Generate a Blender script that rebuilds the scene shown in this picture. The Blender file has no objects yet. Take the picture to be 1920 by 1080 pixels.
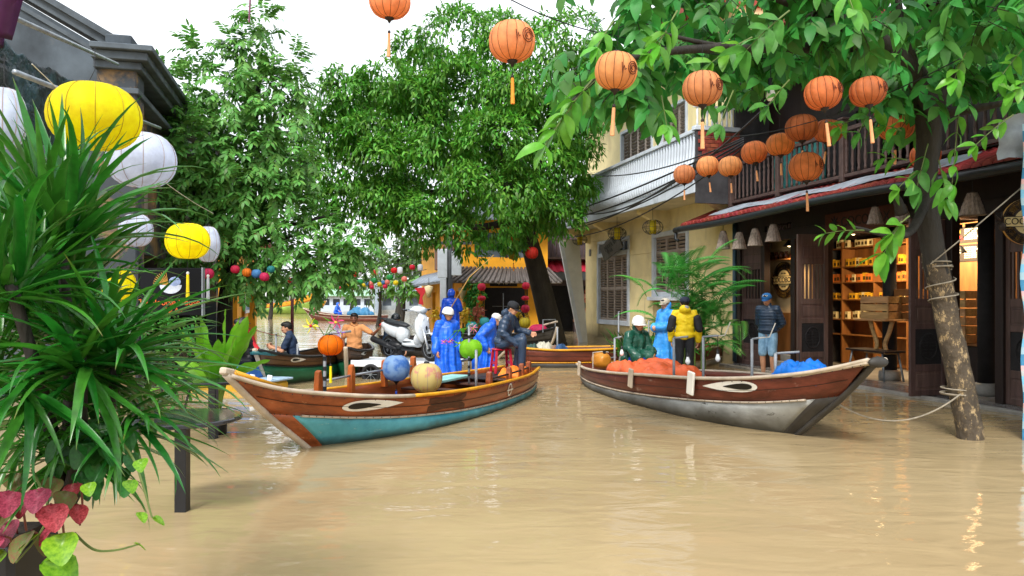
import bpy, bmesh, math, random
import numpy as np
from mathutils import Vector, Matrix, Euler, noise
from mathutils.bvhtree import BVHTree

SC = bpy.context.scene
COL = SC.collection
random.seed(7)
RNG = np.random.default_rng(11)
R = math.radians
PI = math.pi

# ---------------------------------------------------------------- camera
FPX, HY, CAMH = 1400.0, 560.0, 1.65
cam_data = bpy.data.cameras.new('camera')
cam = bpy.data.objects.new('camera', cam_data)
COL.objects.link(cam)
cam.location = (0, 0, CAMH)
cam.rotation_euler = (R(90), 0, 0)
cam_data.sensor_width = 36.0
cam_data.lens = 36.0 * FPX / 1920.0
cam_data.shift_y = (HY - 540.0) / 1920.0
cam_data.clip_start = 0.05
cam_data.clip_end = 3000
SC.camera = cam

# ---------------------------------------------------------------- sky, sun, exposure
world = bpy.data.worlds.new('World')
SC.world = world
world.use_nodes = True
wn, wl = world.node_tree.nodes, world.node_tree.links
wn.clear()
w_out = wn.new('ShaderNodeOutputWorld')
w_sky = wn.new('ShaderNodeTexSky')
w_sky.sky_type = 'NISHITA'
w_sky.sun_disc = False
w_sky.sun_elevation = R(49)
w_sky.sun_rotation = R(200)
w_sky.air_density = 1.0
w_sky.dust_density = 4.0
w_bg = wn.new('ShaderNodeBackground')
w_bg.inputs['Strength'].default_value = 0.10
w_cl = wn.new('ShaderNodeBackground')            # closed cloud cover
w_cl.inputs['Color'].default_value = (0.93, 0.96, 1.0, 1)
w_cl.inputs['Strength'].default_value = 0.80
w_mx = wn.new('ShaderNodeMixShader')
w_mx.inputs[0].default_value = 0.85
wl.new(w_sky.outputs[0], w_bg.inputs['Color'])
wl.new(w_bg.outputs[0], w_mx.inputs[1])
wl.new(w_cl.outputs[0], w_mx.inputs[2])
wl.new(w_mx.outputs[0], w_out.inputs['Surface'])

sun_d = bpy.data.lights.new('sun', 'SUN')
sun_d.energy = 1.5
sun_d.angle = R(14)
sun_d.color = (1.0, 0.96, 0.9)
sun = bpy.data.objects.new('sun', sun_d)
COL.objects.link(sun)
sun.rotation_euler = Vector((-0.22, -0.62, 0.76)).to_track_quat('Z', 'Y').to_euler()

SC.view_settings.view_transform = 'Standard'
SC.view_settings.look = 'None'
SC.view_settings.exposure = 1.3
SC.view_settings.gamma = 1.0
SC.view_settings.use_curve_mapping = False
SC.cycles.max_bounces = 4
SC.cycles.diffuse_bounces = 2
SC.cycles.glossy_bounces = 2
SC.cycles.transmission_bounces = 4
SC.cycles.transparent_max_bounces = 8
SC.cycles.caustics_reflective = False
SC.cycles.caustics_refractive = False
SC.cycles.sample_clamp_indirect = 4.0
SC.cycles.use_denoising = True
SC.cycles.use_adaptive_sampling = True
SC.cycles.adaptive_threshold = 0.02

# ---------------------------------------------------------------- layout helpers
def at(px, py, Y):
    """photo pixel (1920 wide) and distance -> a point in the place"""
    return Vector(((px - 960.0) / FPX * Y, Y, CAMH - (py - HY) / FPX * Y))

def onwater(px, py):
    return at(px, py, CAMH * FPX / (py - HY))

# street frame of the right hand facades: local x away down the street, local y out into the street
DX, DY = -0.2489, 0.9685
FP0 = (7.25, 12.4)
FROT = math.atan2(DY, DX)
def fu(px, o=0.0):
    m = (px - 960.0) / FPX
    return (FP0[0] + o * -DY - m * (FP0[1] + o * DX)) / (-DX + DY * m)
def fY(u, o=0.0):
    return FP0[1] + DY * u + DX * o
def fz(px, py, o=0.0):
    return CAMH - (py - HY) / FPX * fY(fu(px, o), o)

# ---------------------------------------------------------------- colour and materials
def c(h):
    def s2l(x):
        x /= 255.0
        return x / 12.92 if x <= 0.04045 else ((x + 0.055) / 1.055) ** 2.4
    return tuple(s2l(int(h[i:i + 2], 16)) for i in (0, 2, 4))

MATS = {}
def mat(name, col, rough=0.6, var=0.18, scale=5.0, col2=None, bump=0.0, bscale=40.0, metal=0.0, spec=0.4,
        trans=0.0, rand=0.0, stretch=(1, 1, 1), emit=0.0, coat=0.0, island=0.0, tcol=None, mixlo=0.35, mixhi=0.65, bdist=0.01):
    if name in MATS:
        return MATS[name]
    m = bpy.data.materials.new(name)
    m.use_nodes = True
    n, l = m.node_tree.nodes, m.node_tree.links
    bs = n['Principled BSDF']
    out = n['Material Output']
    tc = n.new('ShaderNodeTexCoord')
    mp = n.new('ShaderNodeMapping')
    mp.inputs['Scale'].default_value = stretch
    l.new(tc.outputs['Object'], mp.inputs['Vector'])
    nz = n.new('ShaderNodeTexNoise')
    nz.inputs['Scale'].default_value = scale
    nz.inputs['Detail'].default_value = 6.0
    nz.inputs['Roughness'].default_value = 0.62
    l.new(mp.outputs[0], nz.inputs['Vector'])
    rp = n.new('ShaderNodeValToRGB')
    rp.color_ramp.elements[0].position = mixlo
    rp.color_ramp.elements[1].position = mixhi
    a = tuple(max(0.0, x * (1 - var)) for x in col)
    b = col2 if col2 else tuple(min(1.0, x * (1 + var)) for x in col)
    rp.color_ramp.elements[0].color = (*a, 1)
    rp.color_ramp.elements[1].color = (*b, 1)
    l.new(nz.outputs['Fac'], rp.inputs['Fac'])
    cs = rp.outputs['Color']
    if rand or island:
        hs = n.new('ShaderNodeHueSaturation')
        mr = n.new('ShaderNodeMapRange')
        k = rand or island
        mr.inputs['To Min'].default_value = 1.0 - k
        mr.inputs['To Max'].default_value = 1.0 + k
        mh = n.new('ShaderNodeMapRange')
        mh.inputs['To Min'].default_value = 0.5 - 0.05 * k
        mh.inputs['To Max'].default_value = 0.5 + 0.05 * k
        if rand:
            oi = n.new('ShaderNodeObjectInfo'); src = oi.outputs['Random']
        else:
            ge = n.new('ShaderNodeNewGeometry'); src = ge.outputs['Random Per Island']
        mo = n.new('ShaderNodeMath'); mo.operation = 'FRACT'
        mm = n.new('ShaderNodeMath'); mm.operation = 'MULTIPLY'; mm.inputs[1].default_value = 7.31
        l.new(src, mm.inputs[0]); l.new(mm.outputs[0], mo.inputs[0])
        l.new(src, mr.inputs['Value']); l.new(mo.outputs[0], mh.inputs['Value'])
        l.new(mr.outputs[0], hs.inputs['Value']); l.new(mh.outputs[0], hs.inputs['Hue'])
        l.new(cs, hs.inputs['Color'])
        cs = hs.outputs['Color']
    l.new(cs, bs.inputs['Base Color'])
    bs.inputs['Roughness'].default_value = rough
    bs.inputs['Metallic'].default_value = metal
    bs.inputs['Specular IOR Level'].default_value = spec
    if coat:
        bs.inputs['Coat Weight'].default_value = coat
        bs.inputs['Coat Roughness'].default_value = 0.08
    if emit:
        l.new(cs, bs.inputs['Emission Color'])
        bs.inputs['Emission Strength'].default_value = emit
    if bump:
        bz = n.new('ShaderNodeTexNoise')
        bz.inputs['Scale'].default_value = bscale
        bz.inputs['Detail'].default_value = 5.0
        l.new(mp.outputs[0], bz.inputs['Vector'])
        bp = n.new('ShaderNodeBump')
        bp.inputs['Strength'].default_value = bump
        bp.inputs['Distance'].default_value = bdist
        l.new(bz.outputs['Fac'], bp.inputs['Height'])
        l.new(bp.outputs[0], bs.inputs['Normal'])
    if trans:
        tr = n.new('ShaderNodeBsdfTranslucent')
        if tcol:
            tr.inputs['Color'].default_value = (*tcol, 1)
        else:
            l.new(cs, tr.inputs['Color'])
        mx = n.new('ShaderNodeMixShader')
        mx.inputs[0].default_value = trans
        l.new(bs.outputs[0], mx.inputs[1]); l.new(tr.outputs[0], mx.inputs[2])
        l.new(mx.outputs[0], out.inputs['Surface'])
    MATS[name] = m
    return m

def mix_spots(name, base_name, col, scale, lo, hi, rough=None, stretch=(1, 1, 1), w=0.6):
    """a copy of a material with a second colour showing in noise shaped patches (stains, worn paint, bark)"""
    if name in MATS:
        return MATS[name]
    m = MATS[base_name].copy(); m.name = name
    n, l = m.node_tree.nodes, m.node_tree.links
    bs = n['Principled BSDF']
    src = bs.inputs['Base Color'].links[0].from_socket
    tc = n.new('ShaderNodeTexCoord'); mp = n.new('ShaderNodeMapping'); mp.inputs['Scale'].default_value = stretch
    nz = n.new('ShaderNodeTexNoise'); nz.inputs['Scale'].default_value = scale; nz.inputs['Detail'].default_value = 9.0
    nz.inputs['Roughness'].default_value = w
    rp = n.new('ShaderNodeValToRGB')
    rp.color_ramp.elements[0].position = lo; rp.color_ramp.elements[1].position = hi
    mx = n.new('ShaderNodeMix'); mx.data_type = 'RGBA'
    l.new(tc.outputs['Object'], mp.inputs['Vector']); l.new(mp.outputs[0], nz.inputs['Vector'])
    l.new(nz.outputs['Fac'], rp.inputs['Fac']); l.new(rp.outputs['Color'], mx.inputs[0])
    l.new(src, mx.inputs[6]); mx.inputs[7].default_value = (*col, 1)
    l.new(mx.outputs[2], bs.inputs['Base Color'])
    MATS[name] = m
    return m

def tide(name, base_name, col, z0, z1, amp=0.12, scale=3.0):
    """a copy of a material with a dirty wet band left by the flood between the water and z1"""
    if name in MATS:
        return MATS[name]
    m = MATS[base_name].copy(); m.name = name
    n, l = m.node_tree.nodes, m.node_tree.links
    bs = n['Principled BSDF']
    src = bs.inputs['Base Color'].links[0].from_socket
    ge = n.new('ShaderNodeNewGeometry'); sp = n.new('ShaderNodeSeparateXYZ'); l.new(ge.outputs['Position'], sp.inputs[0])
    nz = n.new('ShaderNodeTexNoise'); nz.inputs['Scale'].default_value = scale; nz.inputs['Detail'].default_value = 7.0
    l.new(ge.outputs['Position'], nz.inputs['Vector'])
    ma = n.new('ShaderNodeMath'); ma.operation = 'MULTIPLY_ADD'; ma.inputs[1].default_value = amp * 2; l.new(nz.outputs['Fac'], ma.inputs[0])
    ms = n.new('ShaderNodeMath'); ms.operation = 'SUBTRACT'; ms.inputs[1].default_value = amp; l.new(sp.outputs['Z'], ms.inputs[0]); l.new(ms.outputs[0], ma.inputs[2])
    mr = n.new('ShaderNodeMapRange'); mr.inputs['From Min'].default_value = z0; mr.inputs['From Max'].default_value = z1
    mr.inputs['To Min'].default_value = 0.85; mr.inputs['To Max'].default_value = 0.0
    l.new(ma.outputs[0], mr.inputs['Value'])
    mx = n.new('ShaderNodeMix'); mx.data_type = 'RGBA'
    l.new(mr.outputs[0], mx.inputs[0]); l.new(src, mx.inputs[6]); mx.inputs[7].default_value = (*col, 1)
    l.new(mx.outputs[2], bs.inputs['Base Color'])
    MATS[name] = m
    return m

# ---------------------------------------------------------------- mesh helpers
def frame_from(d, up=Vector((0, 0, 1))):
    d = d.normalized()
    if abs(d.dot(up)) > 0.98:
        up = Vector((0, 1, 0)) if abs(d.y) < 0.9 else Vector((1, 0, 0))
    x = up.cross(d).normalized()
    y = d.cross(x).normalized()
    return x, y, d

class MB:
    def __init__(s):
        s.v, s.f, s.m = [], [], []
    def add(s, vs, fs, mi=0):
        o = len(s.v)
        s.v += [tuple(v) for v in vs]
        s.f += [tuple(i + o for i in f) for f in fs]
        s.m += [mi] * len(fs)
        return s
    def box(s, x0, x1, y0, y1, z0, z1, mi=0, M=None):
        vs = [Vector((x, y, z)) for z in (z0, z1) for y in (y0, y1) for x in (x0, x1)]
        if M is not None:
            vs = [M @ v for v in vs]
        return s.add(vs, [(0, 2, 3, 1), (4, 5, 7, 6), (0, 1, 5, 4), (2, 6, 7, 3), (0, 4, 6, 2), (1, 3, 7, 5)], mi)
    def bar(s, p, q, w, h=None, mi=0, up=Vector((0, 0, 1))):
        p, q = Vector(p), Vector(q); h = h or w
        x, y, d = frame_from(q - p, up)
        vs = [a + x * sx * w / 2 + y * sy * h / 2 for a in (p, q) for sy in (-1, 1) for sx in (-1, 1)]
        return s.add(vs, [(0, 2, 3, 1), (4, 5, 7, 6), (0, 1, 5, 4), (2, 6, 7, 3), (0, 4, 6, 2), (1, 3, 7, 5)], mi)
    def tube(s, pts, r, n=8, mi=0, cap=True, ry=None):
        pts = [Vector(p) for p in pts]
        k = len(pts)
        rs = r if isinstance(r, (list, tuple)) else [r] * k
        vs, fs = [], []
        x = None
        for i, p in enumerate(pts):
            d = (pts[min(i + 1, k - 1)] - pts[max(i - 1, 0)])
            if d.length < 1e-9:
                d = Vector((0, 0, 1))
            d.normalize()
            if x is None:
                x, y, _ = frame_from(d)
            else:
                x = (x - d * x.dot(d))
                x = x.normalized() if x.length > 1e-6 else frame_from(d)[0]
                y = d.cross(x)
            for j in range(n):
                a = 2 * PI * j / n
                vs.append(p + x * math.cos(a) * rs[i] + y * math.sin(a) * (ry if ry else rs[i]))
        for i in range(k - 1):
            for j in range(n):
                b = (j + 1) % n
                fs.append((i * n + j, i * n + b, (i + 1) * n + b, (i + 1) * n + j))
        if cap:
            fs.append(tuple(range(n - 1, -1, -1)))
            fs.append(tuple((k - 1) * n + j for j in range(n)))
        return s.add(vs, fs, mi)
    def lathe(s, prof, n=20, o=(0, 0, 0), mi=0, M=None, rib=0, ribd=0.0):
        vs, fs = [], []
        k = len(prof)
        for (r, z) in prof:
            for j in range(n):
                a = 2 * PI * j / n
                rr = r
                if rib:
                    rr = r * (1 - ribd * (1 - abs(math.sin(a * rib / 2)) ** 0.7))
                v = Vector((rr * math.cos(a), rr * math.sin(a), z))
                vs.append((M @ v if M is not None else v) + Vector(o))
        for i in range(k - 1):
            for j in range(n):
                b = (j + 1) % n
                fs.append((i * n + j, i * n + b, (i + 1) * n + b, (i + 1) * n + j))
        if prof[0][0] > 1e-5:
            fs.append(tuple(range(n - 1, -1, -1)))
        if prof[-1][0] > 1e-5:
            fs.append(tuple((k - 1) * n + j for j in range(n)))
        return s.add(vs, fs, mi)
    def ell(s, o, rx, ry, rz, n=12, m=8, mi=0, M=None):
        prof = [(math.sin(PI * i / m), -math.cos(PI * i / m)) for i in range(m + 1)]
        prof[0] = (1e-4, -1); prof[-1] = (1e-4, 1)
        S = Matrix.Diagonal((rx, ry, rz)).to_4x4()
        return s.lathe(prof, n, o, mi, (M.to_4x4() @ S) if M is not None else S)
    def caps(s, p, q, a, b, n=10, mi=0):
        """tapered capsule"""
        p, q = Vector(p), Vector(q)
        d = (q - p)
        if d.length < 1e-6:
            d = Vector((0, 0, 1e-4))
        u = d.normalized()
        pts, rs = [], []
        for i in (1.0, 0.8, 0.45):
            pts.append(p - u * a * i); rs.append(max(1e-4, a * math.sqrt(max(0, 1 - i * i))))
        pts.append(p); rs.append(a); pts.append(q); rs.append(b)
        for i in (0.45, 0.8, 1.0):
            pts.append(q + u * b * i); rs.append(max(1e-4, b * math.sqrt(max(0, 1 - i * i))))
        return s.tube(pts, rs, n, mi, True)
    def prism(s, poly, t, M=None, mi=0):
        """closed 2D polygon (x,z) extruded along y by t, centred"""
        n = len(poly)
        vs = [Vector((x, -t / 2, z)) for x, z in poly] + [Vector((x, t / 2, z)) for x, z in poly]
        if M is not None:
            vs = [M @ v for v in vs]
        fs = [tuple(range(n)), tuple(range(2 * n - 1, n - 1, -1))]
        fs += [(i, i + n, (i + 1) % n + n, (i + 1) % n) for i in range(n)]
        return s.add(vs, fs, mi)
    def quad(s, a, b, cc, d, mi=0):
        return s.add([a, b, cc, d], [(0, 1, 2, 3)], mi)
    def mesh(s, name, mats, smooth=False):
        me = bpy.data.meshes.new(name)
        me.from_pydata(s.v, [], s.f)
        for m_ in (mats if isinstance(mats, (list, tuple)) else [mats]):
            me.materials.append(m_)
        if any(s.m):
            me.polygons.foreach_set('material_index', s.m)
        if smooth:
            me.polygons.foreach_set('use_smooth', [True] * len(s.f))
        me.update()
        return me
    def build(s, name, mats, parent=None, smooth=False, bevel=0.0, fix=False, loc=None, rot=None):
        me = s.mesh(name, mats, smooth)
        if fix:
            fixn(me)
        return link(name, me, parent, loc, rot, bevel)

def fixn(me):
    bm = bmesh.new(); bm.from_mesh(me)
    bmesh.ops.recalc_face_normals(bm, faces=bm.faces[:])
    bm.to_mesh(me); bm.free()

def link(name, me, parent=None, loc=None, rot=None, bevel=0.0, scale=None):
    o = bpy.data.objects.new(name, me)
    COL.objects.link(o)
    if parent is not None:
        o.parent = parent
    if loc is not None:
        o.location = loc
    if rot is not None:
        o.rotation_euler = rot
    if scale is not None:
        o.scale = scale
    if bevel:
        b = o.modifiers.new('bevel', 'BEVEL'); b.width = bevel; b.segments = 1; b.limit_method = 'ANGLE'
    return o

def tag(o, label, cat=None, group=None, kind=None):
    if label: o['label'] = label
    if cat: o['category'] = cat
    if group: o['group'] = group
    if kind: o['kind'] = kind
    return o

def thing(name, label, cat, loc=(0, 0, 0), rz=0.0, group=None):
    o = bpy.data.objects.new(name, None)
    o.empty_display_size = 0.1
    COL.objects.link(o)
    o.location = loc; o.rotation_euler = (0, 0, rz)
    return tag(o, label, cat, group)

def copy_tree(o, parent=None):
    n = o.copy(); COL.objects.link(n)
    if parent is not None:
        n.parent = parent
    for ch in o.children:
        copy_tree(ch, n)
    return n

def smoothstep_list(a, k):
    """Catmull-Rom through a list of tuples, k samples per span"""
    out = []
    n = len(a)
    for i in range(n - 1):
        p0, p1, p2, p3 = a[max(i - 1, 0)], a[i], a[i + 1], a[min(i + 2, n - 1)]
        for j in range(k):
            t = j / k
            out.append(tuple(0.5 * ((2 * q1) + (-q0 + q2) * t + (2 * q0 - 5 * q1 + 4 * q2 - q3) * t * t + (-q0 + 3 * q1 - 3 * q2 + q3) * t ** 3)
                             for q0, q1, q2, q3 in zip(p0, p1, p2, p3)))
    out.append(tuple(a[-1]))
    return out

def sag(p, q, s, n=14):
    p, q = Vector(p), Vector(q)
    return [p.lerp(q, i / n) - Vector((0, 0, s * 4 * (i / n) * (1 - i / n))) for i in range(n + 1)]

def text(name, body, size, m, parent, loc, rot, ext=0.003, align='CENTER', shear=0.0, sx=1.0):
    cu = bpy.data.curves.new(name, 'FONT')
    cu.body = body; cu.size = size; cu.align_x = align; cu.align_y = 'CENTER'; cu.extrude = ext; cu.shear = shear
    cu.materials.append(m)
    tmp = bpy.data.objects.new(name, cu); COL.objects.link(tmp)
    bpy.context.view_layer.update()
    me = bpy.data.meshes.new_from_object(tmp.evaluated_get(bpy.context.evaluated_depsgraph_get()))
    bpy.data.objects.remove(tmp)
    if not me.materials: me.materials.append(m)
    o = bpy.data.objects.new(name, me); COL.objects.link(o)
    o.parent = parent; o.location = loc; o.rotation_euler = rot; o.scale = (sx, 1, 1)
    return o

# ---------------------------------------------------------------- foliage (numpy)
def np_rot(n):
    """random unit vectors"""
    v = RNG.normal(size=(n, 3))
    return v / np.linalg.norm(v, axis=1, keepdims=True)

def leaf_mesh(name, pos, dirs, nrm, length, width, material, fold=0.25, droop=0.25):
    """many small leaves as one mesh: each leaf an oval of 6 points, bent along its length"""
    n = len(pos)
    d = dirs / np.linalg.norm(dirs, axis=1, keepdims=True)
    s = np.cross(d, nrm); s /= (np.linalg.norm(s, axis=1, keepdims=True) + 1e-9)
    u = np.cross(s, d)
    L = length[:, None]; W = width[:, None]
    base = pos
    tip = pos + d * L - u * L * droop
    a = pos + d * L * 0.26 + u * L * 0.02
    b = pos + d * L * 0.64 - u * L * droop * 0.35
    V = np.stack([base, a + s * W * 0.44, b + s * W * 0.42, tip, b - s * W * 0.42, a - s * W * 0.44], axis=1).reshape(-1, 3)
    tri = np.array([[0, 1, 5], [1, 2, 4], [1, 4, 5], [2, 3, 4]])
    T = (tri[None, :, :] + (np.arange(n) * 6)[:, None, None]).reshape(-1)
    me = bpy.data.meshes.new(name)
    me.vertices.add(len(V)); me.vertices.foreach_set('co', V.astype(np.float32).ravel())
    nt = n * 4
    me.loops.add(nt * 3); me.loops.foreach_set('vertex_index', T.astype(np.int32))
    me.polygons.add(nt); me.polygons.foreach_set('loop_start', np.arange(0, nt * 3, 3, dtype=np.int32))
    me.polygons.foreach_set('loop_total', np.full(nt, 3, dtype=np.int32))
    me.update(calc_edges=True)
    me.materials.append(material)
    return me

def template_mesh(name, tv, tf, pos, dirs, nrm, length, width, material):
    """copies of one small shape (unit length along x) joined into one mesh"""
    n = len(pos); k = len(tv)
    d = dirs / np.linalg.norm(dirs, axis=1, keepdims=True)
    s = np.cross(nrm, d); s /= (np.linalg.norm(s, axis=1, keepdims=True) + 1e-9)
    u = np.cross(d, s)
    tv = np.asarray(tv, float)
    V_ = pos[:, None, :] + d[:, None, :] * (tv[None, :, 0:1] * length[:, None, None]) + s[:, None, :] * (tv[None, :, 1:2] * width[:, None, None]) + u[:, None, :] * (tv[None, :, 2:3] * length[:, None, None])
    fa = np.asarray(tf)
    F = (fa[None] + (np.arange(n) * k)[:, None, None]).reshape(-1)
    me = bpy.data.meshes.new(name)
    me.vertices.add(n * k); me.vertices.foreach_set('co', V_.astype(np.float32).ravel())
    nf = n * len(tf); c4 = fa.shape[1]
    me.loops.add(nf * c4); me.loops.foreach_set('vertex_index', F.astype(np.int32))
    me.polygons.add(nf); me.polygons.foreach_set('loop_start', np.arange(0, nf * c4, c4, dtype=np.int32))
    me.polygons.foreach_set('loop_total', np.full(nf, c4, dtype=np.int32))
    me.polygons.foreach_set('use_smooth', [True] * nf)
    me.update(calc_edges=True)
    me.materials.append(material)
    return me

# ---------------------------------------------------------------- shared materials
wood_dark = mat('dark stained wood', c('241916'), 0.5, 0.35, 3, bump=0.25, bscale=30, stretch=(1, 1, 0.15))
wood_door = mat('weathered door wood', c('58443f'), 0.5, 0.3, 4, bump=0.3, bscale=40, stretch=(3, 3, 0.3), rand=0.15)
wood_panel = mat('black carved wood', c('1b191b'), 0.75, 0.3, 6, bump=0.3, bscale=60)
wood_brown = mat('varnished brown plank', c('8a4018'), 0.35, 0.35, 2.2, col2=c('a5552a'), bump=0.2, bscale=26, stretch=(0.5, 3, 3), coat=0.25)
wood_red = mat('red brown boat plank', c('5d2a1a'), 0.45, 0.35, 2.5, col2=c('74392a'), bump=0.25, bscale=30, stretch=(0.5, 3, 3))
wood_grey = mat('bare grey wood', c('a39482'), 0.7, 0.25, 4, bump=0.3, bscale=40, stretch=(0.6, 3, 3))
wood_pale = mat('pale crate wood', c('b58d5c'), 0.65, 0.25, 4, bump=0.2, bscale=50, stretch=(0.6, 4, 4), rand=0.2)
wood_post = mat('orange varnished post', c('9c4f1c'), 0.4, 0.3, 4, bump=0.2, bscale=30)
black_metal = mat('black painted metal', c('17181c'), 0.35, 0.2, 8, spec=0.5)
grey_metal = mat('galvanised grey metal', c('8d959c'), 0.42, 0.2, 9, metal=0.6, bump=0.05)
pipe_grey = mat('grey plastic pipe', c('8b9096'), 0.45, 0.2, 8)
white_paint = mat('white paint', c('dfe3e8'), 0.4, 0.06, 4)
black_plastic = mat('black plastic', c('17181b'), 0.4, 0.15, 10)
rubber = mat('black rubber', c('1c1c1e'), 0.7, 0.2, 12)
cable_black = mat('black cable sheath', c('15161a'), 0.5, 0.1, 8)
cord_white = mat('pale cord', c('c9c6bd'), 0.7, 0.1, 20)
skin = mat('skin', c('d09a7a'), 0.5, 0.1, 8, spec=0.35)
skin2 = mat('tanned skin', c('b5805f'), 0.5, 0.1, 8, spec=0.35)
hair_black = mat('black hair', c('14110f'), 0.5, 0.3, 60, bump=0.4, bscale=120)
bulb_white = mat('white bulb glass', c('e6e8ea'), 0.2, 0.03, 4)

# ================================================================ THE SETTING: water, far bank
def make_water():
    m = bpy.data.materials.new('muddy flood water')
    m.use_nodes = True
    n, l = m.node_tree.nodes, m.node_tree.links
    bs = n['Principled BSDF']
    tc = n.new('ShaderNodeTexCoord')
    nz = n.new('ShaderNodeTexNoise'); nz.inputs['Scale'].default_value = 0.35; nz.inputs['Detail'].default_value = 5
    rp = n.new('ShaderNodeValToRGB')
    rp.color_ramp.elements[0].position = 0.3; rp.color_ramp.elements[1].position = 0.7
    rp.color_ramp.elements[0].color = (0.338, 0.250, 0.132, 1)
    rp.color_ramp.elements[1].color = (0.388, 0.298, 0.165, 1)
    l.new(tc.outputs['Object'], nz.inputs['Vector']); l.new(nz.outputs['Fac'], rp.inputs['Fac'])
    l.new(rp.outputs['Color'], bs.inputs['Base Color'])
    bs.inputs['Roughness'].default_value = 0.045
    bs.inputs['IOR'].default_value = 1.33
    bs.inputs['Specular IOR Level'].default_value = 0.5
    prev = None
    for (sx, sy, sc, st, dist, det, rot) in ((0.7, 1.3, 0.55, 0.30, 0.10, 1.0, 0.15), (0.8, 1.7, 1.7, 0.34, 0.045, 2.0, -0.12), (1.0, 2.0, 5.0, 0.20, 0.012, 2.0, 0.3)):
        mp = n.new('ShaderNodeMapping'); mp.inputs['Scale'].default_value = (sx, sy, 1); mp.inputs['Rotation'].default_value = (0, 0, rot)
        l.new(tc.outputs['Object'], mp.inputs['Vector'])
        w = n.new('ShaderNodeTexNoise'); w.inputs['Scale'].default_value = sc; w.inputs['Detail'].default_value = det
        w.inputs['Roughness'].default_value = 0.45; w.inputs['Distortion'].default_value = 0.5
        l.new(mp.outputs[0], w.inputs['Vector'])
        b = n.new('ShaderNodeBump'); b.inputs['Strength'].default_value = st; b.inputs['Distance'].default_value = dist
        l.new(w.outputs['Fac'], b.inputs['Height'])
        if prev is not None:
            l.new(prev.outputs[0], b.inputs['Normal'])
        prev = b
    l.new(prev.outputs[0], bs.inputs['Normal'])
    mb = MB()
    xs = [-900, -60, -20, 20, 60, 900]; ys = [-60, 0, 40, 110, 400, 1500]
    for i in range(5):
        for j in range(5):
            mb.quad((xs[i], ys[j], 0), (xs[i + 1], ys[j], 0), (xs[i + 1], ys[j + 1], 0), (xs[i], ys[j + 1], 0))
    o = mb.build('flood_water', m)
    return tag(o, 'brown muddy flood water covering the street and the river', 'water', kind='structure')
make_water()

# street bed under the water, far river bank
bed = mat('wet mud', c('6b573d'), 0.8, 0.2, 0.4)
mb = MB(); mb.box(-900, 900, -60, 1500, -3.2, -2.6)
tag(mb.build('river_bed', bed), 'mud bed beneath the flood water', 'ground', kind='structure')

bank_g = mat('far bank grass', c('5c7048'), 0.9, 0.3, 0.2)
mb = MB()
prof = [(112, -0.4), (116, 0.5), (124, 1.3), (160, 2.0), (320, 4.0), (900, 6)]
for i in range(len(prof) - 1):
    y0, z0 = prof[i]; y1, z1 = prof[i + 1]
    for k in range(-12, 12):
        mb.quad((k * 50, y0, z0), (k * 50 + 50, y0, z0), (k * 50 + 50, y1, z1), (k * 50, y1, z1))
tag(mb.build('far_bank', bank_g), 'low green bank on the far side of the river', 'bank', kind='structure')

def wall_open(mb, u0, u1, z0, z1, ops, y0, y1, mi=0):
    """wall in the x-z plane with rectangular openings (ua,ub,za,zb), y0..y1 thick"""
    xs = sorted({u0, u1, *[o[0] for o in ops], *[o[1] for o in ops]})
    xs = [x for x in xs if u0 <= x <= u1]
    for a, b in zip(xs[:-1], xs[1:]):
        cuts = sorted([(o[2], o[3]) for o in ops if o[0] <= a + 1e-6 and o[1] >= b - 1e-6])
        z = z0
        for (ca, cb) in cuts:
            if ca > z + 1e-4:
                mb.box(a, b, y0, y1, z, ca, mi)
            z = max(z, cb)
        if z < z1 - 1e-4:
            mb.box(a, b, y0, y1, z, z1, mi)

def FW(u, o, z=0.0):
    return Vector((FP0[0] + DX * u - DY * o, FP0[1] + DY * u + DX * o, z))

# ================================================================ RIGHT: pavement and the timber shop house
stone = mat('wet grey paving stone', c('6e6c6b'), 0.25, 0.25, 3, bump=0.2, bscale=20)
stone_edge = mat('concrete kerb', c('8d8a84'), 0.5, 0.25, 5, bump=0.3, bscale=30)
pv = thing('pavement', 'low wet stone pavement in front of the timber shop', 'pavement', FW(0, 0), FROT)
pv['kind'] = 'structure'
mb = MB()
mb.box(-4, 6.4, 0.44, 0.56, -0.6, 0.055)
mb.build('kerb', stone_edge, pv, bevel=0.012)
mb = MB(); mb.box(-4, 6.4, -4.2, 0.44, -0.6, 0.02); mb.build('slab', stone_edge, pv)
tile_me = None
for i in range(14):
    for j in range(2):
        mb = MB(); mb.box(0, 0.70, 0, 0.40, 0, 0.026)
        if tile_me is None:
            tile_me = mb.mesh('paving_stone', stone)
        link('paving_stone', tile_me, pv, (-3.6 + i * 0.712, -0.39 + j * 0.412, 0.0195 + random.uniform(0, 0.002)), None, 0.004)

shop = thing('shop_house', 'dark two storey timber shop house with open doors, balcony and lit interior', 'shop', FW(0, 0), FROT)
plaster_cream = mat('cream shop wall', c('d9b98a'), 0.7, 0.1, 3)
wood_warm = mat('warm interior wood', c('8a5a2e'), 0.55, 0.3, 3, bump=0.15, bscale=30, stretch=(2, 2, 0.4))
tile_red = mat('red clay roof tile', c('8a2f2a'), 0.6, 0.3, 5, bump=0.3, bscale=30, rand=0.25)
gutter_black = mat('black gutter', c('20262b'), 0.4, 0.2, 6)
lead_grey = mat('grey flashing sheet', c('8f98a3'), 0.5, 0.25, 3, bump=0.2, bscale=12)
rail_wood = mat('aged railing wood', c('4c3b37'), 0.6, 0.3, 6, bump=0.25, bscale=40)
teal = mat('teal painted boards', c('3b8a86'), 0.55, 0.25, 3, bump=0.2, bscale=20)
ZL = 2.97
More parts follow.
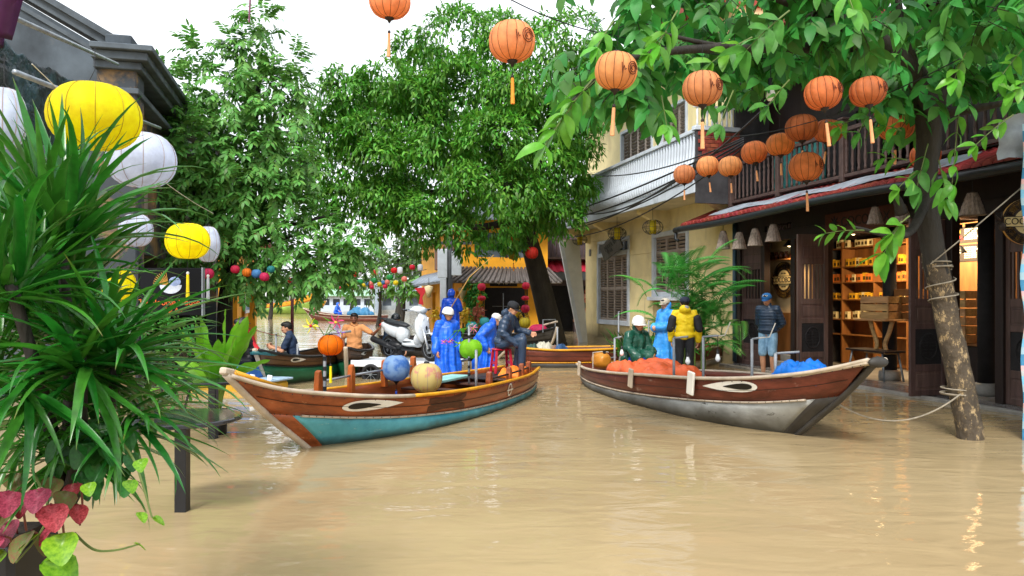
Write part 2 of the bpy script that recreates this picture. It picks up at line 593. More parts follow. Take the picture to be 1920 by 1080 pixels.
# frame of the front
mb = MB()
mb.box(-4, 6.4, -0.09, 0.09, ZL, ZL + 0.22)                      # lintel
mb.build('lintel', wood_dark, shop, bevel=0.008)
mb = MB(); wall_open(mb, -4, 6.4, ZL + 0.22, 4.0, [(4.2, 5.2, 3.14, 3.34)], -0.06, 0.06)
mb.build('upper_wall', wood_dark, shop)
lat = None
for k in range(10):
    mb = MB(); mb.lathe([(0.02, 0), (0.034, 0.06), (0.016, 0.1), (0.034, 0.14), (0.02, 0.2)], 8)
    lat = lat or mb.mesh('vent_baluster', rail_wood, True)
    link('vent_baluster', lat, shop, (4.25 + k * 0.1, 0, 3.14))
for u in (6.3, 5.26, 4.12, 3.06, -0.08, -1.02, -1.8, -3.9):
    mb = MB(); mb.box(u - 0.07, u + 0.07, -0.085, 0.085, 0.046, ZL); mb.build('door_post', wood_dark, shop, bevel=0.008)
# rear, side and ceiling of the room
mb = MB(); mb.box(-4, 6.4, -4.1, -4.0, 0.02, 4.0); mb.build('back_wall', wood_warm, shop)
mb = MB(); mb.box(6.4, 6.5, -4.1, 0.1, 0.0, 8.0); mb.build('party_wall', mat('dark grey plaster', c('3b3a3d'), 0.8, 0.35, 2, bump=0.2, bscale=15), shop)
mb = MB(); mb.box(-4.1, -4.0, -4.1, 0.09, 0.0, 8.0); mb.build('side_wall', wood_dark, shop)
mb = MB(); mb.box(-4, 6.4, -4.0, -0.09, ZL + 0.3, ZL + 0.36); mb.build('ceiling', wood_dark, shop)
for k in range(7):
    mb = MB(); mb.box(-3.4 + k * 1.5, -3.3 + k * 1.5, -4.0, -0.09, ZL + 0.16, ZL + 0.3); mb.build('ceiling_beam', wood_dark, shop)
# first floor behind the balcony, roof
mb = MB(); wall_open(mb, -4, 6.4, 4.0, 7.2, [(1.2, 2.6, 4.0, 6.2), (-2.2, -0.6, 4.0, 6.2)], -0.95, -0.85); mb.build('balcony_wall', wood_dark, shop)
mb = MB(); mb.box(4.2, 6.2, -0.84, -0.80, 4.0, 5.5); mb.build('balcony_panel', teal, shop)
mb = MB(); mb.box(3.2, 4.1, -0.84, -0.81, 4.0, 5.6); mb.build('balcony_panel', wood_panel, shop)
mb = MB(); mb.box(-4, 6.4, -3.9, -3.8, 4.0, 7.2); mb.build('rear_upper_wall', wood_panel, shop)
mb = MB(); mb.box(-4, 6.4, -3.9, 0.15, 3.98, 4.05); mb.build('balcony_floor', wood_dark, shop)
roof = MB(); roof.add([(-4.2, 1.4, 7.0), (6.6, 1.4, 7.0), (6.6, -4.2, 9.4), (-4.2, -4.2, 9.4), (-4.2, 1.4, 7.1), (6.6, 1.4, 7.1), (6.6, -4.2, 9.5), (-4.2, -4.2, 9.5)],
                      [(0, 3, 2, 1), (4, 5, 6, 7), (0, 1, 5, 4), (2, 3, 7, 6), (1, 2, 6, 5), (0, 4, 7, 3)])
roof.build('roof', tile_red, shop)
# eave over the shop front: board, flashing, tiles, gutter
EZ, EO = 3.50, 0.98
ev = MB()
ev.add([(-4, EO, EZ), (7.6, EO, EZ), (7.6, 0.05, 3.88), (-4, 0.05, 3.88), (-4, EO, EZ + 0.03), (7.6, EO, EZ + 0.03), (7.6, 0.05, 3.91), (-4, 0.05, 3.91)],
       [(0, 3, 2, 1), (4, 5, 6, 7), (0, 1, 5, 4), (2, 3, 7, 6), (1, 2, 6, 5), (0, 4, 7, 3)])
eave = ev.build('eave', wood_dark, shop)
tm = None
for k in range(63):
    mb = MB()
    pr = [(0.085 * math.cos(a), 0.075 * math.sin(a)) for a in [PI * i / 6 for i in range(7)]]
    vs = []
    for (yy, zz) in ((EO + 0.05, EZ + 0.03), (0.06, 3.92)):
        vs += [(x, yy, zz + h) for x, h in pr]
    mb.add(vs, [(i, i + 1, i + 8, i + 7) for i in range(6)])
    mb.add([(x, EO + 0.05, EZ + 0.03 + h) for x, h in pr], [tuple(range(7))])
    tm = tm or mb.mesh('roof_tile', tile_red, True)
    link('roof_tile', tm, eave, (-3.9 + k * 0.183, 0, random.uniform(-0.006, 0.006)))
mb = MB()                                                         # sagging sheet laid over the tiles
pts = [(-1.0 + 0.35 * i) for i in range(22)]
vs, fs = [], []
for i, u in enumerate(pts):
    for j, t in enumerate((0.10, 0.3, 0.5, 0.62)):
        vs.append((u, EO - t, EZ + 0.135 + t * 0.41 + 0.02 * math.sin(u * 3.1 + j)))
for i in range(len(pts) - 1):
    for j in range(3):
        fs.append((i * 4 + j, (i + 1) * 4 + j, (i + 1) * 4 + j + 1, i * 4 + j + 1))
mb.add(vs, fs)
mb.build('flashing', lead_grey, shop, smooth=True)
mb = MB(); mb.tube([(-4 + 0.6 * i, EO + 0.10, EZ - 0.05 - 0.03 * math.sin(i * 0.5)) for i in range(20)] + [(7.72, EO + 0.10, EZ - 0.06)], 0.075, 10)
gt = mb.build('gutter', gutter_black, shop, smooth=True)
mb = MB(); mb.tube([(7.66, EO + 0.1, EZ - 0.1), (7.7, EO + 0.1, EZ - 0.28), (7.6, EO + 0.06, EZ - 0.34)], 0.045, 8); mb.build('spout', gutter_black, gt, smooth=True)
mb = MB(); mb.tube([(6.28, 0.2, 0.1), (6.28, 0.2, 3.5)], 0.05, 10); mb.build('downpipe', mat('blue grey pipe', c('3c5563'), 0.45), shop, smooth=True)
# balcony railing
rl = MB(); rl.box(-4, 6.3, 0.24, 0.34, 4.86, 4.94); rail = rl.build('railing', rail_wood, shop, bevel=0.01)
mb = MB(); mb.box(-4, 6.3, 0.25, 0.33, 3.98, 4.05); mb.build('bottom_rail', rail_wood, rail, bevel=0.008)
bal = None
for k in range(60):
    u = -3.9 + k * 0.172
    if u > 6.2: break
    mb = MB(); mb.lathe([(0.028, 4.05), (0.03, 4.12), (0.018, 4.16), (0.034, 4.28), (0.022, 4.45), (0.03, 4.55), (0.016, 4.6), (0.03, 4.66), (0.02, 4.74), (0.03, 4.8), (0.028, 4.86)], 8)
    bal = bal or mb.mesh('baluster', rail_wood, True)
    link('baluster', bal, rail, (u, 0.29, 0))
for u in (6.25, 4.3, 2.2, 0.1, -2.0):
    mb = MB(); mb.box(u - 0.06, u + 0.06, 0.22, 0.36, 3.9, 5.1); mb.box(u - 0.08, u + 0.08, 0.20, 0.38, 5.1, 5.15); mb.build('railing_post', rail_wood, rail, bevel=0.01)

# carved medallion of the door panels
def medallion(parent, cx, cz, r, y, s):
    mb = MB()
    yy = y * s
    ring = [(cx + r * 0.8 * math.cos(a), yy, cz + r * math.sin(a)) for a in [2 * PI * i / 24 for i in range(25)]]
    mb.tube(ring, 0.014, 6, cap=False)
    for dz in (-0.55, -0.28, 0, 0.28, 0.55):
        w = r * 0.62 * math.sqrt(1 - dz * dz)
        if dz == 0: w = r * 0.7
        mb.bar((cx - w, yy, cz + dz * r), (cx + w, yy, cz + dz * r), 0.016, 0.026)
    mb.bar((cx, yy, cz - r * 0.8), (cx, yy, cz + r * 0.8), 0.022, 0.016)
    mb.bar((cx - r * 0.3, yy, cz + r * 0.3), (cx - r * 0.3, yy, cz + r * 0.8), 0.022, 0.016)
    mb.bar((cx + r * 0.3, yy, cz - r * 0.8), (cx + r * 0.3, yy, cz - r * 0.3), 0.022, 0.016)
    mb.build('carved_medallion', wood_panel, parent, bevel=0)

def door_leaf(w, loc, rz):
    """panelled leaf: x 0..w, z 0..H, thickness in y; the leaf object carries stiles and rails"""
    H, t = ZL - 0.06, 0.05
    mb = MB()
    st = 0.1
    mb.box(0, st, -t / 2, t / 2, 0, H); mb.box(w - st, w, -t / 2, t / 2, 0, H)
    zs = [0.0, 0.34, 0.46, 1.06, 1.16, 1.5, 1.6, 2.36, 2.46, 2.7]
    rails = [(0.0, 0.1), (0.40, 0.52), (1.10, 1.20), (1.48, 1.60), (2.30, 2.42), (2.68, H)]
    for a, b in rails:
        mb.box(st, w - st, -t / 2 + 0.003, t / 2 - 0.003, a, b)
    d = mb.build('door_leaf', wood_door, shop, bevel=0.006, loc=loc, rot=(0, 0, rz))
    for (a, b, m_) in ((0.1, 0.40, wood_door), (0.52, 1.10, wood_panel), (1.20, 1.48, wood_door), (2.42, 2.68, wood_door)):
        mb = MB(); mb.box(st, w - st, -0.012, 0.012, a, b); mb.build('door_panel', m_, d)
        if m_ is wood_door:
            mb = MB(); mb.box(st + 0.04, w - st - 0.04, -0.018, 0.018, a + 0.04, b - 0.04); mb.build('raised_field', m_, d, bevel=0.005)
    medallion(d, w / 2, 0.81, 0.21, 0.02, 1); medallion(d, w / 2, 0.81, 0.21, 0.02, -1)
    nb = 6
    for k in range(nb):
        x = st + (w - 2 * st) * (k + 0.5) / nb
        mb = MB(); mb.box(x - 0.018, x + 0.018, -0.015, 0.015, 1.60, 2.30); mb.build('door_bar', wood_door, d)
    mb = MB(); mb.box(st, w - st, 0.03, 0.034, 1.55, 2.35)
    return d
door_leaf(0.72, (3.0, 0.76, 0.05), -PI / 2)
door_leaf(0.72, (0.02, 0.76, 0.05), -PI / 2)
door_leaf(0.72, (-1.78, 0.0, 0.05), 0)
door_leaf(1.0, (5.28, 0.0, 0.05), 0)
# blind panel behind the far closed leaf
mb = MB(); mb.box(5.30, 6.3, -0.10, -0.07, 0.05, ZL - .01); mb.build('inner_panel', wood_panel, shop)
# columns
for (px, o) in ((1849, -0.75), (1668, -0.9)):
    u = fu(px, o)
    mb = MB(); mb.lathe([(0.135, 0.22), (0.13, 1.5), (0.12, ZL + 0.16)], 16, (u, o, 0)); mb.build('column', wood_panel, shop, smooth=True)
    mb = MB(); mb.lathe([(0.2, 0.02), (0.21, 0.1), (0.2, 0.2), (0.15, 0.235)], 18, (u, o, 0)); mb.build('column_base', stone_edge, shop, smooth=True)
# cream wall with wooden dado behind the left opening
mb = MB(); mb.box(4.3, 6.38, -0.62, -0.52, 1.32, ZL + 0.3); mb.build('cream_wall', plaster_cream, shop)
mb = MB(); mb.box(4.3, 6.38, -0.61, -0.50, 0.05, 1.32); mb.build('dado', wood_warm, shop)
mb = MB(); mb.box(4.3, 6.38, -0.52, -0.32, 2.55, 2.58); mb.build('wall_shelf', wood_warm, shop)
# front steps inside
mb = MB(); mb.box(4.35, 5.2, -0.50, -0.2, 0.046, 0.2); mb.box(4.35, 5.2, -0.50, -0.35, 0.2, 0.35); mb.build('step', stone_edge, shop, bevel=0.01)
# shop fascia board
fb_col = mat('red brown signboard', c('4b2418'), 0.5, 0.2, 4)
uo = 0.16
ua, ub = fu(1545, uo), fu(1690, uo)
mb = MB(); mb.box(ub, ua, 0.10, 0.14, 2.98, 3.36)
fb = mb.build('fascia_sign', fb_col, shop, bevel=0.006)
ink = mat('dark lettering', c('191210'), 0.6, 0.1, 4)
text('lettering', 'COCOBOX', 0.27, ink, fb, ((ua + ub) / 2 - 0.1, 0.143, 3.15), (R(90), 0, PI), sx=0.95)
mb = MB()
for k in range(8):
    a = 2 * PI * k / 8
    mb.tube([(ua - 0.3, 0.145, 3.17), (ua - 0.3 + 0.13 * math.cos(a), 0.147, 3.17 + 0.13 * math.sin(a))], [0.03, 0.006], 6)
mb.build('leaf_emblem', ink, fb)

# round shop sign with crossband
gold = mat('gold sign paint', c('c9973f'), 0.45, 0.12, 5)
gold_d = mat('brown sign paint', c('33241a'), 0.5, 0.1, 5)
cream_s = mat('cream sign face', c('dcc58c'), 0.5, 0.1, 5)
def ring_text(parent, body, r, a0, a1, size, y, m):
    n = len(body)
    for i, ch in enumerate(body):
        if ch == ' ': continue
        a = a0 + (a1 - a0) * i / (n - 1)
        x, z = r * math.cos(a), r * math.sin(a)
        up = a - PI / 2 if a0 > a1 else a + PI / 2
        t = text('letter', ch, size, m, parent, (x, y, z), (0, 0, 0))
        t.rotation_euler = (Matrix.Rotation(-up, 3, 'Y') @ Matrix.Rotation(R(90), 3, 'X')).to_euler()
def round_sign(name, label, loc, rz, r):
    t = thing(name, label, 'sign', loc, rz)
    Mx = Matrix.Rotation(R(90), 4, 'X')
    def disc(nm, ra, y0, y1, m_, rin=0):
        mb = MB()
        pr = [(1e-4, -y0), (ra, -y0), (ra, -y1), (1e-4, -y1)] if not rin else [(rin, -y0), (ra, -y0), (ra, -y1), (rin, -y1), (rin, -y0)]
        mb.lathe(pr, 40, (0, 0, 0), 0, Mx); return mb.build(nm, m_, t, fix=True)
    disc('backing', r, 0.0, -0.05, gold)
    disc('rim', r, -0.05, -0.062, gold_d, r * 0.965)
    disc('rim_line', r * 0.93, -0.05, -0.056, gold_d, r * 0.915)
    disc('inner_ring', r * 0.66, -0.05, -0.055, gold_d, r * 0.56)
    disc('inner_disc', r * 0.55, -0.05, -0.053, cream_s)
    mb = MB(); mb.box(-r * 0.93, r * 0.93, -0.066, -0.05, -r * 0.2, r * 0.2); b = mb.build('crossband', cream_s, t)
    mb = MB(); mb.box(-r * 0.93, r * 0.93, -0.069, -0.06, r * 0.2, r * 0.225); mb.box(-r * 0.93, r * 0.93, -0.069, -0.06, -r * 0.225, -r * 0.2); mb.build('crossband_edge', gold_d, b)
    text('name_lettering', 'COCOBOX', r * 0.40, gold_d, t, (0, -0.07, 0), (R(90), 0, 0), sx=0.92)
    text('small_lettering', 'EST 2014', r * 0.11, gold_d, t, (0, -0.057, r * 0.36), (R(90), 0, 0))
    text('small_lettering', 'HOI AN', r * 0.11, gold_d, t, (0, -0.057, -r * 0.36), (R(90), 0, 0))
    ring_text(t, 'JUICE BAR & CAFE', r * 0.79, R(205), R(335), r * 0.17, -0.057, gold_d)
    ring_text(t, 'A FARM SHOP', r * 0.79, R(150), R(30), r * 0.17, -0.057, gold_d)
    mb = MB()
    for k in range(5):
        a = R(90 + 55 * (k - 2))
        mb.tube([(-r, -0.03, 0), (-r + 0.09 * math.cos(a), -0.05, 0.02 + 0.11 * math.sin(a))], [0.02, 0.006], 6)
    mb.ell((-r, -0.05, -0.06), 0.05, 0.03, 0.06, 10, 6)
    mb.build('cocoa_emblem', gold_d, t, smooth=True)
    return t
sp = FW(fu(1472, -0.5), -0.515, fz(1472, 525, -0.5))
rs = round_sign('round_sign', 'round gold and brown cafe sign on the cream wall behind the left doorway', sp, FROT + PI, 0.43)
sp = at(1925, 416, 9.6)
round_sign('round_sign', 'round gold sign hanging at the right edge above the striped tarp', sp, R(-12), 0.30)

# ---- interior: shelf unit with goods
def shelf_unit():
    o = -2.55
    uL, uR = fu(1535, o), fu(1700, o)
    t = thing('shelf_unit', 'tall wooden shelf unit with lit goods on the shop rear wall', 'shelf', FW(0, 0), FROT)
    zz = [fz(1610, y, o) for y in (462, 498, 528, 561, 599, 628)]
    mb = MB(); mb.box(uR, uL, o - 0.42, o - 0.38, 0.05, ZL + 0.1); mb.build('back_panel', wood_warm, t)
    for z in zz:
        mb = MB(); mb.box(uR, uL, o - 0.38, o, z - 0.03, z); mb.build('shelf', wood_warm, t, bevel=0.004)
    for px in (1535, 1578, 1638, 1700):
        u = fu(px, o); mb = MB(); mb.box(u - 0.02, u + 0.02, o - 0.37, o - 0.005, 0.05, ZL + 0.1); mb.build('upright', wood_warm, t)
    return t, o, uL, uR, zz
su, so, suL, suR, szz = shelf_unit()
goods_cols = [mat('yellow packet', c('d9a72c'), 0.5, 0.15, 8), mat('orange packet', c('d77a35'), 0.5, 0.15, 8), mat('cream packet', c('e0cf9c'), 0.5, 0.1, 8), mat('brown jar', c('5d3018'), 0.25, 0.2, 8)]
lab_m = mat('packet print', c('4d3a1c'), 0.6, 0.2, 20)
def packet_mesh(w, h, d, m_):
    mb = MB(); mb.box(-w / 2, w / 2, -d, 0, 0, h); mb.box(-w * 0.36, w * 0.36, 0.0, 0.003, h * 0.2, h * 0.62, 1)
    me = mb.mesh('goods_packet', [m_, lab_m]); return me
pk = [packet_mesh(0.105, 0.2, 0.09, m_) for m_ in goods_cols[:3]]
jarm = MB(); jarm.lathe([(0.001, 0), (0.05, 0), (0.052, 0.1), (0.035, 0.13), (0.035, 0.15), (0.04, 0.15), (0.04, 0.175), (0.001, 0.18)], 12); jar_me = jarm.mesh('jar', goods_cols[3], True)
rowcol = [2, 0, 1, 0, 2]
names_row = ['topmost', 'second', 'third', 'fourth', 'lowest stocked']
for r_ in range(5):
    z = szz[r_]
    u = suR + 0.06
    k = 0
    while u < suL - 0.05:
        if all(abs(u - fu(p, so)) > 0.07 for p in (1578, 1638)) and random.random() < (0.93 if r_ in (1, 2) else 0.7):
            q = link('goods_packet', pk[rowcol[r_] if random.random() < 0.85 else random.randrange(3)], None, FW(u, so - 0.03 - random.uniform(0, 0.05), z + 0.002), (0, 0, FROT + random.uniform(-0.05, 0.05)))
            q.scale = (1, 1, random.uniform(0.85, 1.05) * (0.8 if r_ == 3 else 1))
            tag(q, 'small packet standing in the %s row of the lit shop shelf' % names_row[r_], 'packet', 'packets in the %s row of the shelf' % names_row[r_])
        u += 0.115
for k in range(9):
    q = link('jar', jar_me, None, FW(4.45 + k * 0.2 + random.uniform(-0.03, 0.03), -0.42, 2.582)); tag(q, 'dark jar on the wall shelf above the round cafe sign', 'jar', 'jars above the round sign')
# crates on a curved leg table
def crate(label, loc, rz, w=0.55, d=0.36, h=0.30, n=3, m_=wood_pale):
    t = thing('wooden_crate', label, 'crate', loc, rz, None)
    ph = (h - 0.02 * (n - 1)) / n
    for k in range(n):
        z = k * (ph + 0.02)
        for s in (-1, 1):
            mb = MB(); mb.box(-w / 2, w / 2, s * d / 2 - 0.008, s * d / 2 + 0.008, z, z + ph); mb.build('slat', m_, t, bevel=0.003)
            mb = MB(); mb.box(s * w / 2 - 0.008, s * w / 2 + 0.008, -d / 2 + 0.012, d / 2 - 0.012, z, z + ph); mb.build('end_slat', m_, t, bevel=0.003)
    for sx in (-1, 1):
        for sy in (-1, 1):
            mb = MB(); mb.box(sx * (w / 2 - 0.025) - 0.014, sx * (w / 2 - 0.025) + 0.014, sy * (d / 2 - 0.022) - 0.012, sy * (d / 2 - 0.022) + 0.012, 0.001, h + 0.004); mb.build('corner_post', m_, t)
    mb = MB(); mb.box(-w / 2 + 0.02, w / 2 - 0.02, -d / 2 + 0.02, d / 2 - 0.02, 0.004, 0.016); mb.build('bottom_board', m_, t)
    return t
to = -0.62
tu = fu(1652, to); tz = fz(1652, 598, to)
def curved_table():
    t = thing('pedestal_table', 'wooden table with curved lyre legs carrying crates in the shop', 'table', FW(tu, to, 0.046), FROT)
    h = tz - 0.046
    mb = MB(); mb.box(-0.42, 0.42, -0.28, 0.28, h - 0.035, h); mb.build('tabletop', wood_pale, t, bevel=0.008)
    for s in (-1, 1):
        pts = [(s * 0.30, 0, h - 0.035), (s * 0.22, 0, h - 0.25), (s * 0.11, 0, h - 0.48), (s * 0.14, 0, h - 0.62)]
        mb = MB(); mb.tube(smoothstep_list(pts, 5), 0.035, 8, ry=0.05); mb.build('leg', wood_pale, t, smooth=True)
    mb = MB(); mb.box(-0.3, 0.3, -0.16, 0.16, h - 0.68, h - 0.62); mb.build('pedestal', wood_pale, t, bevel=0.01)
    return t, h
ct, ch_ = curved_table()
crate('pale wooden crate on the curved leg table in the shop', FW(tu, to, tz + 0.004), FROT + 0.2, 0.62, 0.4, 0.44, 3)
crate('brown wooden crate stacked on top of the table crate', FW(tu - 0.25, to - 0.46, tz + 0.004), FROT - 0.1, 0.55, 0.4, 0.58, 4, wood_warm)
for k in range(3):
    lb = ['lowest', 'middle', 'topmost'][k]
    crate('%s crate of the stack just right of the tree trunk' % lb, FW(fu(1803, -1.2), -1.2, 0.85 + k * 0.32), FROT + 0.1, 0.42, 0.34, 0.30, 2)
# low bench
bz = fz(1640, 655, -0.5)
t = thing('bench', 'low bench with splayed metal legs under the curved table', 'bench', FW(fu(1640, -0.55), -0.55, 0.046), FROT)
mb = MB(); mb.box(-0.55, 0.55, -0.24, 0.24, bz - 0.09, bz - 0.05); mb.build('seat', wood_dark, t, bevel=0.006)
for sx in (-1, 1):
    for sy in (-1, 1):
        mb = MB(); mb.tube([(sx * 0.42, sy * 0.18, bz - 0.09), (sx * 0.52, sy * 0.22, 0)], 0.02, 8); mb.build('leg', grey_metal, t, smooth=True)
# counter in the shop under the crates of the right doorway
t = thing('counter', 'dark wooden counter behind the leaning tree in the right doorway', 'counter', FW(fu(1812, -1.5), -1.5, 0.046), FROT)
mb = MB(); mb.box(-0.7, 0.7, -0.35, 0.35, 0, 0.76); mb.build('body', wood_dark, t, bevel=0.01)
mb = MB(); mb.box(-0.75, 0.75, -0.4, 0.4, 0.76, 0.80); mb.build('worktop', wood_warm, t, bevel=0.008)
# menu boards
mo = -2.3
board_b = mat('black menu board', c('2a201b'), 0.6, 0.1, 6)
chalk = mat('white chalk lettering', c('e9e2d2'), 0.7, 0.05, 9)
wm = MB(); wm.box(fu(1838, mo) , fu(1764, mo), mo - 0.3, mo - 0.1, 0.05, ZL + 0.2); wm.build('menu_wall', wood_warm, shop)
for j, (py0, py1) in enumerate(((424, 455), (458, 490))):
    ua, ub = fu(1782, mo), fu(1828, mo)
    z0, z1 = fz(1810, py1, mo), fz(1810, py0, mo)
    t = thing('menu_board', ['upper menu board with painted fruit on the warm wall', 'lower menu board behind the black pendant lamp'][j], 'sign', FW((ua + ub) / 2, mo - 0.09, (z0 + z1) / 2), FROT + PI)
    w, h = abs(ua - ub), z1 - z0
    mb = MB(); mb.box(-w / 2, w / 2, -0.01, 0.01, -h / 2, h / 2); mb.build('board', board_b, t)
    for k in range(6):
        zz = h / 2 - 0.06 - k * (h - 0.1) / 6
        mb = MB(); x = -w * 0.05
        while x < w * 0.42:
            q = random.uniform(0.02, 0.06); mb.box(x, x + q, -0.014, -0.0105, zz - 0.012, zz + 0.01); x += q + 0.014
        mb.build('chalk_line', chalk, t)
    if j == 0:
        for (x, z, r_, cc_) in ((-w * 0.3, h * 0.2, 0.055, 'd8b529'), (-w * 0.32, -h * 0.12, 0.06, 'c8352a'), (-w * 0.2, -h * 0.2, 0.05, 'c02020')):
            mb = MB(); mb.ell((x, -0.011, z), r_, 0.006, r_, 12, 6); mb.build('fruit_picture', mat('fruit ' + cc_, c(cc_), 0.5), t)
# pendant lamp that is lit
lamp_glow = mat('lamp glow', (1.0, 0.75, 0.4), 0.5, 0.0, 4, emit=2.5)
def pendant(label, px, py, o, energy):
    p = FW(fu(px, o), o, fz(px, py, o))
    t = thing('pendant_lamp', label, 'lamp', p)
    mb = MB(); mb.lathe([(0.025, 0.14), (0.05, 0.12), (0.13, 0.02), (0.15, 0.0), (0.145, 0.0), (0.12, 0.02), (0.045, 0.11)], 20); mb.build('shade', black_metal, t, smooth=True)
    mb = MB(); mb.ell((0, 0, 0.03), 0.045, 0.045, 0.045, 10, 6); mb.build('bulb', lamp_glow, t, smooth=True)
    mb = MB(); mb.tube([(0, 0, 0.14), (0, 0, ZL + 0.3 - p.z)], 0.006, 6); mb.build('cord', cable_black, t)
    ld = bpy.data.lights.new('lamp_light', 'SPOT'); ld.energy = energy; ld.spot_size = R(130); ld.spot_blend = 0.6; ld.color = (1.0, 0.70, 0.38); ld.shadow_soft_size = 0.12
    lo = bpy.data.objects.new('lamp_light', ld); COL.objects.link(lo); lo.parent = t; lo.location = (0, 0, -0.06)
pendant('black pendant lamp glowing before the menu boards', 1798, 474, -1.3, 6)
pendant('black pendant lamp lighting the shelf of packets', 1600, 440, -1.75, 30)
pendant('black pendant lamp lighting the dark end of the shelf wall', 1650, 436, -1.8, 25)
pendant('black pendant lamp above the round cafe sign doorway', 1480, 462, -0.2, 40)

# strip lights fixed behind the lintel, shining into the shop
def strip_light(label, u0, u1, z, energy, tilt):
    t = thing('strip_light', label, 'lamp', FW((u0 + u1) / 2, -1.2, z), FROT)
    L_ = u1 - u0
    mb = MB(); mb.box(-L_ / 2, L_ / 2, 0.0, 0.05, -0.03, 0.05); mb.build('housing', black_metal, t)
    mb = MB(); mb.box(-L_ / 2 + .01, L_ / 2 - .01, -0.008, 0.0, -0.025, 0.02); mb.build('tube', lamp_glow, t)
    mb = MB(); mb.box(-.02, .02, .02, .05, .05, ZL + .3 - z); mb.build('bracket', black_metal, t)
    ld = bpy.data.lights.new('lamp_light', 'AREA'); ld.shape = 'RECTANGLE'; ld.size = L_; ld.size_y = 0.06; ld.energy = energy; ld.color = (1.0, 0.72, 0.40)
    lo = bpy.data.objects.new('lamp_light', ld); COL.objects.link(lo); lo.parent = t; lo.location = (0, -0.03, -0.03)
    lo.rotation_euler = Vector((0, 1, math.tan(tilt))).to_track_quat('Z', 'Y').to_euler()
strip_light('warm strip light behind the lintel facing the shelf of packets', 0.9, 3.6, ZL - 0.02, 110, R(28))
strip_light('warm strip light behind the lintel facing the menu boards', -0.2, 0.8, ZL - 0.02, 8, R(28))

# basket lampshades under the eave
basket = mat('grey woven straw', c('8b7d72'), 0.8, 0.35, 20, bump=0.5, bscale=90, stretch=(3, 3, 0.4))
def basket_shade(label, px, ytop, ybot, o, wpx):
    u = fu(px, o); Yd = fY(u, o)
    z1, z0 = CAMH - (ytop - HY) / FPX * Yd, CAMH - (ybot - HY) / FPX * Yd
    r = wpx / 2 / FPX * Yd
    t = thing('basket_lampshade', label, 'lampshade', FW(u, o, z0), 0, 'woven basket lampshades under the eave')
    h = z1 - z0
    vs, fs, n = [], [], 28
    mb = MB()
    for k in range(n):
        a = 2 * PI * k / n
        rr = 1.0 if k % 2 else 0.93
        for (q, z) in ((1.0, 0), (0.78, h * 0.36), (0.8, h * 0.38), (0.58, h * 0.7), (0.6, h * 0.72), (0.38, h)):
            vs.append((r * q * rr * math.cos(a), r * q * rr * math.sin(a), z))
    for k in range(n):
        b = (k + 1) % n
        for j in range(5):
            fs.append((k * 6 + j, b * 6 + j, b * 6 + j + 1, k * 6 + j + 1))
    mb.add(vs, fs); mb.build('shade', basket, t)
    mb = MB(); mb.lathe([(r * 0.38, h), (r * 0.4, h + 0.01), (0.02, h + 0.02)], 14); mb.build('top_cap', wood_dark, t)
    mb = MB(); mb.tube([(0, 0, h), (0, 0, EZ + 0.1 - z0)], 0.006, 6); mb.build('cord', cable_black, t)
basket_shade('leftmost woven basket lampshade under the black gutter', 1356, 434, 467, 0.85, 27)
basket_shade('brown woven basket lampshade, second from the left under the gutter', 1386, 436, 467, 0.82, 28)
basket_shade('grey woven basket lampshade, third from the left under the gutter', 1416, 429, 461, 0.8, 29)
basket_shade('pale woven basket lampshade, fourth from the left, highest of the four', 1450, 421, 453, 0.75, 30)
basket_shade('dim woven basket lampshade behind the hanging leaf spray', 1641, 388, 420, 0.7, 30)
basket_shade('dim woven basket lampshade touching the tree trunk', 1692, 384, 416, 0.7, 32)
basket_shade('big dark woven basket lampshade right of the tree trunk', 1823, 362, 404, 0.65, 46)

# striped tarp at the right edge
def stripes():
    m = bpy.data.materials.new('striped tarpaulin'); m.use_nodes = True
    n, l = m.node_tree.nodes, m.node_tree.links
    bs = n['Principled BSDF']; bs.inputs['Roughness'].default_value = 0.45
    tc = n.new('ShaderNodeTexCoord'); sx = n.new('ShaderNodeSeparateXYZ'); l.new(tc.outputs['Object'], sx.inputs[0])
    mm = n.new('ShaderNodeMath'); mm.operation = 'MULTIPLY'; mm.inputs[1].default_value = 2.3; l.new(sx.outputs['Z'], mm.inputs[0])
    fr = n.new('ShaderNodeMath'); fr.operation = 'FRACT'; l.new(mm.outputs[0], fr.inputs[0])
    rp = n.new('ShaderNodeValToRGB'); rp.color_ramp.interpolation = 'CONSTANT'
    e = rp.color_ramp.elements
    e[0].position = 0.0; e[0].color = (*c('3f86b0'), 1); e[1].position = 0.3; e[1].color = (*c('9fc2d2'), 1)
    x = e.new(0.5); x.color = (*c('7cc0e2'), 1)
    x = e.new(0.72); x.color = (*c('b9bdc0'), 1)
    x = e.new(0.86); x.color = (*c('d9b3b4'), 1)
    l.new(fr.outputs[0], rp.inputs['Fac']); l.new(rp.outputs['Color'], bs.inputs['Base Color'])
    return m
tp = thing('striped_tarp', 'blue and white striped tarp hanging at the right edge of the street', 'tarp', (0, 0, 0))
mb = MB()
vs, fs = [], []
A = at(1917, 560, 8.7)
nx, nz_ = 22, 30
for i in range(nx + 1):
    for j in range(nz_ + 1):
        u = i / nx * 2.6
        vs.append((A.x + u * 0.75 + 0.015 * math.sin(j * 0.7), A.y - u * 0.55 + 0.05 * math.sin(u * 9) + 0.02 * math.sin(j * 0.9 + u * 3), -0.06 + j / nz_ * 3.75))
for i in range(nx):
    for j in range(nz_):
        k = nz_ + 1
        fs.append((i * k + j, (i + 1) * k + j, (i + 1) * k + j + 1, i * k + j + 1))
mb.add(vs, fs); o_ = mb.build('sheet', stripes(), tp, smooth=True)
sm_ = o_.modifiers.new('thick', 'SOLIDIFY'); sm_.thickness = 0.006
mb = MB()
B = at(1905, 262, 9.0)
for i in range(9):
    pass
vs, fs = [], []
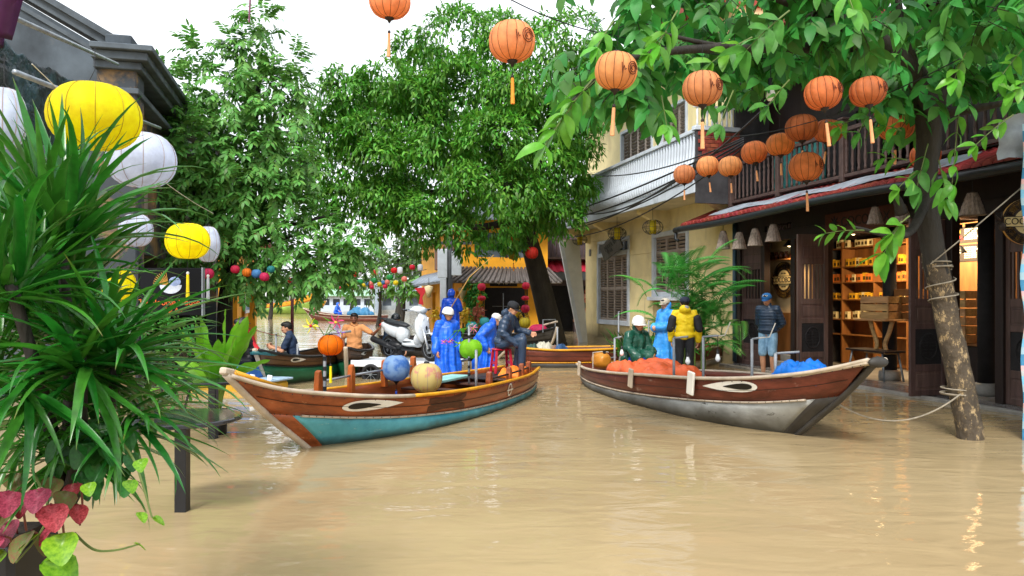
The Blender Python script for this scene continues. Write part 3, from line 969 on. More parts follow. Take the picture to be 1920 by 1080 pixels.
for i in range(10):
    for j in range(6):
        vs.append((B.x - 0.22 + i * 0.1, B.y - i * 0.05 + 0.03 * math.sin(j * 2), B.z - 0.25 + j * 0.09 + 0.04 * i * (j / 5.0) + 0.03 * math.sin(i * 1.3)))
for i in range(9):
    for j in range(5):
        fs.append((i * 6 + j, (i + 1) * 6 + j, (i + 1) * 6 + j + 1, i * 6 + j + 1))
mb.add(vs, fs); mb.build('folded_edge', lead_grey, tp, smooth=True)

# ================================================================ RIGHT: the yellow plastered house with the curved balcony
yel_wall = mat('pale yellow plaster', c('f0dfa8'), 0.75, 0.10, 1.2, bump=0.08, bscale=30)
mix_spots('pale yellow plaster stained', 'pale yellow plaster', c('bda87c'), 0.9, 0.52, 0.8, stretch=(1, 1, 0.5))
mix_spots('pale yellow plaster streaked', 'pale yellow plaster stained', c('a89a78'), 2.6, 0.60, 0.80, stretch=(1.6, 1.6, 0.12))
tide('yellow plaster tide', 'pale yellow plaster streaked', c('6e6249'), 0.25, 0.75)
yw = MATS['yellow plaster tide']
white_pl = mat('white blue plaster', c('c3ccd6'), 0.65, 0.12, 2, bump=0.1, bscale=25)
mix_spots('white plaster stained', 'white blue plaster', c('7d858b'), 1.2, 0.55, 0.85, stretch=(2, 2, 0.5))
wp = MATS['white plaster stained']
shut_m = mat('grey brown shutter paint', c('9c8f84'), 0.55, 0.15, 5, rand=0.08)
U0 = 6.52
yb = thing('yellow_house', 'pale yellow plastered house with curved white balcony beside the timber shop', 'house', FW(U0, 0), FROT)
def YU(px, o=0.0): return fu(px, o) - U0
W1 = (YU(1181), YU(1121), fz(1150, 608), fz(1150, 448))
W2 = (YU(1292), YU(1224), fz(1258, 556), fz(1258, 432))
UE = YU(1098)
ZB = 4.32
ops = [W1, W2]
mb = MB(); wall_open(mb, 0, UE, -0.5, ZB, ops, -0.35, -0.02); mb.build('wall_core', yw, yb)
z = -0.5; k = 0
while z < ZB - 0.05:
    z2 = min(z + 0.72, ZB)
    mb = MB(); wall_open(mb, 0, UE, z + 0.006, z2 - 0.006, ops, -0.02, 0.0)
    for q in range(len(mb.f) // 6):
        pm_ = MB(); pm_.add(mb.v[q * 8:q * 8 + 8], [tuple(i - q * 8 for i in f) for f in mb.f[q * 6:q * 6 + 6]]); pm_.build('plaster_course', yw, yb)
    z = z2
mb = MB(); mb.box(UE - 0.3, UE, -6, -0.36, -0.5, 8.5); mb.build('far_side_wall', yw, yb)
mb = MB(); wall_open(mb, 0, UE, ZB, 9.0, [(YU(1290), YU(1238), 5.0, 7.4), (YU(1225), YU(1165), 5.0, 7.4)], -0.35, 0.0); mb.build('upper_wall', yw, yb)
mb = MB(); mb.box(0, 0.3, -6, -0.36, -0.5, 9.0); mb.build('near_side_wall', yw, yb)
mb = MB(); mb.box(-0.1, UE + 0.3, -6.2, 1.0, 9.0, 9.3); mb.build('roof', tile_red, yb)

def louvre_window(parent, name, u0, u1, z0, z1, leaves, rows, slat_h, frame=True, trim=0.14, y=0.0):
    """window set in the wall: white surround, shutter leaves with single slats"""
    mb = MB()
    mb.box(u0 - trim, u0, y - 0.2, y + 0.05, z0 - trim, z1 + trim); mb.box(u1, u1 + trim, y - 0.2, y + 0.05, z0 - trim, z1 + trim)
    mb.box(u0, u1, y - 0.2, y + 0.05, z1, z1 + trim); mb.box(u0, u1, y - 0.2, y + 0.05, z0 - trim, z0)
    w = mb.build(name, wp, parent, bevel=0.01)
    mb = MB(); mb.box(u0, u1, y - 0.24, y - 0.20, z0, z1); mb.build('dark_backing', black_plastic, w)
    lw = (u1 - u0) / leaves
    sm = {}
    for i in range(leaves):
        a = u0 + i * lw
        mb = MB(); s = 0.055
        mb.box(a + 0.004, a + s, y - 0.10, y - 0.05, z0, z1); mb.box(a + lw - s, a + lw - 0.004, y - 0.10, y - 0.05, z0, z1)
        for (ra, rb) in [(z0, z0 + 0.08), (z1 - 0.08, z1)] + [((z0 + (z1 - z0) * q) - 0.05, (z0 + (z1 - z0) * q) + 0.05) for q in rows]:
            mb.box(a + s, a + lw - s, y - 0.098, y - 0.052, ra, rb)
        lf = mb.build('shutter', shut_m, w)
        bounds = [z0 + 0.08] + sum([[z0 + (z1 - z0) * q - 0.05, z0 + (z1 - z0) * q + 0.05] for q in rows], []) + [z1 - 0.08]
        for b0, b1 in zip(bounds[0::2], bounds[1::2]):
            n = max(1, int((b1 - b0) / slat_h))
            for q in range(n):
                if 'm' not in sm:
                    sb = MB(); sb.box(0, lw - 2 * s, -0.04, 0.04, -0.006, 0.006, 0, Matrix.Rotation(R(42), 4, 'X')); sm['m'] = sb.mesh('slat', shut_m)
                link('slat', sm['m'], lf, (a + s, y - 0.075, b0 + (q + 0.5) * (b1 - b0) / n))
    return w
ztr = W1[2] + (W1[3] - W1[2]) * 0.80
w1 = louvre_window(yb, 'shuttered_door', W1[0] + 0.16, W1[1] - 0.16, W1[2] + 0.14, ztr, 4, [0.5], 0.085, trim=0.16)
# transom light above the shutters
mb = MB(); mb.box(W1[0], W1[1], -0.15, 0.03, W1[3] - 0.12, W1[3]); mb.box(W1[0], W1[0] + 0.15, -0.15, 0.03, ztr + 0.16, W1[3] - 0.12); mb.box(W1[1] - 0.15, W1[1], -0.15, 0.03, ztr + 0.16, W1[3] - 0.12)
tr = mb.build('transom', wp, yb, bevel=0.01)
mb = MB(); mb.box(W1[0] + 0.15, W1[1] - 0.15, -0.2, -0.15, ztr + 0.16, W1[3] - 0.12); mb.build('pane', mat('blue grey glass', c('55626e'), 0.15, 0.2, 2), tr)
for q in range(6):
    x = W1[0] + 0.3 + q * 0.42
    mb = MB(); mb.box(x, x + 0.05, -0.13, -0.09, ztr + 0.16, W1[3] - 0.12); mb.build('transom_bar', wp, tr)
w2 = louvre_window(yb, 'shuttered_window', W2[0] + 0.14, W2[1] - 0.14, W2[2] + 0.14, W2[3] - 0.14, 3, [0.72], 0.09)
mb = MB(); mb.box(W2[0] - 0.1, W2[1] + 0.1, -0.05, 0.16, W2[2] - 0.12, W2[2] - 0.004); mb.build('sill', wp, w2, bevel=0.01)
louvre_window(yb, 'upper_shutter', YU(1290) + 0.1, YU(1238) - 0.1, 5.1, 7.3, 3, [0.5], 0.1, trim=0.1)
louvre_window(yb, 'upper_shutter', YU(1225) + 0.1, YU(1165) - 0.1, 5.1, 7.3, 4, [0.5], 0.1, trim=0.1)
# sign above the shutters, tilted
sg = thing('house_sign', 'dark tilted wooden sign above the brown shutters', 'sign', FW(fu(1146, 0.35), 0.35, fz(1146, 464, 0.3)), FROT + PI)
mb = MB(); mb.box(-0.85, 0.85, -0.025, 0.025, -0.27, 0.27, 0, Matrix.Rotation(R(-14), 4, 'Y') @ Matrix.Rotation(R(14), 4, 'X'))
bd = mb.build('board', mat('weathered black board', c('4a4a42'), 0.6, 0.3, 5, bump=0.3), sg, bevel=0.008)
pale = mat('carved dark lettering', c('14140f'), 0.7, 0.2, 9)
tx = text('lettering', 'MAVA VI', 0.27, pale, sg, (0, -0.045, 0.06), (R(90 + 14), 0, 0), sx=1.0)
tx.rotation_euler = (Matrix.Rotation(R(-14), 3, 'Y') @ Matrix.Rotation(R(90 + 14), 3, 'X')).to_euler()
tx = text('lettering', 'VEVA', 0.2, pale, sg, (-0.02, -0.045, -0.14), (R(104), 0, 0), sx=1.0)
tx.rotation_euler = (Matrix.Rotation(R(-14), 3, 'Y') @ Matrix.Rotation(R(90 + 14), 3, 'X')).to_euler()
for s in (-0.6, 0.6):
    mb = MB(); mb.tube([(s, 0, 0.2), (s, 0.3, 0.5)], 0.008, 6); mb.build('hanger', cable_black, sg)
# balcony
BO = 1.15
ZT = 5.84
bl = MB(); bl.box(-0.04, UE, 0.0, BO, ZB, ZB + 0.16); bl.box(-0.06, UE, BO - 0.03, BO + 0.05, ZB - 0.06, ZB + 0.2)
balc = bl.build('balcony', wp, yb, bevel=0.01)
mb = MB(); mb.box(0, UE, 0.003, BO - 0.06, ZB - 0.02, ZB - 0.003); mb.build('soffit', mat('pale soffit', c('d5cdb4'), 0.8, 0.1, 2), balc)
mb = MB(); mb.box(-0.04, UE, BO - 0.09, BO + 0.06, ZT - 0.10, ZT); mb.build('handrail', wp, balc, bevel=0.012)
mb = MB(); prof = [(0.045, 0), (0.05, 0.05), (0.05, 0.95)]
bpts = smoothstep_list([(0, BO + 0.0, ZB + 0.20), (0, BO + 0.10, ZB + 0.36), (0, BO + 0.08, ZB + 0.58), (0, BO + 0.01, ZB + 0.85), (0, BO - 0.02, ZT - 0.10)], 4)
mb.tube(bpts, 0.05, 8, ry=0.042); bm_ = mb.mesh('baluster', wp, True)
nb = int(UE / 0.165)
for k in range(nb):
    link('baluster', bm_, balc, (0.05 + k * 0.165, 0, 0))
mb = MB(); mb.box(0, UE, BO - 0.34, BO - 0.30, ZB + 0.16, ZT - 0.1); mb.build('gap_shade_sheet', MATS['dark grey plaster'], balc)  # dark sheet behind the balusters; shade of the gaps put into its colour
for u in (0.3, UE * 0.36, UE * 0.7, UE - 0.4):
    mb = MB(); mb.prism([(0, 0), (0, -0.5), (0.12, -0.5), (0.9, -0.1), (0.9, 0)], 0.22, Matrix.Translation((u, 0.0, ZB - 0.02)) @ Matrix.Rotation(R(90), 4, 'Z')); mb.build('bracket', yw, balc, fix=True)
# end of the balcony facing the camera: red tiles over dark wall
mb = MB(); mb.box(-0.12, -0.045, 0.0, BO + 0.02, 4.0, ZT - 0.05); ew = mb.build('balcony_end', MATS['dark grey plaster'], yb)
brick_m = mat('red brick', c('8b3d30'), 0.75, 0.25, 8, bump=0.3, bscale=50, rand=0.3)
bk = None
for r_ in range(9):
    for q in range(5):
        mb = MB(); mb.box(-0.03, 0, 0, 0.215, 0, 0.085); bk = bk or mb.mesh('brick', brick_m)
        y0 = q * 0.228 - (0.1 if r_ % 2 else 0)
        if y0 < 0: y0 = 0.0
        link('brick', bk, ew, (-0.12, min(y0, BO - 0.2), 4.90 + r_ * 0.096))
mb = MB(); mb.box(-0.16, 0.02, -0.02, BO + 0.08, ZT - 0.05, ZT + 0.06); mb.build('coping', wp, yb, bevel=0.01)
gb = None
for k in range(9):
    mb = MB(); mb.lathe([(0.022, 0), (0.03, 0.1), (0.018, 0.2), (0.03, 0.32), (0.022, 0.46)], 8); gb = gb or mb.mesh('small_baluster', white_paint, True)
    link('small_baluster', gb, yb, (-0.07, 0.04 + k * 0.135, ZT + 0.06))
mb = MB(); mb.box(-0.11, -0.03, -0.02, BO + 0.06, ZT + 0.52, ZT + 0.57); mb.build('small_rail', white_paint, yb)
# leaning white board at the far corner
lb = thing('white_board', 'tall white board leaning at the far corner of the yellow house', 'board', FW(fu(1096, 0.4), 0.5), FROT)
zb0 = 3.9
mb = MB(); mb.bar((0.0, 0.0, -0.3), (0.35, 0.75, zb0), 0.10, 0.14); mb.build('edge', white_paint, lb)
mb = MB(); mb.add([(0, -0.05, -0.3), (0.0, -0.25, -0.3), (0.3, 0.0, zb0), (0.35, 0.70, zb0), (0.06, -0.05, -0.3), (0.06, -0.25, -0.3), (0.36, 0.0, zb0), (0.41, 0.70, zb0)],
                  [(0, 1, 2, 3), (7, 6, 5, 4), (0, 4, 5, 1), (1, 5, 6, 2), (2, 6, 7, 3), (3, 7, 4, 0)]); mb.build('panel', mat('greyed white panel', c('e6e2d6'), 0.6, 0.1, 2), lb, fix=True)

# cage lanterns hanging from the balcony
cage_y = mat('yellow paper tube', c('d8c41e'), 0.6, 0.1, 6, trans=0.35)
def cage_lantern(label, px, py, o, r):
    u = fu(px, o); p = FW(u, o, CAMH - (py - HY) / FPX * fY(u, o))
    t = thing('cage_lantern', label, 'lantern', p, 0, 'wire cage lanterns below the white balcony')
    mb = MB(); mb.lathe([(r * 0.33, -r * 0.62), (r * 0.33, r * 0.62)], 16); mb.build('paper_tube', cage_y, t, smooth=True)
    mb = MB()
    for k in range(12):
        a = PI * k / 12 * 2
        mb.tube([(r * math.sin(q) * math.cos(a), r * math.sin(q) * math.sin(a), -r * 0.72 * math.cos(q)) for q in [PI * (0.08 + 0.84 * i / 10) for i in range(11)]], 0.006, 5)
    for q in (-0.6, 0, 0.6):
        rr = r * math.sqrt(1 - q * q)
        mb.tube([(rr * math.cos(a), rr * math.sin(a), r * 0.72 * q) for a in [2 * PI * i / 20 for i in range(21)]], 0.006, 5, cap=False)
    mb.build('wire_cage', cable_black, t, smooth=True)
    mb = MB(); mb.tube([(0, 0, r * 0.7), (0, 0, ZB - 0.02 - p.z)], 0.006, 6); mb.build('cord', cable_black, t)
cage_lantern('wire cage lantern with yellow tube nearest the palm', 1224, 426, 0.8, 0.30)
cage_lantern('wire cage lantern with yellow tube above the tilted sign', 1157, 438, 0.8, 0.30)
cage_lantern('wire cage lantern with yellow tube beside the house corner', 1087, 450, 0.6, 0.29)
mb = MB(); mb.box(-0.09, 0.09, 0, 0.03, -0.13, 0.13)
t = mb.build('house_number_plate', mat('grey plate', c('6b6f70'), 0.5), None, bevel=0.005, loc=FW(fu(1107), 0.002, fz(1107, 474)), rot=(0, 0, FROT)); tag(t, 'small grey plate on the yellow wall left of the shutters', 'plate')

# ================================================================ LEFT: old dark gable house
LP0 = (-6.7, 13.0)
def LW(u, o, z=0.0):          # o positive = away from the street
    return Vector((LP0[0] + DX * u - DY * o, LP0[1] + DY * u + DX * o, z))
old_wall = mat('blackened old plaster', c('4b555e'), 0.85, 0.35, 1.0, bump=0.2, bscale=12)
mix_spots('old plaster stained', 'blackened old plaster', c('1e2429'), 0.7, 0.42, 0.7, stretch=(1, 1, 0.5))
mix_spots('old plaster ochre', 'old plaster stained', c('a08a62'), 0.55, 0.60, 0.78)
ow = MATS['old plaster ochre']
ochre = mat('peeling ochre plaster', c('b08746'), 0.85, 0.3, 1.5, bump=0.2, bscale=20)
mix_spots('ochre stained', 'peeling ochre plaster', c('3b4147'), 1.6, 0.27, 0.52)
oc = MATS['ochre stained']
cap_m = mat('grey stone coping', c('4a535b'), 0.8, 0.3, 2, bump=0.2, bscale=25)
ob = thing('old_gable_house', 'old blackened plaster house with sloping gable and moulded cornice at upper left', 'house', LW(0, 0), FROT)
SL = 0.57
mb = MB(); mb.prism([(0, -0.5), (9, -0.5), (9, 5.75 + 9 * SL), (0, 5.75)], 0.3, Matrix.Translation((0.15, 0, 0)) @ Matrix.Rotation(R(90), 4, 'Z')); mb.build('gable_wall', ow, ob, fix=True)
for (dz, w, th) in ((0.16, 0.62, 0.12), (0.02, 0.46, 0.14), (-0.2, 0.38, 0.08)):
    mb = MB(); mb.prism([(-0.1, 5.75 + dz), (9, 5.75 + dz + 9 * SL), (9, 5.75 + dz + th + 9 * SL), (-0.1, 5.75 + dz + th)], w, Matrix.Translation((0.15, 0, 0)) @ Matrix.Rotation(R(90), 4, 'Z')); mb.build('gable_moulding', cap_m, ob, fix=True)
mb = MB(); wall_open(mb, 0.3, 12, -0.5, 5.7, [(0.8, 2.2, 3.2, 4.9), (3.2, 4.6, 3.2, 4.9), (5.6, 7.0, 3.2, 4.9), (0.8, 11.5, 0, 2.5)], 0.0, 0.3); mb.build('street_wall', oc, ob)
mb = MB(); mb.box(-0.25, 0.35, -0.2, 0.42, -0.5, 5.6); mb.build('corner_pier', oc, ob, bevel=0.02)
for (z0, z1, e) in ((5.15, 5.25, 0.05), (5.55, 5.68, 0.1), (5.68, 5.82, 0.22), (5.82, 5.92, 0.32)):
    mb = MB(); mb.box(-0.25 - e, 12, -0.2 - e, 0.45, z0, z1 - 0.002); mb.build('cornice', cap_m, ob, bevel=0.012)
mb = MB(); mb.box(-0.2, 12, -0.12, 0.3, 5.92, 6.18); mb.build('parapet', ow, ob, bevel=0.02)
for k in range(3):
    mb = MB(); mb.box(1.0 + 2.4 * k, 1.0 + 2.4 * k + 1.4, 0.12, 0.16, 3.2, 4.9); mb.build('window', shut_m, ob)
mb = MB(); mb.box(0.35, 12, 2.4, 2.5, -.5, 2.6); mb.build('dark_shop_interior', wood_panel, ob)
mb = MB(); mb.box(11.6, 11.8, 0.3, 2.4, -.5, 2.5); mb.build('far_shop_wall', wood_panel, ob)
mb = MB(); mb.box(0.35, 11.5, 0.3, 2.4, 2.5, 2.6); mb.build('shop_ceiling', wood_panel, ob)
# front awning shelter by the camera
shade_net = mat('dark green shade net', c('14252e'), 0.5, 0.6, 4, bump=1.0, bscale=9, col2=c('2b4a55'), bdist=0.05)
mix_spots('shade net worn', 'dark green shade net', c('0c1418'), 2.5, 0.45, 0.6)
sn = thing('shade_net', 'dark crumpled shade net stretched over poles behind the yellow lantern', 'net')
mb = MB()
P00, P10, P11, P01 = at(-60, 40, 5.6), at(222, 205, 8.3), at(180, 270, 8.3), at(-60, 275, 5.6)
nu, nv = 70, 36
vs, fs = [], []
for i in range(nu + 1):
    for j in range(nv + 1):
        a, b = i / nu, j / nv
        p = P00.lerp(P10, a).lerp(P01.lerp(P11, a), b)
        w = noise.noise(Vector((a * 7, b * 5, 1.2))) * 0.22 + noise.noise(Vector((a * 20, b * 12, 3))) * 0.12
        vs.append(p + Vector((0.15, -0.5, 0.3)) * w)
for i in range(nu):
    for j in range(nv):
        fs.append((i * (nv + 1) + j, (i + 1) * (nv + 1) + j, (i + 1) * (nv + 1) + j + 1, i * (nv + 1) + j + 1))
mb.add(vs, fs); o_ = mb.build('net', MATS['shade net worn'], sn, smooth=True)
o_.modifiers.new('thick', 'SOLIDIFY').thickness = 0.008
for nm, a, b in (('pole', at(28, 135, 5.4), at(300, 240, 10.5)), ('pole', at(20, 30, 5.4), at(220, 120, 10.0))):
    mb = MB(); mb.tube([a, b], 0.022, 8); mb.build('pole', grey_metal, sn, smooth=True)
# purple cloth, top left corner
pc = thing('purple_drape', 'purple cloth drape hanging in the top left corner', 'drape')
mb = MB(); vs, fs = [], []
Q0, Q1, Q2, Q3 = at(-90, -40, 2.5), at(52, -40, 2.5), at(18, 55, 2.6), at(-60, 130, 2.6)
for i in range(19):
    for j in range(9):
        a, b = i / 18, j / 8
        p = Q0.lerp(Q1, a).lerp(Q3.lerp(Q2, a), b)
        vs.append(p + Vector((0, -0.035 * math.sin(a * 26), 0.012 * math.sin(a * 26 + 1))))
for i in range(18):
    for j in range(8):
        fs.append((i * 9 + j, (i + 1) * 9 + j, (i + 1) * 9 + j + 1, i * 9 + j + 1))
mb.add(vs, fs); o_ = mb.build('cloth', mat('purple satin', c('5a2a63'), 0.45, 0.25, 6, trans=0.2), pc, smooth=True)
o_.modifiers.new('thick', 'SOLIDIFY').thickness = 0.004
mb = MB(); mb.tube([at(-160, -46, 2.5), at(60, -46, 2.5)], 0.012, 8); mb.build('rod', wood_dark, pc, smooth=True)

# ---- further left: ochre shop front beyond the tree
orange_y = mat('warm yellow plaster', c('dd9c22'), 0.7, 0.15, 1.0, bump=0.1, bscale=20)
mix_spots('warm yellow plaster stained', 'warm yellow plaster', c('8f6a2c'), 0.9, 0.58, 0.85, stretch=(1, 1, 0.4))
oy = MATS['warm yellow plaster stained']
lh = thing('ochre_shop', 'ochre yellow shop front beyond the left tree with diamond grille', 'shop', LW(13.5, 0), FROT)
mb = MB(); wall_open(mb, 0, 14, -0.6, 4.2, [(0.4, 4.3, -0.6, 2.9), (6.0, 7.4, -0.6, 2.4), (9, 13, -0.6, 2.6)], 0.0, 0.4); mb.build('wall', oy, lh)
mb = MB(); mb.box(-0.1, 14.1, -0.9, 5, 4.2, 4.4); mb.build('roof', tile_red, lh)
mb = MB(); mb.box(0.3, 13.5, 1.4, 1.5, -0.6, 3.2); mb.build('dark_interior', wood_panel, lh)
mb = MB(); mb.prism([(-0.4, 0), (0, -0.62), (0.4, 0), (0, 0.62)], 0.06, Matrix.Translation((5.1, -0.02, 2.0))); mb.build('diamond_grille', MATS['grey brown shutter paint'], lh)
mb = MB(); mb.box(6.9, 8.6, -0.10, -0.05, 1.0, 2.0); mb.build('notice_board', white_paint, lh, bevel=0.01)
mb = MB(); mb.box(7.1, 8.4, -0.115, -0.101, 1.15, 1.5); mb.build('notice_print', mat('blue notice print', c('6487a8'), 0.6, 0.3, 3), lh)
mb = MB(); mb.box(10.2, 12.8, -0.5, -0.42, 2.3, 3.0); s_ = mb.build('hanging_sign', oy, lh, bevel=0.02)

# ================================================================ CENTRE: yellow corner house across the junction
CP = Vector((-2.15, 33.0, 0))
ch = thing('corner_house', 'bright yellow corner house with tiled skirt roof across the flooded junction', 'house', CP, FROT)
tile_grey = mat('grey brown roof tile', c('5c5654'), 0.7, 0.3, 3, bump=0.3, bscale=30, rand=0.2)
tile_blue = mat('wet blue grey roof tile', c('7c8794'), 0.45, 0.25, 3, bump=0.3, bscale=30, rand=0.15)
# local: x away, y to the left. Front face at x=0 for y 0..-4 ; left face at y=0 for x 0..14
Rm = Matrix.Rotation(R(90), 4, 'Z')
class Yw:  # wall in the y-z plane: swap axes of a MB
    pass
def wall_yz(name, y0, y1, z0, z1, ops, x0, x1, m_, parent):
    mb = MB(); wall_open(mb, y0, y1, z0, z1, ops, x0, x1)
    mb.v = [(v[1], v[0], v[2]) for v in mb.v]; mb.f = [tuple(reversed(f)) for f in mb.f]
    return mb.build(name, m_, parent)
wall_yz('front_wall', -3.9, 0, -0.8, 5.6, [(-2.9, -0.95, -0.8, 2.15), (-3.3, -0.5, 3.5, 4.6)], 0.0, 0.3, oy, ch)
mb = MB(); wall_open(mb, 0.3, 14, -0.8, 5.0, [(0.9, 1.9, -0.8, 2.0), (3.2, 4.3, 0.4, 2.0), (5.5, 6.6, 0.4, 2.0), (8.2, 9.4, -0.8, 2.0), (1.2, 2.4, 3.2, 4.4), (4, 5.2, 3.2, 4.4), (7, 8.2, 3.2, 4.4)], -0.3, 0.0); mb.build('side_wall', oy, ch)
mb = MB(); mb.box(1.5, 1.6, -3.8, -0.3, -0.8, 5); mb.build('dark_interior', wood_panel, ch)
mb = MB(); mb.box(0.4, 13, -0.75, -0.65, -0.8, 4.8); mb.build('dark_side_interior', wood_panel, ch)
for (a, b) in ((1.2, 2.4), (4, 5.2), (7, 8.2)):
    for q in range(2):
        mb = MB(); mb.box(a + q * 0.6 + 0.02, a + q * 0.6 + 0.58, -0.06, 0.06, 3.22, 4.38); mb.build('window_shutter', mat('red brown shutter', c('7b4a25'), 0.6, 0.2, 3), ch, bevel=0.01)
mb = MB()
mb.box(0.05, 0.1, -3.3, -0.5, 3.5, 4.6); mb.build('upper_window', MATS['blue grey glass'], ch)
mb = MB(); mb.box(-0.03, 0.05, -2.0, -1.9, 3.5, 4.6); mb.build('window_mullion', wood_dark, ch)
mb = MB(); mb.add([(-0.9, 0.9, 5.0), (14.5, 0.9, 5.0), (14.5, -2, 6.6), (-0.9, -2, 6.6), (-0.9, -4.6, 5.2), (14.5, -4.6, 5.2)], [(0, 1, 2, 3), (3, 2, 5, 4), (0, 3, 4)])
rf_ = mb.build('roof', tile_blue, ch); rf_.modifiers.new('t', 'SOLIDIFY').thickness = 0.08
# skirt roof: front (over the doorway) and left side
def skirt(name, pts_in, pts_out, m_, n, parent):
    a0, a1 = Vector(pts_in[0]), Vector(pts_in[1]); b0, b1 = Vector(pts_out[0]), Vector(pts_out[1])
    mb = MB(); mb.quad(a0, a1, b1, b0)
    s_ = mb.build(name, m_, parent); s_.modifiers.new('t', 'SOLIDIFY').thickness = 0.05
    for k in range(n + 1):
        t = k / n
        mb = MB(); mb.tube([a0.lerp(a1, t) + Vector((0, 0, 0.04)), b0.lerp(b1, t) + Vector((0, 0, 0.04))], 0.06, 6); mb.build('tile_ridge', m_, s_, smooth=True)
    return s_
skirt('front_skirt_roof', [(0, -3.9, 3.0), (0, 0.0, 3.0)], [(-1.1, -4.2, 2.35), (-1.1, 1.1, 2.35)], tile_grey, 22, ch)
skirt('side_skirt_roof', [(0, 0.0, 3.0), (13, 0.0, 3.0)], [(-1.1, 1.1, 2.35), (13.5, 1.1, 2.35)], tile_blue, 50, ch)
mb = MB(); mb.box(-0.06, 0, -2.45, -1.2, 2.2, 2.55); nb_ = mb.build('name_board', wood_panel, ch, bevel=0.01)
mb = MB(); mb.box(-0.75, -0.65, 0.55, 0.65, -0.8, 2.5); mb.build('bamboo_post', orange_y, ch)
mb = MB(); mb.box(-0.25, 0.25, -0.35, -0.05, -0.8, 2.6); 
mb = MB(); mb.box(-0.03, 0.0, -0.92, -0.88, -0.2, 2.15); mb.box(-0.03, 0, -2.95, -2.9, -0.2, 2.15); mb.build('door_frame', wood_dark, ch)
mb = MB(); mb.box(-0.05, 0.0, -2.3, -1.6, -0.2, 0.85); mb.build('half_door', orange_y, ch, bevel=0.01)
mb = MB(); mb.tube([(0.8, -2.0, 1.1), (0.8, -2.0, 1.9)], 0.03, 6); mb.tube([(0.8, -2.5, 1.3), (0.8, -1.5, 1.3)], 0.02, 6); mb.build('indoor_lamp_stand', grey_metal, ch)
text('lettering', 'O TEA', 0.22, MATS['white chalk lettering'], nb_, (-0.065, -1.82, 2.37), (R(90), 0, -R(90)))

# red awning shop to the right of the big trunk
ra = thing('red_awning_shop', 'dark shop with red corrugated awning behind the leaning trunk', 'shop', (1.6, 37, 0), R(8))
mb = MB(); wall_open(mb, 0, 5, -0.8, 6, [(1.9, 3.3, -0.8, 2.3), (0.3, 1.5, -0.8, 2.3)], 0.0, 0.3); mb.build('wall', mat('purple grey timber', c('4a3d42'), 0.7, 0.25, 2), ra)
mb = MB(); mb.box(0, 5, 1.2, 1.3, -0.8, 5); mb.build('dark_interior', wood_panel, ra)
awn = mat('red corrugated awning', c('a32036'), 0.5, 0.2, 3)
mb = MB(); vs, fs = [], []
for i in range(61):
    x = -0.2 + i * 0.09
    h = 0.03 * math.sin(i * PI / 2 * 1.0)
    vs += [(x, -1.2, 2.95 + h), (x, 0.0, 3.55 + h)]
fs = [(2 * i, 2 * i + 2, 2 * i + 3, 2 * i + 1) for i in range(60)]
mb.add(vs, fs); o_ = mb.build('awning', awn, ra); o_.modifiers.new('t', 'SOLIDIFY').thickness = 0.015
mb = MB(); mb.box(-0.2, 5.2, -1.25, -1.15, 2.55, 2.92); mb.build('awning_valance', mat('dark grey valance', c('3b4046'), 0.6), ra)
for k in range(26):
    mb = MB(); mb.box(0.1 + k * 0.19, 0.14 + k * 0.19, -0.66, -0.62, 3.7, 4.5); mb.build('balcony_bar', rail_wood, ra)
mb = MB(); mb.box(0, 5, -0.7, -0.6, 4.5, 4.58); mb.build('balcony_rail', rail_wood, ra)
mb = MB(); mb.box(0, 5, -0.75, 0, 3.58, 3.68); mb.build('balcony_floor', rail_wood, ra)
for k in range(40):
    cc_ = random.choice(['c8502a', 'dcd8cf', '8a1f1f', 'e0a090', '3c3a44', 'b8763a'])
    mb = MB(); x, z = random.uniform(2.0, 3.0), random.uniform(0.5, 2.1)
    mb.ell((x, 0.7, z), 0.1, 0.08, 0.13, 8, 5); mb.build('hung_goods', mat('goods ' + cc_, c(cc_), 0.6), ra, smooth=True)
mb = MB(); mb.box(1.95, 3.1, 0.55, 0.85, 0.05, 0.4); mb.build('display_ledge', white_paint, ra, bevel=0.02)

# far side of the river: a low blue roofed boathouse and pale quay seen between the boats
qh = thing('quay_house', 'pale blue waterside house with green roof on the far bank', 'house', (-31, 108, 0.0), 0)
mb = MB(); wall_open(mb, 0, 11, -0.3, 2.1, [(0.6 + 1.5 * k, 1.6 + 1.5 * k, 0.7, 1.6) for k in range(7)], 0, 0.2); mb.build('wall', mat('pale blue wall', c('b7c4d4'), 0.7, 0.1, 1), qh)
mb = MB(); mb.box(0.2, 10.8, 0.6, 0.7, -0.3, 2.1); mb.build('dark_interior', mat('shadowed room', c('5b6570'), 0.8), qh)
mb = MB(); mb.add([(-0.5, -0.7, 2.1), (11.5, -0.7, 2.1), (11.5, 3, 3.1), (-0.5, 3, 3.1)], [(0, 1, 2, 3)]); o_ = mb.build('roof', mat('pale green roof', c('8fb59a'), 0.6, 0.15, 1), qh); o_.modifiers.new('t', 'SOLIDIFY').thickness = 0.1
qh = thing('quay_house', 'grey waterside shed on the far bank right of the dragon boat', 'house', (-20, 112, 0.3), 0)
mb = MB(); wall_open(mb, 0, 14, -0.6, 2.3, [(0.6 + 2 * k, 1.9 + 2 * k, 0.3, 1.7) for k in range(6)], 0, 0.2); mb.build('wall', mat('grey shed wall', c('8d969c'), 0.7, 0.15, 1), qh)
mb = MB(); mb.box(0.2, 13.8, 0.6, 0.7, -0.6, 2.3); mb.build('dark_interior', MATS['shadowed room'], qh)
mb = MB(); mb.add([(-0.5, -0.7, 2.3), (14.5, -0.7, 2.3), (14.5, 3, 3.4), (-0.5, 3, 3.4)], [(0, 1, 2, 3)]); o_ = mb.build('roof', tile_blue, qh); o_.modifiers.new('t', 'SOLIDIFY').thickness = 0.1

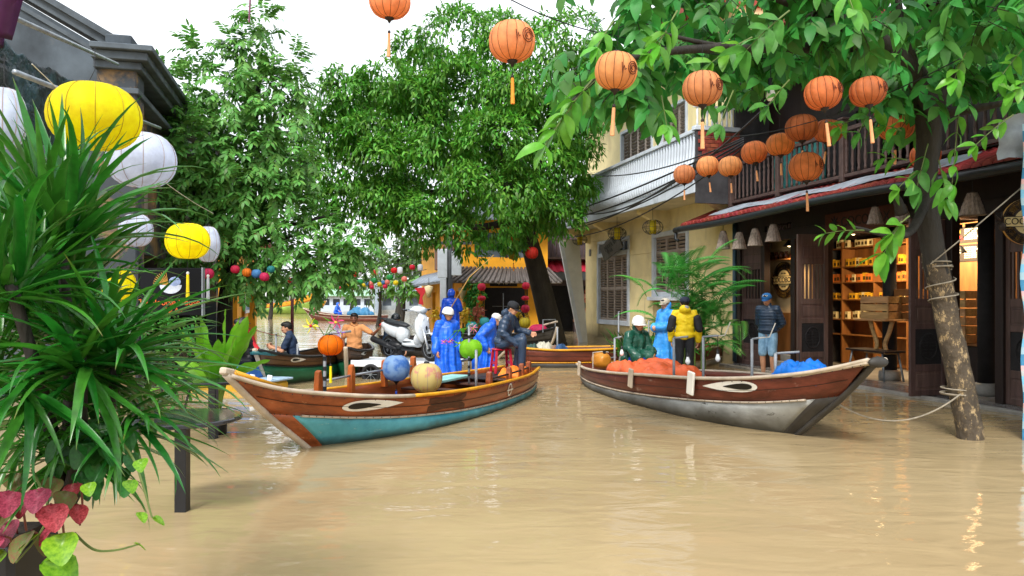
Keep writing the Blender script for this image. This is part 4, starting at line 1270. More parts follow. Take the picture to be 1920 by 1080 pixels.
# ================================================================ BOATS
blue_hull = mat('faded blue hull paint', c('3f93a6'), 0.5, 0.2, 2.0, col2=c('5fb0bf'), bump=0.15, bscale=20)
mix_spots('blue hull worn', 'faded blue hull paint', c('2d4a50'), 1.6, 0.60, 0.74, stretch=(0.6, 1, 2.2))
white_hull = mat('chalky white hull paint', c('a5a8a6'), 0.6, 0.2, 1.6, bump=0.15, bscale=20)
mix_spots('white hull dirty', 'chalky white hull paint', c('4d4a43'), 1.5, 0.42, 0.72, stretch=(0.6, 1, 2.0))
mix_spots('red plank worn', 'red brown boat plank', c('a58a7c'), 4.5, 0.62, 0.72, stretch=(0.6, 1, 1.2))
mix_spots('brown plank worn', 'varnished brown plank', c('4a2410'), 1.8, 0.55, 0.8, stretch=(0.4, 1, 1.5))
mix_spots('brown plank scuffed', 'brown plank worn', c('b98a62'), 9, 0.63, 0.68, stretch=(0.35, 1, 1.6), w=.75)
MATS['brown plank worn'] = MATS['brown plank scuffed']
green_hull = mat('green hull paint', c('1d6b48'), 0.45, 0.25, 2, bump=0.12, bscale=20)
dark_hull = mat('tarred dark hull', c('3a3733'), 0.6, 0.3, 2.5, bump=0.2, bscale=20)
yellow_rim = mat('yellow rim paint', c('d2951a'), 0.45, 0.2, 4)
rim_grey = mat('bleached rim wood', c('b3a592'), 0.6, 0.2, 4, bump=0.2, bscale=40)
inner_wood = mat('boat inside wood', c('4a2a20'), 0.65, 0.3, 3, bump=0.2, bscale=30, stretch=(0.5, 2, 2))
inner_dark = mat('wet dark boat inside', c('2f2724'), 0.5, 0.3, 3)
eye_white = mat('white eye paint', c('e4e0d6'), 0.5, 0.08, 6)
eye_black = mat('black eye paint', c('15130f'), 0.45, 0.1, 6)

mix_spots('blue hull chipped', 'blue hull worn', c('8fb3b0'), 7, 0.60, 0.66, stretch=(0.5, 1, 1.5), w=.75)
tide('blue hull scum', 'blue hull chipped', c('3a4a3c'), 0.02, 0.12, 0.05, 5)
mix_spots('white hull chipped', 'white hull dirty', c('2f2a22'), 8, 0.61, 0.66, stretch=(0.5, 1, 1.2), w=.75)
tide('white hull scum', 'white hull chipped', c('35332a'), 0.04, 0.30, 0.10, 4)
tide('green hull scum', 'green hull paint', c('28301e'), 0.02, 0.14, 0.05, 5)
class Boat:
    """st: stations (x_sheer, b_sheer, z_sheer, x_band, b_band, z_band, x_keel, b_keel, z_keel)"""
    def __init__(s, name, label, loc, rz, st, m_up, m_lo, m_in, m_rim, bow_plank=None, cut=1.0, rim=0.035, rim_from=None, m_rim2=None, m_stem=None, transom=True, k=6):
        s.root = thing(name, label, 'boat', loc, rz)
        S = smoothstep_list(st, k); s.S = S
        nU, nA = len(S), 4
        def row(q, sd):
            xs, bs, zs, xb, bb, zb, xk, bk, zk = q
            P = []
            for i in range(nA + 1):
                t = i / nA
                P.append(Vector((xs + (xb - xs) * t, sd * max(0.004, bs + (bb - bs) * t + 0.012 * math.sin(PI * t)), zs + (zb - zs) * t)))
            for i in range(1, 6):
                t = i / 5
                bul = 0.10 * math.sin(PI * t) * bb * 2
                P.append(Vector((xb + (xk - xb) * t, sd * max(0.004, bb + (bk - bb) * t + bul), zb + (zk - zb) * t)))
            return P
        allv, allf = [], []
        s.sheer = {}
        for sd in (1, -1):
            G = [row(q, sd) for q in S]
            s.sheer[sd] = [g[0].copy() for g in G]
            s.keel = [g[-1].copy() for g in G]
            def part(nm, m_, pick):
                mb = MB()
                for i in range(nU - 1):
                    for j in range(nA + 5):
                        if pick(i, j):
                            f = [G[i][j], G[i + 1][j], G[i + 1][j + 1], G[i][j + 1]]
                            if sd < 0: f.reverse()
                            mb.quad(*f)
                if not mb.f: return
                me = mb.mesh(nm, m_, True)
                bm = bmesh.new(); bm.from_mesh(me); bmesh.ops.remove_doubles(bm, verts=bm.verts[:], dist=1e-4)
                bm.to_mesh(me); bm.free()
                o = link(nm, me, s.root)
                so_ = o.modifiers.new('thick', 'SOLIDIFY'); so_.thickness = 0.022; so_.offset = 1.0 if False else -1.0
                return o
            lim = cut * (nU - 1)
            part('upper_strake', m_up, lambda i, j: j < nA)
            part('lower_hull', m_lo, lambda i, j: j >= nA and (bow_plank is None or i < lim - (j - nA) * 0.0))
            if bow_plank is not None:
                part('bow_plank', bow_plank, lambda i, j: j >= nA and i >= lim)
            for i in range(nU - 1):
                for j in range(nA + 5):
                    o = len(allv); f = [G[i][j], G[i + 1][j], G[i + 1][j + 1], G[i][j + 1]]
                    allv += f; allf.append((o, o + 1, o + 2, o + 3))
            # gunwale
            sh = s.sheer[sd]
            segs = [(0, nU - 1, m_rim)] if rim_from is None else [(0, int(rim_from * (nU - 1)), m_rim2), (int(rim_from * (nU - 1)), nU - 1, m_rim)]
            for a, b, m_ in segs:
                mb = MB(); mb.tube([p + Vector((0, 0.008 * sd, 0.005)) for p in sh[a:b + 1]], rim, 8, ry=rim * 0.75); mb.build('gunwale', m_, s.root, smooth=True)
            # moulding along the paint line
            mb = MB(); lim2 = int(lim) if bow_plank is not None else nU - 1
            mb.tube([G[i][nA] + Vector((0, sd * 0.012, 0)) for i in range(0, lim2 + 1)], 0.014, 6); mb.build('rubbing_strip', m_rim, s.root, smooth=True)
            # nail heads along the rim and the paint line
            mb = MB()
            for i in range(1, nU - 1, 1 if nU < 60 else 2):
                for q_ in (G[i][0] + Vector((0, sd * (rim * .8 + .006), -0.035)), G[i][nA] + Vector((0, sd * .024, .002))):
                    mb.ell(q_, .008, .006, .008, 5, 3)
            o_ = mb.build('nail_heads', eye_black, s.root); o_['kind'] = 'stuff'
            # plank seam scratched between sheer and paint line
            mb = MB(); mb.tube([G[i][2] + Vector((0, sd * .010, 0)) for i in range(0, nU - 1)], .0035, 4); mb.build('plank_seam', eye_black, s.root)
        s.bvh = BVHTree.FromPolygons(allv, allf)
        # stem
        q = S[-1]
        stem = [Vector((q[0] + 0.03, 0, q[2] + 0.02)), Vector((q[3] + 0.02, 0, q[5])), Vector(((q[3] + q[6]) / 2 + 0.02, 0, (q[5] + q[8]) / 2)), Vector((q[6] + 0.02, 0, q[8]))]
        stem = [Vector(p) for p in smoothstep_list([tuple(p) for p in stem], 5)]
        mb = MB(); mb.tube(stem, 0.045, 8, ry=0.035); mb.build('stem', m_stem or rim_grey, s.root, smooth=True)
        if transom:
            q = S[0]; g = row(q, 1); h = row(q, -1)
            mb = MB(); mb.add(g + list(reversed(h)), [tuple(range(len(g) * 2))]); o = mb.build('transom', m_up, s.root); o.modifiers.new('t', 'SOLIDIFY').thickness = 0.03
    def inside(s, z_of, x0, x1, m_, name='floor_board', n=4):
        """floor boards following the hull width"""
        xs = [p[0] for p in s.S]
        def width(x, z):
            hit = s.bvh.ray_cast(Vector((x, 0, z)), Vector((0, 1, 0)))
            return hit[0].y if hit[0] is not None else 0.05
        for k in range(n):
            mb = MB(); N = 14
            for i in range(N):
                xa, xb = x0 + (x1 - x0) * i / N, x0 + (x1 - x0) * (i + 1) / N
                za, zb = z_of(xa), z_of(xb)
                wa, wb = width(xa, za) - 0.03, width(xb, zb) - 0.03
                fa0, fa1 = -1 + 2 * k / n + 0.01, -1 + 2 * (k + 1) / n - 0.01
                mb.quad((xa, wa * fa0, za), (xb, wb * fa0, zb), (xb, wb * fa1, zb), (xa, wa * fa1, za))
            o = mb.build(name, m_, s.root); o.modifiers.new('t', 'SOLIDIFY').thickness = 0.015
    def half(s, x, z):
        hit = s.bvh.ray_cast(Vector((x, 0, z)), Vector((0, 1, 0)))
        return hit[0].y if hit[0] is not None else 0.05
    def stick(s, name, pts, sd, m_, off=0.008, rings=4, parent=None):
        """flat painted shape on the hull side: outline (x,z) laid on the planks"""
        cx = sum(p[0] for p in pts) / len(pts); cz = sum(p[1] for p in pts) / len(pts)
        mb = MB(); n = len(pts)
        def onh(x, z):
            hit = s.bvh.ray_cast(Vector((x, sd * 5, z)), Vector((0, -sd, 0)))
            y = hit[0].y if hit[0] is not None else 0
            return Vector((x, y + sd * off, z))
        vs = [onh(cx, cz)]
        for r_ in range(1, rings + 1):
            t = r_ / rings
            vs += [onh(cx + (x - cx) * t, cz + (z - cz) * t) for x, z in pts]
        fs = [(0, 1 + i, 1 + (i + 1) % n) for i in range(n)]
        for r_ in range(rings - 1):
            a, b = 1 + r_ * n, 1 + (r_ + 1) * n
            fs += [(a + i, b + i, b + (i + 1) % n, a + (i + 1) % n) for i in range(n)]
        mb.add(vs, fs)
        return mb.build(name, m_, parent or s.root, fix=True)
    def eye(s, x, z, L, h, sd, fwd=1, tilt=0.0):
        """tear shaped white eye with black pupil; fwd = +1: round end towards the bow"""
        out, pup = [], []
        for i in range(28):
            a = 2 * PI * i / 28
            u = math.cos(a); w = math.sin(a) * (0.5 + 0.5 * u) ** 0.55 if u > -1 else 0
            xx, zz = u * L / 2 * fwd, w * h / 2
            out.append((x + xx, z + zz + tilt * xx))
            pu, pw = math.cos(a), math.sin(a) * (0.62 + 0.38 * math.cos(a))
            xx, zz = (0.17 + pu * 0.25) * L * fwd, pw * h * 0.30
            pup.append((x + xx, z + zz + tilt * xx))
        e = s.stick('painted_eye', out, sd, eye_white, 0.012)
        s.stick('pupil', pup, sd, eye_black, 0.018, parent=e)

def light_pole(boat, x, y, z0, h, arm=(0, 0), bulb=True, m_=pipe_grey, label=None, taped=False, n='lamp_pole', drop=0.18):
    """crooked pipe standing in a boat with an arm and a hanging bulb"""
    mb = MB(); p = [(x, y, z0), (x, y, z0 + h)]
    if arm != (0, 0): p += [(x + arm[0], y + arm[1], z0 + h + 0.03)]
    mb.tube([p[0], p[1]], 0.02, 8)
    if len(p) > 2: mb.tube([p[1], p[2]], 0.015, 8)
    o = mb.build(n, m_, boat.root, smooth=True)
    e = Vector(p[-1])
    if taped:
        for k in range(6):
            zz = z0 + 0.12 + k * (h - 0.2) / 6
            mb = MB(); mb.tube([(x, y, zz), (x, y, zz + 0.05)], 0.023, 8); mb.build('tape_band', black_plastic, o)
    if bulb:
        mb = MB(); mb.tube([e, e - Vector((0, 0, drop))], 0.005, 5); mb.build('wire', cable_black, o)
        mb = MB(); mb.lathe([(0.018, 0.0), (0.02, -0.05), (0.022, -0.06)], 10, e - Vector((0, 0, drop - 0.02))); mb.build('socket', black_plastic, o, smooth=True)
        mb = MB(); mb.lathe([(0.016, 0), (0.022, -0.03), (0.036, -0.07), (0.036, -0.09), (0.022, -0.12), (0.001, -0.128)], 12, e - Vector((0, 0, drop + 0.03))); mb.build('bulb', bulb_white, o, smooth=True)
    return e

# ---------------- left boat: brown over blue
LB_LOC, LB_ROT = Vector((0.07, 13.4, 0)), math.atan2(-0.909, -0.416)
st = [(-0.25, .34, .40, -.22, .31, .13, -.15, .18, -.10),
      (0.8, .60, .38, .8, .57, .11, .8, .34, -.12),
      (2.2, .76, .40, 2.2, .72, .12, 2.2, .45, -.14),
      (3.5, .78, .43, 3.45, .73, .16, 3.4, .45, -.14),
      (4.7, .66, .49, 4.55, .60, .23, 4.3, .36, -.14),
      (5.6, .46, .60, 5.3, .40, .31, 4.9, .20, -.14),
      (6.3, .22, .73, 5.85, .19, .39, 5.2, .07, -.14),
      (6.78, .03, .90, 6.25, .015, .46, 5.42, .01, -.14)]
LB = Boat('sampan', 'brown sampan with light blue hull, yellow rim and lanterns aboard', LB_LOC, LB_ROT, st, MATS['brown plank worn'], MATS['blue hull scum'], inner_wood, rim_grey,
          bow_plank=MATS['brown plank worn'], cut=0.90, rim=0.03, rim_from=0.56, m_rim2=yellow_rim)
LB.inside(lambda x: 0.06, 0.9, 5.1, inner_wood, 'floor_board', 5)
LB.inside(lambda x: 0.33, -0.2, 1.25, inner_dark, 'stern_deck', 3)
LB.inside(lambda x: 0.50 + 0.12 * (x - 5.3), 5.35, 6.5, inner_dark, 'bow_deck', 2)
for x in (1.6, 2.5, 3.4, 4.3):
    w = LB.half(x, 0.3) - 0.03
    mb = MB(); mb.box(x - 0.11, x + 0.11, -w, w, 0.27, 0.30); mb.build('thwart', inner_wood, LB.root, bevel=0.005)
LB.eye(5.12, 0.44, 0.86, 0.17, 1, 1, 0.05); LB.eye(5.12, 0.44, 0.86, 0.17, -1, 1, 0.05)
# round emblem near the stern: oval ring with a cross bar
mb = None
ring = []
for (a0, a1) in ((0, 1),):
    vs, fs = [], []
    def onl(x, z):
        hit = LB.bvh.ray_cast(Vector((x, 5, z)), Vector((0, -1, 0))); return Vector((x, hit[0].y + 0.014, z))
    N = 24
    for i in range(N):
        a = 2 * PI * i / N
        vs += [onl(1.85 + 0.085 * math.cos(a), 0.26 + 0.10 * math.sin(a)), onl(1.85 + 0.062 * math.cos(a), 0.26 + 0.075 * math.sin(a))]
    fs = [(2 * i, 2 * i + 1, (2 * i + 3) % (2 * N), (2 * i + 2) % (2 * N)) for i in range(N)]
    mb = MB(); mb.add(vs, fs)
    e = mb.build('round_emblem', eye_white, LB.root, fix=True)
    LB.stick('emblem_bar', [(1.72, 0.247), (1.98, 0.247), (1.98, 0.268), (1.72, 0.268)], 1, eye_white, 0.017, 2, parent=e)
LB.stick('plank_patch', [(3.35, 0.18), (3.35, 0.40), (4.2, 0.41), (4.2, 0.23)], 1, mat('dark plank patch', c('4d2511'), 0.5, 0.3, 8, stretch=(1, 1, 4)), 0.006, 3)
# yellow horn shaped bow cap
mb = MB(); mb.tube([(6.20, 0.05, 0.74), (6.5, 0.06, 0.84), (6.74, 0.04, 0.93)], [0.12, 0.08, 0.03], 8, ry=0.03); mb.build('yellow_bow_cap', yellow_rim, LB.root, smooth=True)
mb = MB(); mb.bar((6.70, 0, 0.92), (6.86, 0, 0.96), 0.085, 0.07); mb.build('stem_head', rim_grey, LB.root, bevel=0.015)
# rail posts and rails
posts_far = [4.75, 3.95, 3.2, 2.5]
for sd, xs, hh in ((-1, [4.75, 3.9, 3.05, 2.3], 0.33), (1, [2.55, 1.75, 1.1, 0.62], 0.17)):
    prev = None
    for x in xs:
        y = sd * (LB.half(x, 0.35) - 0.05)
        z1 = 0.42 + hh
        mb = MB(); mb.prism([(-0.045, 0), (0.045, 0), (0.05, hh * 0.6), (0.03, hh + 0.05), (-0.02, hh + 0.07), (-0.05, hh * 0.8)], 0.075, Matrix.Translation((x, y, 0.36))); mb.build('rail_post', wood_post if sd < 0 else MATS['brown plank worn'], LB.root, bevel=0.008, fix=True)
        cur = Vector((x, y, 0.36 + hh * 0.75))
        if prev is not None:
            mb = MB(); mb.tube([prev, cur], 0.016, 8); mb.build('rail', pipe_grey if sd < 0 else wood_dark, LB.root, smooth=True)
        prev = cur
p_lan1 = light_pole(LB, 4.95, -0.30, 0.30, 0.92, (-0.25, 0.20), bulb=False, taped=True, n='lantern_pole')
p_lan2 = light_pole(LB, 2.75, 0.62, 0.30, 0.62, (0, 0), bulb=False, taped=False, n='lantern_pole')
p_lan3 = light_pole(LB, 1.7, -0.05, 0.30, 0.92, (0.1, 0.12), bulb=False, taped=True, n='lantern_pole')
# pale blue seat boards in the stern
mb = MB(); mb.box(1.35, 2.6, -0.55, -0.2, 0.36, 0.40); mb.build('side_bench', mat('pale turquoise board', c('8fc6c2'), 0.5, 0.15, 4), LB.root, bevel=0.006)
text('painted_number', '-AB', 0.1, eye_white, LB.root, (4.3, -0.70, 0.36), (R(90), 0, PI), ext=0.001)

def LBw(x, y, z): return LB_LOC + Matrix.Rotation(LB_ROT, 3, 'Z') @ Vector((x, y, z))

# ---------------- right boat: red brown over dirty white
RB_LOC, RB_ROT = Vector((1.72, 14.5, 0)), math.atan2(-0.952, 0.307)
st = [(-0.35, .34, .36, -.3, .30, .14, -.2, .16, -.10),
      (0.7, .58, .36, .7, .55, .13, .7, .34, -.12),
      (2.0, .72, .42, 2.0, .69, .15, 2.0, .45, -.14),
      (3.2, .74, .50, 3.2, .70, .20, 3.15, .45, -.14),
      (4.5, .66, .58, 4.45, .61, .28, 4.3, .38, -.14),
      (5.5, .48, .68, 5.35, .42, .36, 4.95, .24, -.14),
      (6.3, .26, .82, 6.0, .22, .46, 5.3, .09, -.14),
      (6.95, .10, 1.0, 6.45, .02, .56, 5.5, .01, -.14)]
RB = Boat('sampan', 'red brown sampan with dirty white hull moored by the tree at right', RB_LOC, RB_ROT, st, MATS['red plank worn'], MATS['white hull scum'], inner_dark, rim_grey,
          bow_plank=dark_hull, cut=0.90, rim=0.032, m_stem=dark_hull)
RB.inside(lambda x: 0.08, 0.5, 5.2, inner_dark, 'floor_board', 5)
for x in (1.2, 2.1, 3.3, 4.4):
    w = RB.half(x, 0.32) - 0.03
    mb = MB(); mb.box(x - 0.12, x + 0.12, -w, w, 0.30, 0.33); mb.build('thwart', inner_wood, RB.root, bevel=0.005)
RB.eye(5.08, 0.535, 0.92, 0.19, -1, 1, 0.09); RB.eye(5.08, 0.535, 0.92, 0.19, 1, 1, 0.09)
# white bow cap and its dark end
mb = MB(); mb.add([(6.0, .33, .77), (6.95, .13, 1.02), (6.95, -.13, 1.02), (6.0, -.33, .77), (6.0, .34, .72), (6.95, .14, .955), (6.95, -.14, .955), (6.0, -.34, .72)],
                  [(0, 1, 2, 3), (7, 6, 5, 4), (0, 4, 5, 1), (1, 5, 6, 2), (2, 6, 7, 3), (3, 7, 4, 0)])
o_ = mb.build('white_bow_cap', rim_grey, RB.root, bevel=0.012, fix=True)
mb = MB(); mb.ell((6.97, 0, 0.98), 0.05, 0.13, 0.06, 12, 8); mb.build('bow_knob', dark_hull, RB.root, smooth=True)
RB.inside(lambda x: 0.60 + 0.14 * (x - 5.4), 5.25, 6.2, inner_dark, 'bow_deck', 2)
# fender boards hanging on the side
for (x, w, h, zt) in ((4.45, 0.16, 0.26, 0.61), (2.85, 0.13, 0.24, 0.51), (0.15, 0.10, 0.22, 0.40)):
    hy = RB.half(x, zt - 0.12)
    mb = MB(); mb.box(-w / 2, w / 2, -0.02, 0.02, -h, 0.06, 0, Matrix.Translation((x, -hy - 0.05, zt)) @ Matrix.Rotation(R(7), 4, 'Y')); mb.build('fender_board', eye_white if x > 3 else rim_grey, RB.root, bevel=0.014)
light_pole(RB, 1.25, -0.30, 0.33, 0.62, (0.12, 0.08))
light_pole(RB, 3.55, -0.45, 0.33, 0.74, (0.22, 0.1), drop=0.25)
light_pole(RB, 3.7, -0.05, 0.33, 0.76, (0.3, 0.05), drop=0.22)
light_pole(RB, 4.45, 0.25, 0.33, 0.76, (0.12, 0.1), bulb=False)
light_pole(RB, 5.35, -0.05, 0.5, 0.46, (0.2, 0.2), drop=0.14)
def RBw(x, y, z): return RB_LOC + Matrix.Rotation(RB_ROT, 3, 'Z') @ Vector((x, y, z))
# antenna like bent rods
for (x, y) in ((3.9, 0.0), (4.5, 0.3)):
    mb = MB(); mb.tube([(x, y, 1.10), (x + 0.2, y + 0.05, 1.13), (x + 0.26, y + 0.1, 1.32)], 0.008, 6); mb.build('bent_rod', cord_white, RB.root)

# ---------------- orange cover, jerry can, blue sheet
def crumple(name, label, cat, loc, rz, sx, sy, h, m_, seed, n=30, parent=None, folds=7.0):
    """draped sheet: a closed lumpy cover"""
    mb = MB(); vs, fs = [], []
    for i in range(n + 1):
        for j in range(n + 1):
            a, b = i / n * 2 - 1, j / n * 2 - 1
            e = max(0, 1 - abs(a) ** 5) * max(0, 1 - abs(b) ** 5)
            w = noise.noise(Vector((a * folds * 0.5 + seed, b * 2.0, 0.3))) * 0.35 + abs(noise.noise(Vector((a * folds, b * 4 + seed, 1.3)))) * 0.35
            z = e ** 0.5 * h * (0.72 + w)
            vs.append((a * sx / 2 * (1 + 0.05 * w), b * sy / 2 * (1 + 0.1 * w), z))
    k = n + 1
    for i in range(n):
        for j in range(n):
            fs.append((i * k + j, (i + 1) * k + j, (i + 1) * k + j + 1, i * k + j + 1))
    mb.add(vs, fs)
    o = mb.build(name, m_, parent, smooth=True, loc=loc, rot=(0, 0, rz))
    o.modifiers.new('t', 'SOLIDIFY').thickness = 0.008
    if label: tag(o, label, cat)
    return o
orange_tarp = mat('salmon orange tarpaulin', c('e8693a'), 0.45, 0.15, 3, bump=0.5, bscale=9, trans=0.1, bdist=0.04)
blue_tarp = mat('bright blue plastic sheet', c('1573d6'), 0.4, 0.15, 3, bump=0.2, bscale=18, trans=0.1)
crumple('orange_tarp', 'crumpled orange tarp heaped in the middle of the right boat', 'tarp', RBw(2.1, 0.02, 0.335), RB_ROT, 1.75, 1.05, 0.30, orange_tarp, 2.0)
crumple('blue_sheet', 'crumpled bright blue sheet near the bow of the right boat', 'sheet', RBw(5.85, 0.0, 0.66), RB_ROT, 0.85, 0.42, 0.26, blue_tarp, 5.0)
crumple('orange_bag', 'orange bag lying in the stern of the blue hulled boat', 'bag', LBw(0.55, 0.25, 0.34), LB_ROT + 0.1, 0.9, 0.38, 0.16, mat('bright orange cloth', c('ee7a22'), 0.6, 0.15, 4), 9.0)
jc = thing('jerry_can', 'amber plastic jerry can tied at the stern of the right boat', 'can', RBw(0.42, -0.18, 0.34), RB_ROT)
amber = mat('amber plastic', c('d08a2e'), 0.35, 0.15, 4, trans=0.25)
mb = MB(); mb.ell((0, 0, 0.15), 0.27, 0.17, 0.17, 20, 12); mb.v = [(max(-0.22, min(0.22, x)), max(-0.15, min(0.15, y)), max(0.0, min(0.3, z))) for x, y, z in mb.v]
mb.build('body', amber, jc, smooth=True)
mb = MB(); mb.tube([(-0.03, -0.156, 0.0), (-0.02, -0.158, 0.3), (-0.02, 0.0, 0.312), (-0.02, 0.158, 0.3)], 0.008, 6); mb.build('strap', cord_white, jc)
mb = MB(); mb.lathe([(0.03, 0.29), (0.03, 0.34), (0.001, 0.345)], 10, (0.14, 0, 0)); mb.build('cap', black_plastic, jc)
# outboard clutter at the stern
eng = thing('outboard_motor', 'small dark outboard motor at the stern of the right boat', 'motor', RBw(-0.05, 0.1, 0.34), RB_ROT)
mb = MB(); mb.ell((0, 0, 0.12), 0.15, 0.1, 0.12, 12, 8); mb.build('cowl', black_plastic, eng, smooth=True)
mb = MB(); mb.tube([(0.1, 0, 0.14), (0.4, 0.05, 0.2)], 0.015, 6); mb.build('tiller', grey_metal, eng)
mb = MB(); mb.tube([(-0.12, 0, 0.05), (-0.32, 0, -0.1), (-0.34, 0, -0.45)], 0.03, 8); mb.build('shaft', grey_metal, eng)
mb = MB(); mb.ell((0.02, -0.03, 0.24), 0.07, 0.06, 0.05, 10, 6); mb.build('tank', grey_metal, eng, smooth=True)

# ---------------- generic smaller boats
def small_boat(name, label, stern, bow, beam, zs, zb_, m_up, m_lo, m_rim, k=4, rise=0.25, over=0.5, cut=None, m_stem=None):
    stern, bow = Vector(stern), Vector(bow)
    d = bow - stern; L = d.length
    rz = math.atan2(d.y, d.x)
    b = beam / 2
    s_ = [(-0.1, b * .6, zs + 0.04, -.08, b * .55, zb_, 0, b * .3, -.12), (L * .2, b * .9, zs, L * .2, b * .85, zb_, L * .2, b * .55, -.14), (L * .45, b, zs, L * .45, b * .95, zb_, L * .45, b * .6, -.14),
          (L * .7, b * .85, zs + rise * .15, L * .69, b * .78, zb_ + rise * .1, L * .66, b * .45, -.14), (L * .9, b * .5, zs + rise * .5, L * .86, b * .43, zb_ + rise * .3, L * .8, b * .2, -.14),
          (L + over * .4, b * .12, zs + rise, L * 1.0, b * .05, zb_ + rise * .6, L * .9, .01, -.14)]
    B = Boat(name, label, (stern.x, stern.y, 0), rz, s_, m_up, m_lo, inner_dark, m_rim, k=k, m_stem=m_stem)
    B.inside(lambda x: 0.07, 0.1, L * 0.8, inner_dark, 'floor_board', 3)
    for q in (0.25, 0.5, 0.72):
        x = L * q; w = B.half(x, zs - 0.1) - 0.03
        mb = MB(); mb.box(x - 0.1, x + 0.1, -w, w, zs - 0.13, zs - 0.10); mb.build('thwart', inner_wood, B.root)
    B.L = L; B.rz = rz; B.o = Vector((stern.x, stern.y, 0))
    B.w = lambda x, y, z: B.o + Matrix.Rotation(rz, 3, 'Z') @ Vector((x, y, z))
    return B
brown_band = mat('dull brown band', c('5e4026'), 0.5, 0.25, 3, bump=0.15, bscale=25)
GB = small_boat('rowing_boat', 'green hulled rowing boat with brown band carrying the man in navy polo', (-4.1, 17.6, 0), (-4.62, 13.7, 0), 1.15, 0.46, 0.28, brown_band, MATS['green hull scum'], black_plastic, rise=0.26, over=0.5)
GB.eye(GB.L * 0.80, 0.47, 0.42, 0.12, 1, 1, 0.05); GB.eye(GB.L * 0.80, 0.47, 0.42, 0.12, -1, 1, 0.05)
mb = MB(); mb.tube([(GB.L * 0.86, -0.26, 0.56), (GB.L * 1.02, -0.12, 0.66), (GB.L * 1.06, 0, 0.68), (GB.L * 1.02, 0.12, 0.66), (GB.L * 0.86, 0.26, 0.56)], 0.04, 8); mb.build('bow_rim', mat('teal rubber rim', c('2f6d74'), 0.5), GB.root, smooth=True)
light_pole(GB, GB.L * 0.78, -0.1, 0.2, 0.75, (0.2, 0.1), bulb=False)
light_pole(GB, GB.L * 0.70, 0.2, 0.2, 0.55, (0, 0), bulb=False)
GB2 = small_boat('rowing_boat', 'smaller green and brown boat with painted eye behind the orange lantern', (-3.9, 18.8, 0), (-3.42, 15.4, 0), 0.9, 0.48, 0.28, brown_band, green_hull, black_plastic, rise=0.16, over=0.3)
GB2.eye(GB2.L * 0.80, 0.47, 0.36, 0.12, 1, -1, 0.0); GB2.eye(GB2.L * 0.8, 0.47, 0.36, 0.12, -1, -1, 0.0)
# boat with yellow rim between the two big boats
MBt = small_boat('sampan', 'brown sampan with worn yellow rim lying behind the two large boats', (0.35, 18.2, 0), (3.1, 18.6, 0), 1.1, 0.42, 0.12, wood_red, dark_hull, yellow_rim, rise=0.06, over=0.1)
light_pole(MBt, 0.75, -0.1, 0.2, 0.75, (0, 0), bulb=False)
light_pole(MBt, 2.35, 0.1, 0.2, 1.1, (0.02, 0.02), bulb=False)
EB = small_boat('sampan', 'brown boat with white painted eye behind the man in green raincoat', (5.2, 19.6, 0), (2.6, 16.4, 0), 1.1, 0.44, 0.15, wood_red, MATS['white hull dirty'], rim_grey, rise=0.10, over=0.2)
EB.eye(EB.L * 0.72, 0.36, 0.85, 0.17, 1, 1, -0.03); EB.eye(EB.L * 0.72, 0.36, 0.85, 0.17, -1, 1, -0.03)
light_pole(EB, EB.L * 0.8, 0.0, 0.25, 0.9, (0.0, 0.1), bulb=False)
DB = small_boat('sampan', 'black sampan with raised prow by the yellow corner house', (-1.9, 24.5, 0), (1.15, 21.2, 0), 1.2, 0.55, 0.3, dark_hull, dark_hull, black_plastic, rise=0.28, over=0.4)
mb = MB(); mb.tube([(DB.L * 0.5, 0, 0.5), (DB.L * 1.02, 0.1, 1.0)], [0.02, 0.03], 8); mb.build('oar', rim_grey, DB.root)
mb = MB(); mb.tube([(DB.L * 0.97, -0.25, 0.7), (DB.L * 0.97, -0.25, 1.05), (DB.L * 0.97, 0.25, 1.05), (DB.L * 0.97, 0.25, 0.7)], 0.02, 6); mb.build('prow_frame', grey_metal, DB.root)
BB = small_boat('sampan', 'dark brown sampan behind the blue raincoat man and scooter', (-3.7, 22.5, 0), (-0.2, 20.2, 0), 1.1, 0.5, 0.2, wood_dark, dark_hull, wood_dark, rise=0.1, over=0.2)
# far boats on the river
FB = small_boat('rowing_boat', 'long brown rowing boat with blue load far out on the river', (-9.2, 53.5, 0), (-15.6, 57, 0), 1.3, 0.42, 0.25, wood_red, wood_red, rim_grey, rise=0.5, over=1.0)
dragon_y = mat('yellow boat paint', c('d99f2e'), 0.5, 0.2, 2); dragon_g = mat('lime boat paint', c('7f9e45'), 0.5, 0.2, 2)
YB = small_boat('dragon_boat', 'yellow and lime tourist boat with raised pink prow on the river', (-33, 86, 0), (-20.6, 80, 0), 2.6, 1.0, 0.6, dragon_y, dragon_g, mat('pink rim', c('d9705a'), 0.5), rise=1.9, over=2.5)
YB2 = small_boat('tourist_boat', 'long yellow covered tourist boat by the far bank', (-35, 92, 0), (-23, 91, 0), 2.6, 0.9, 0.4, dragon_y, mat('brown red boat', c('a05a3a'), 0.5), rim_grey, rise=0.5, over=1.0)
mb = MB(); mb.box(1, 9.5, -1.2, 1.2, 2.9, 3.05); mb.build('canopy', mat('pale canopy', c('c4ddd2'), 0.6), YB2.root)
for x in (1.1, 3.2, 5.3, 7.4, 9.4):
    for y in (-1.1, 1.1):
        mb = MB(); mb.box(x - 0.06, x + 0.06, y - 0.06, y + 0.06, 0.8, 2.9); mb.build('canopy_post', white_paint, YB2.root)
crumple('blue_load', 'blue tarp covered load in the far brown rowing boat', 'load', FB.w(2.1, 0, 0.34), FB.rz, 2.0, 0.8, 0.7, mat('teal blue tarp', c('2f6f97'), 0.5, 0.2, 3), 4.4)

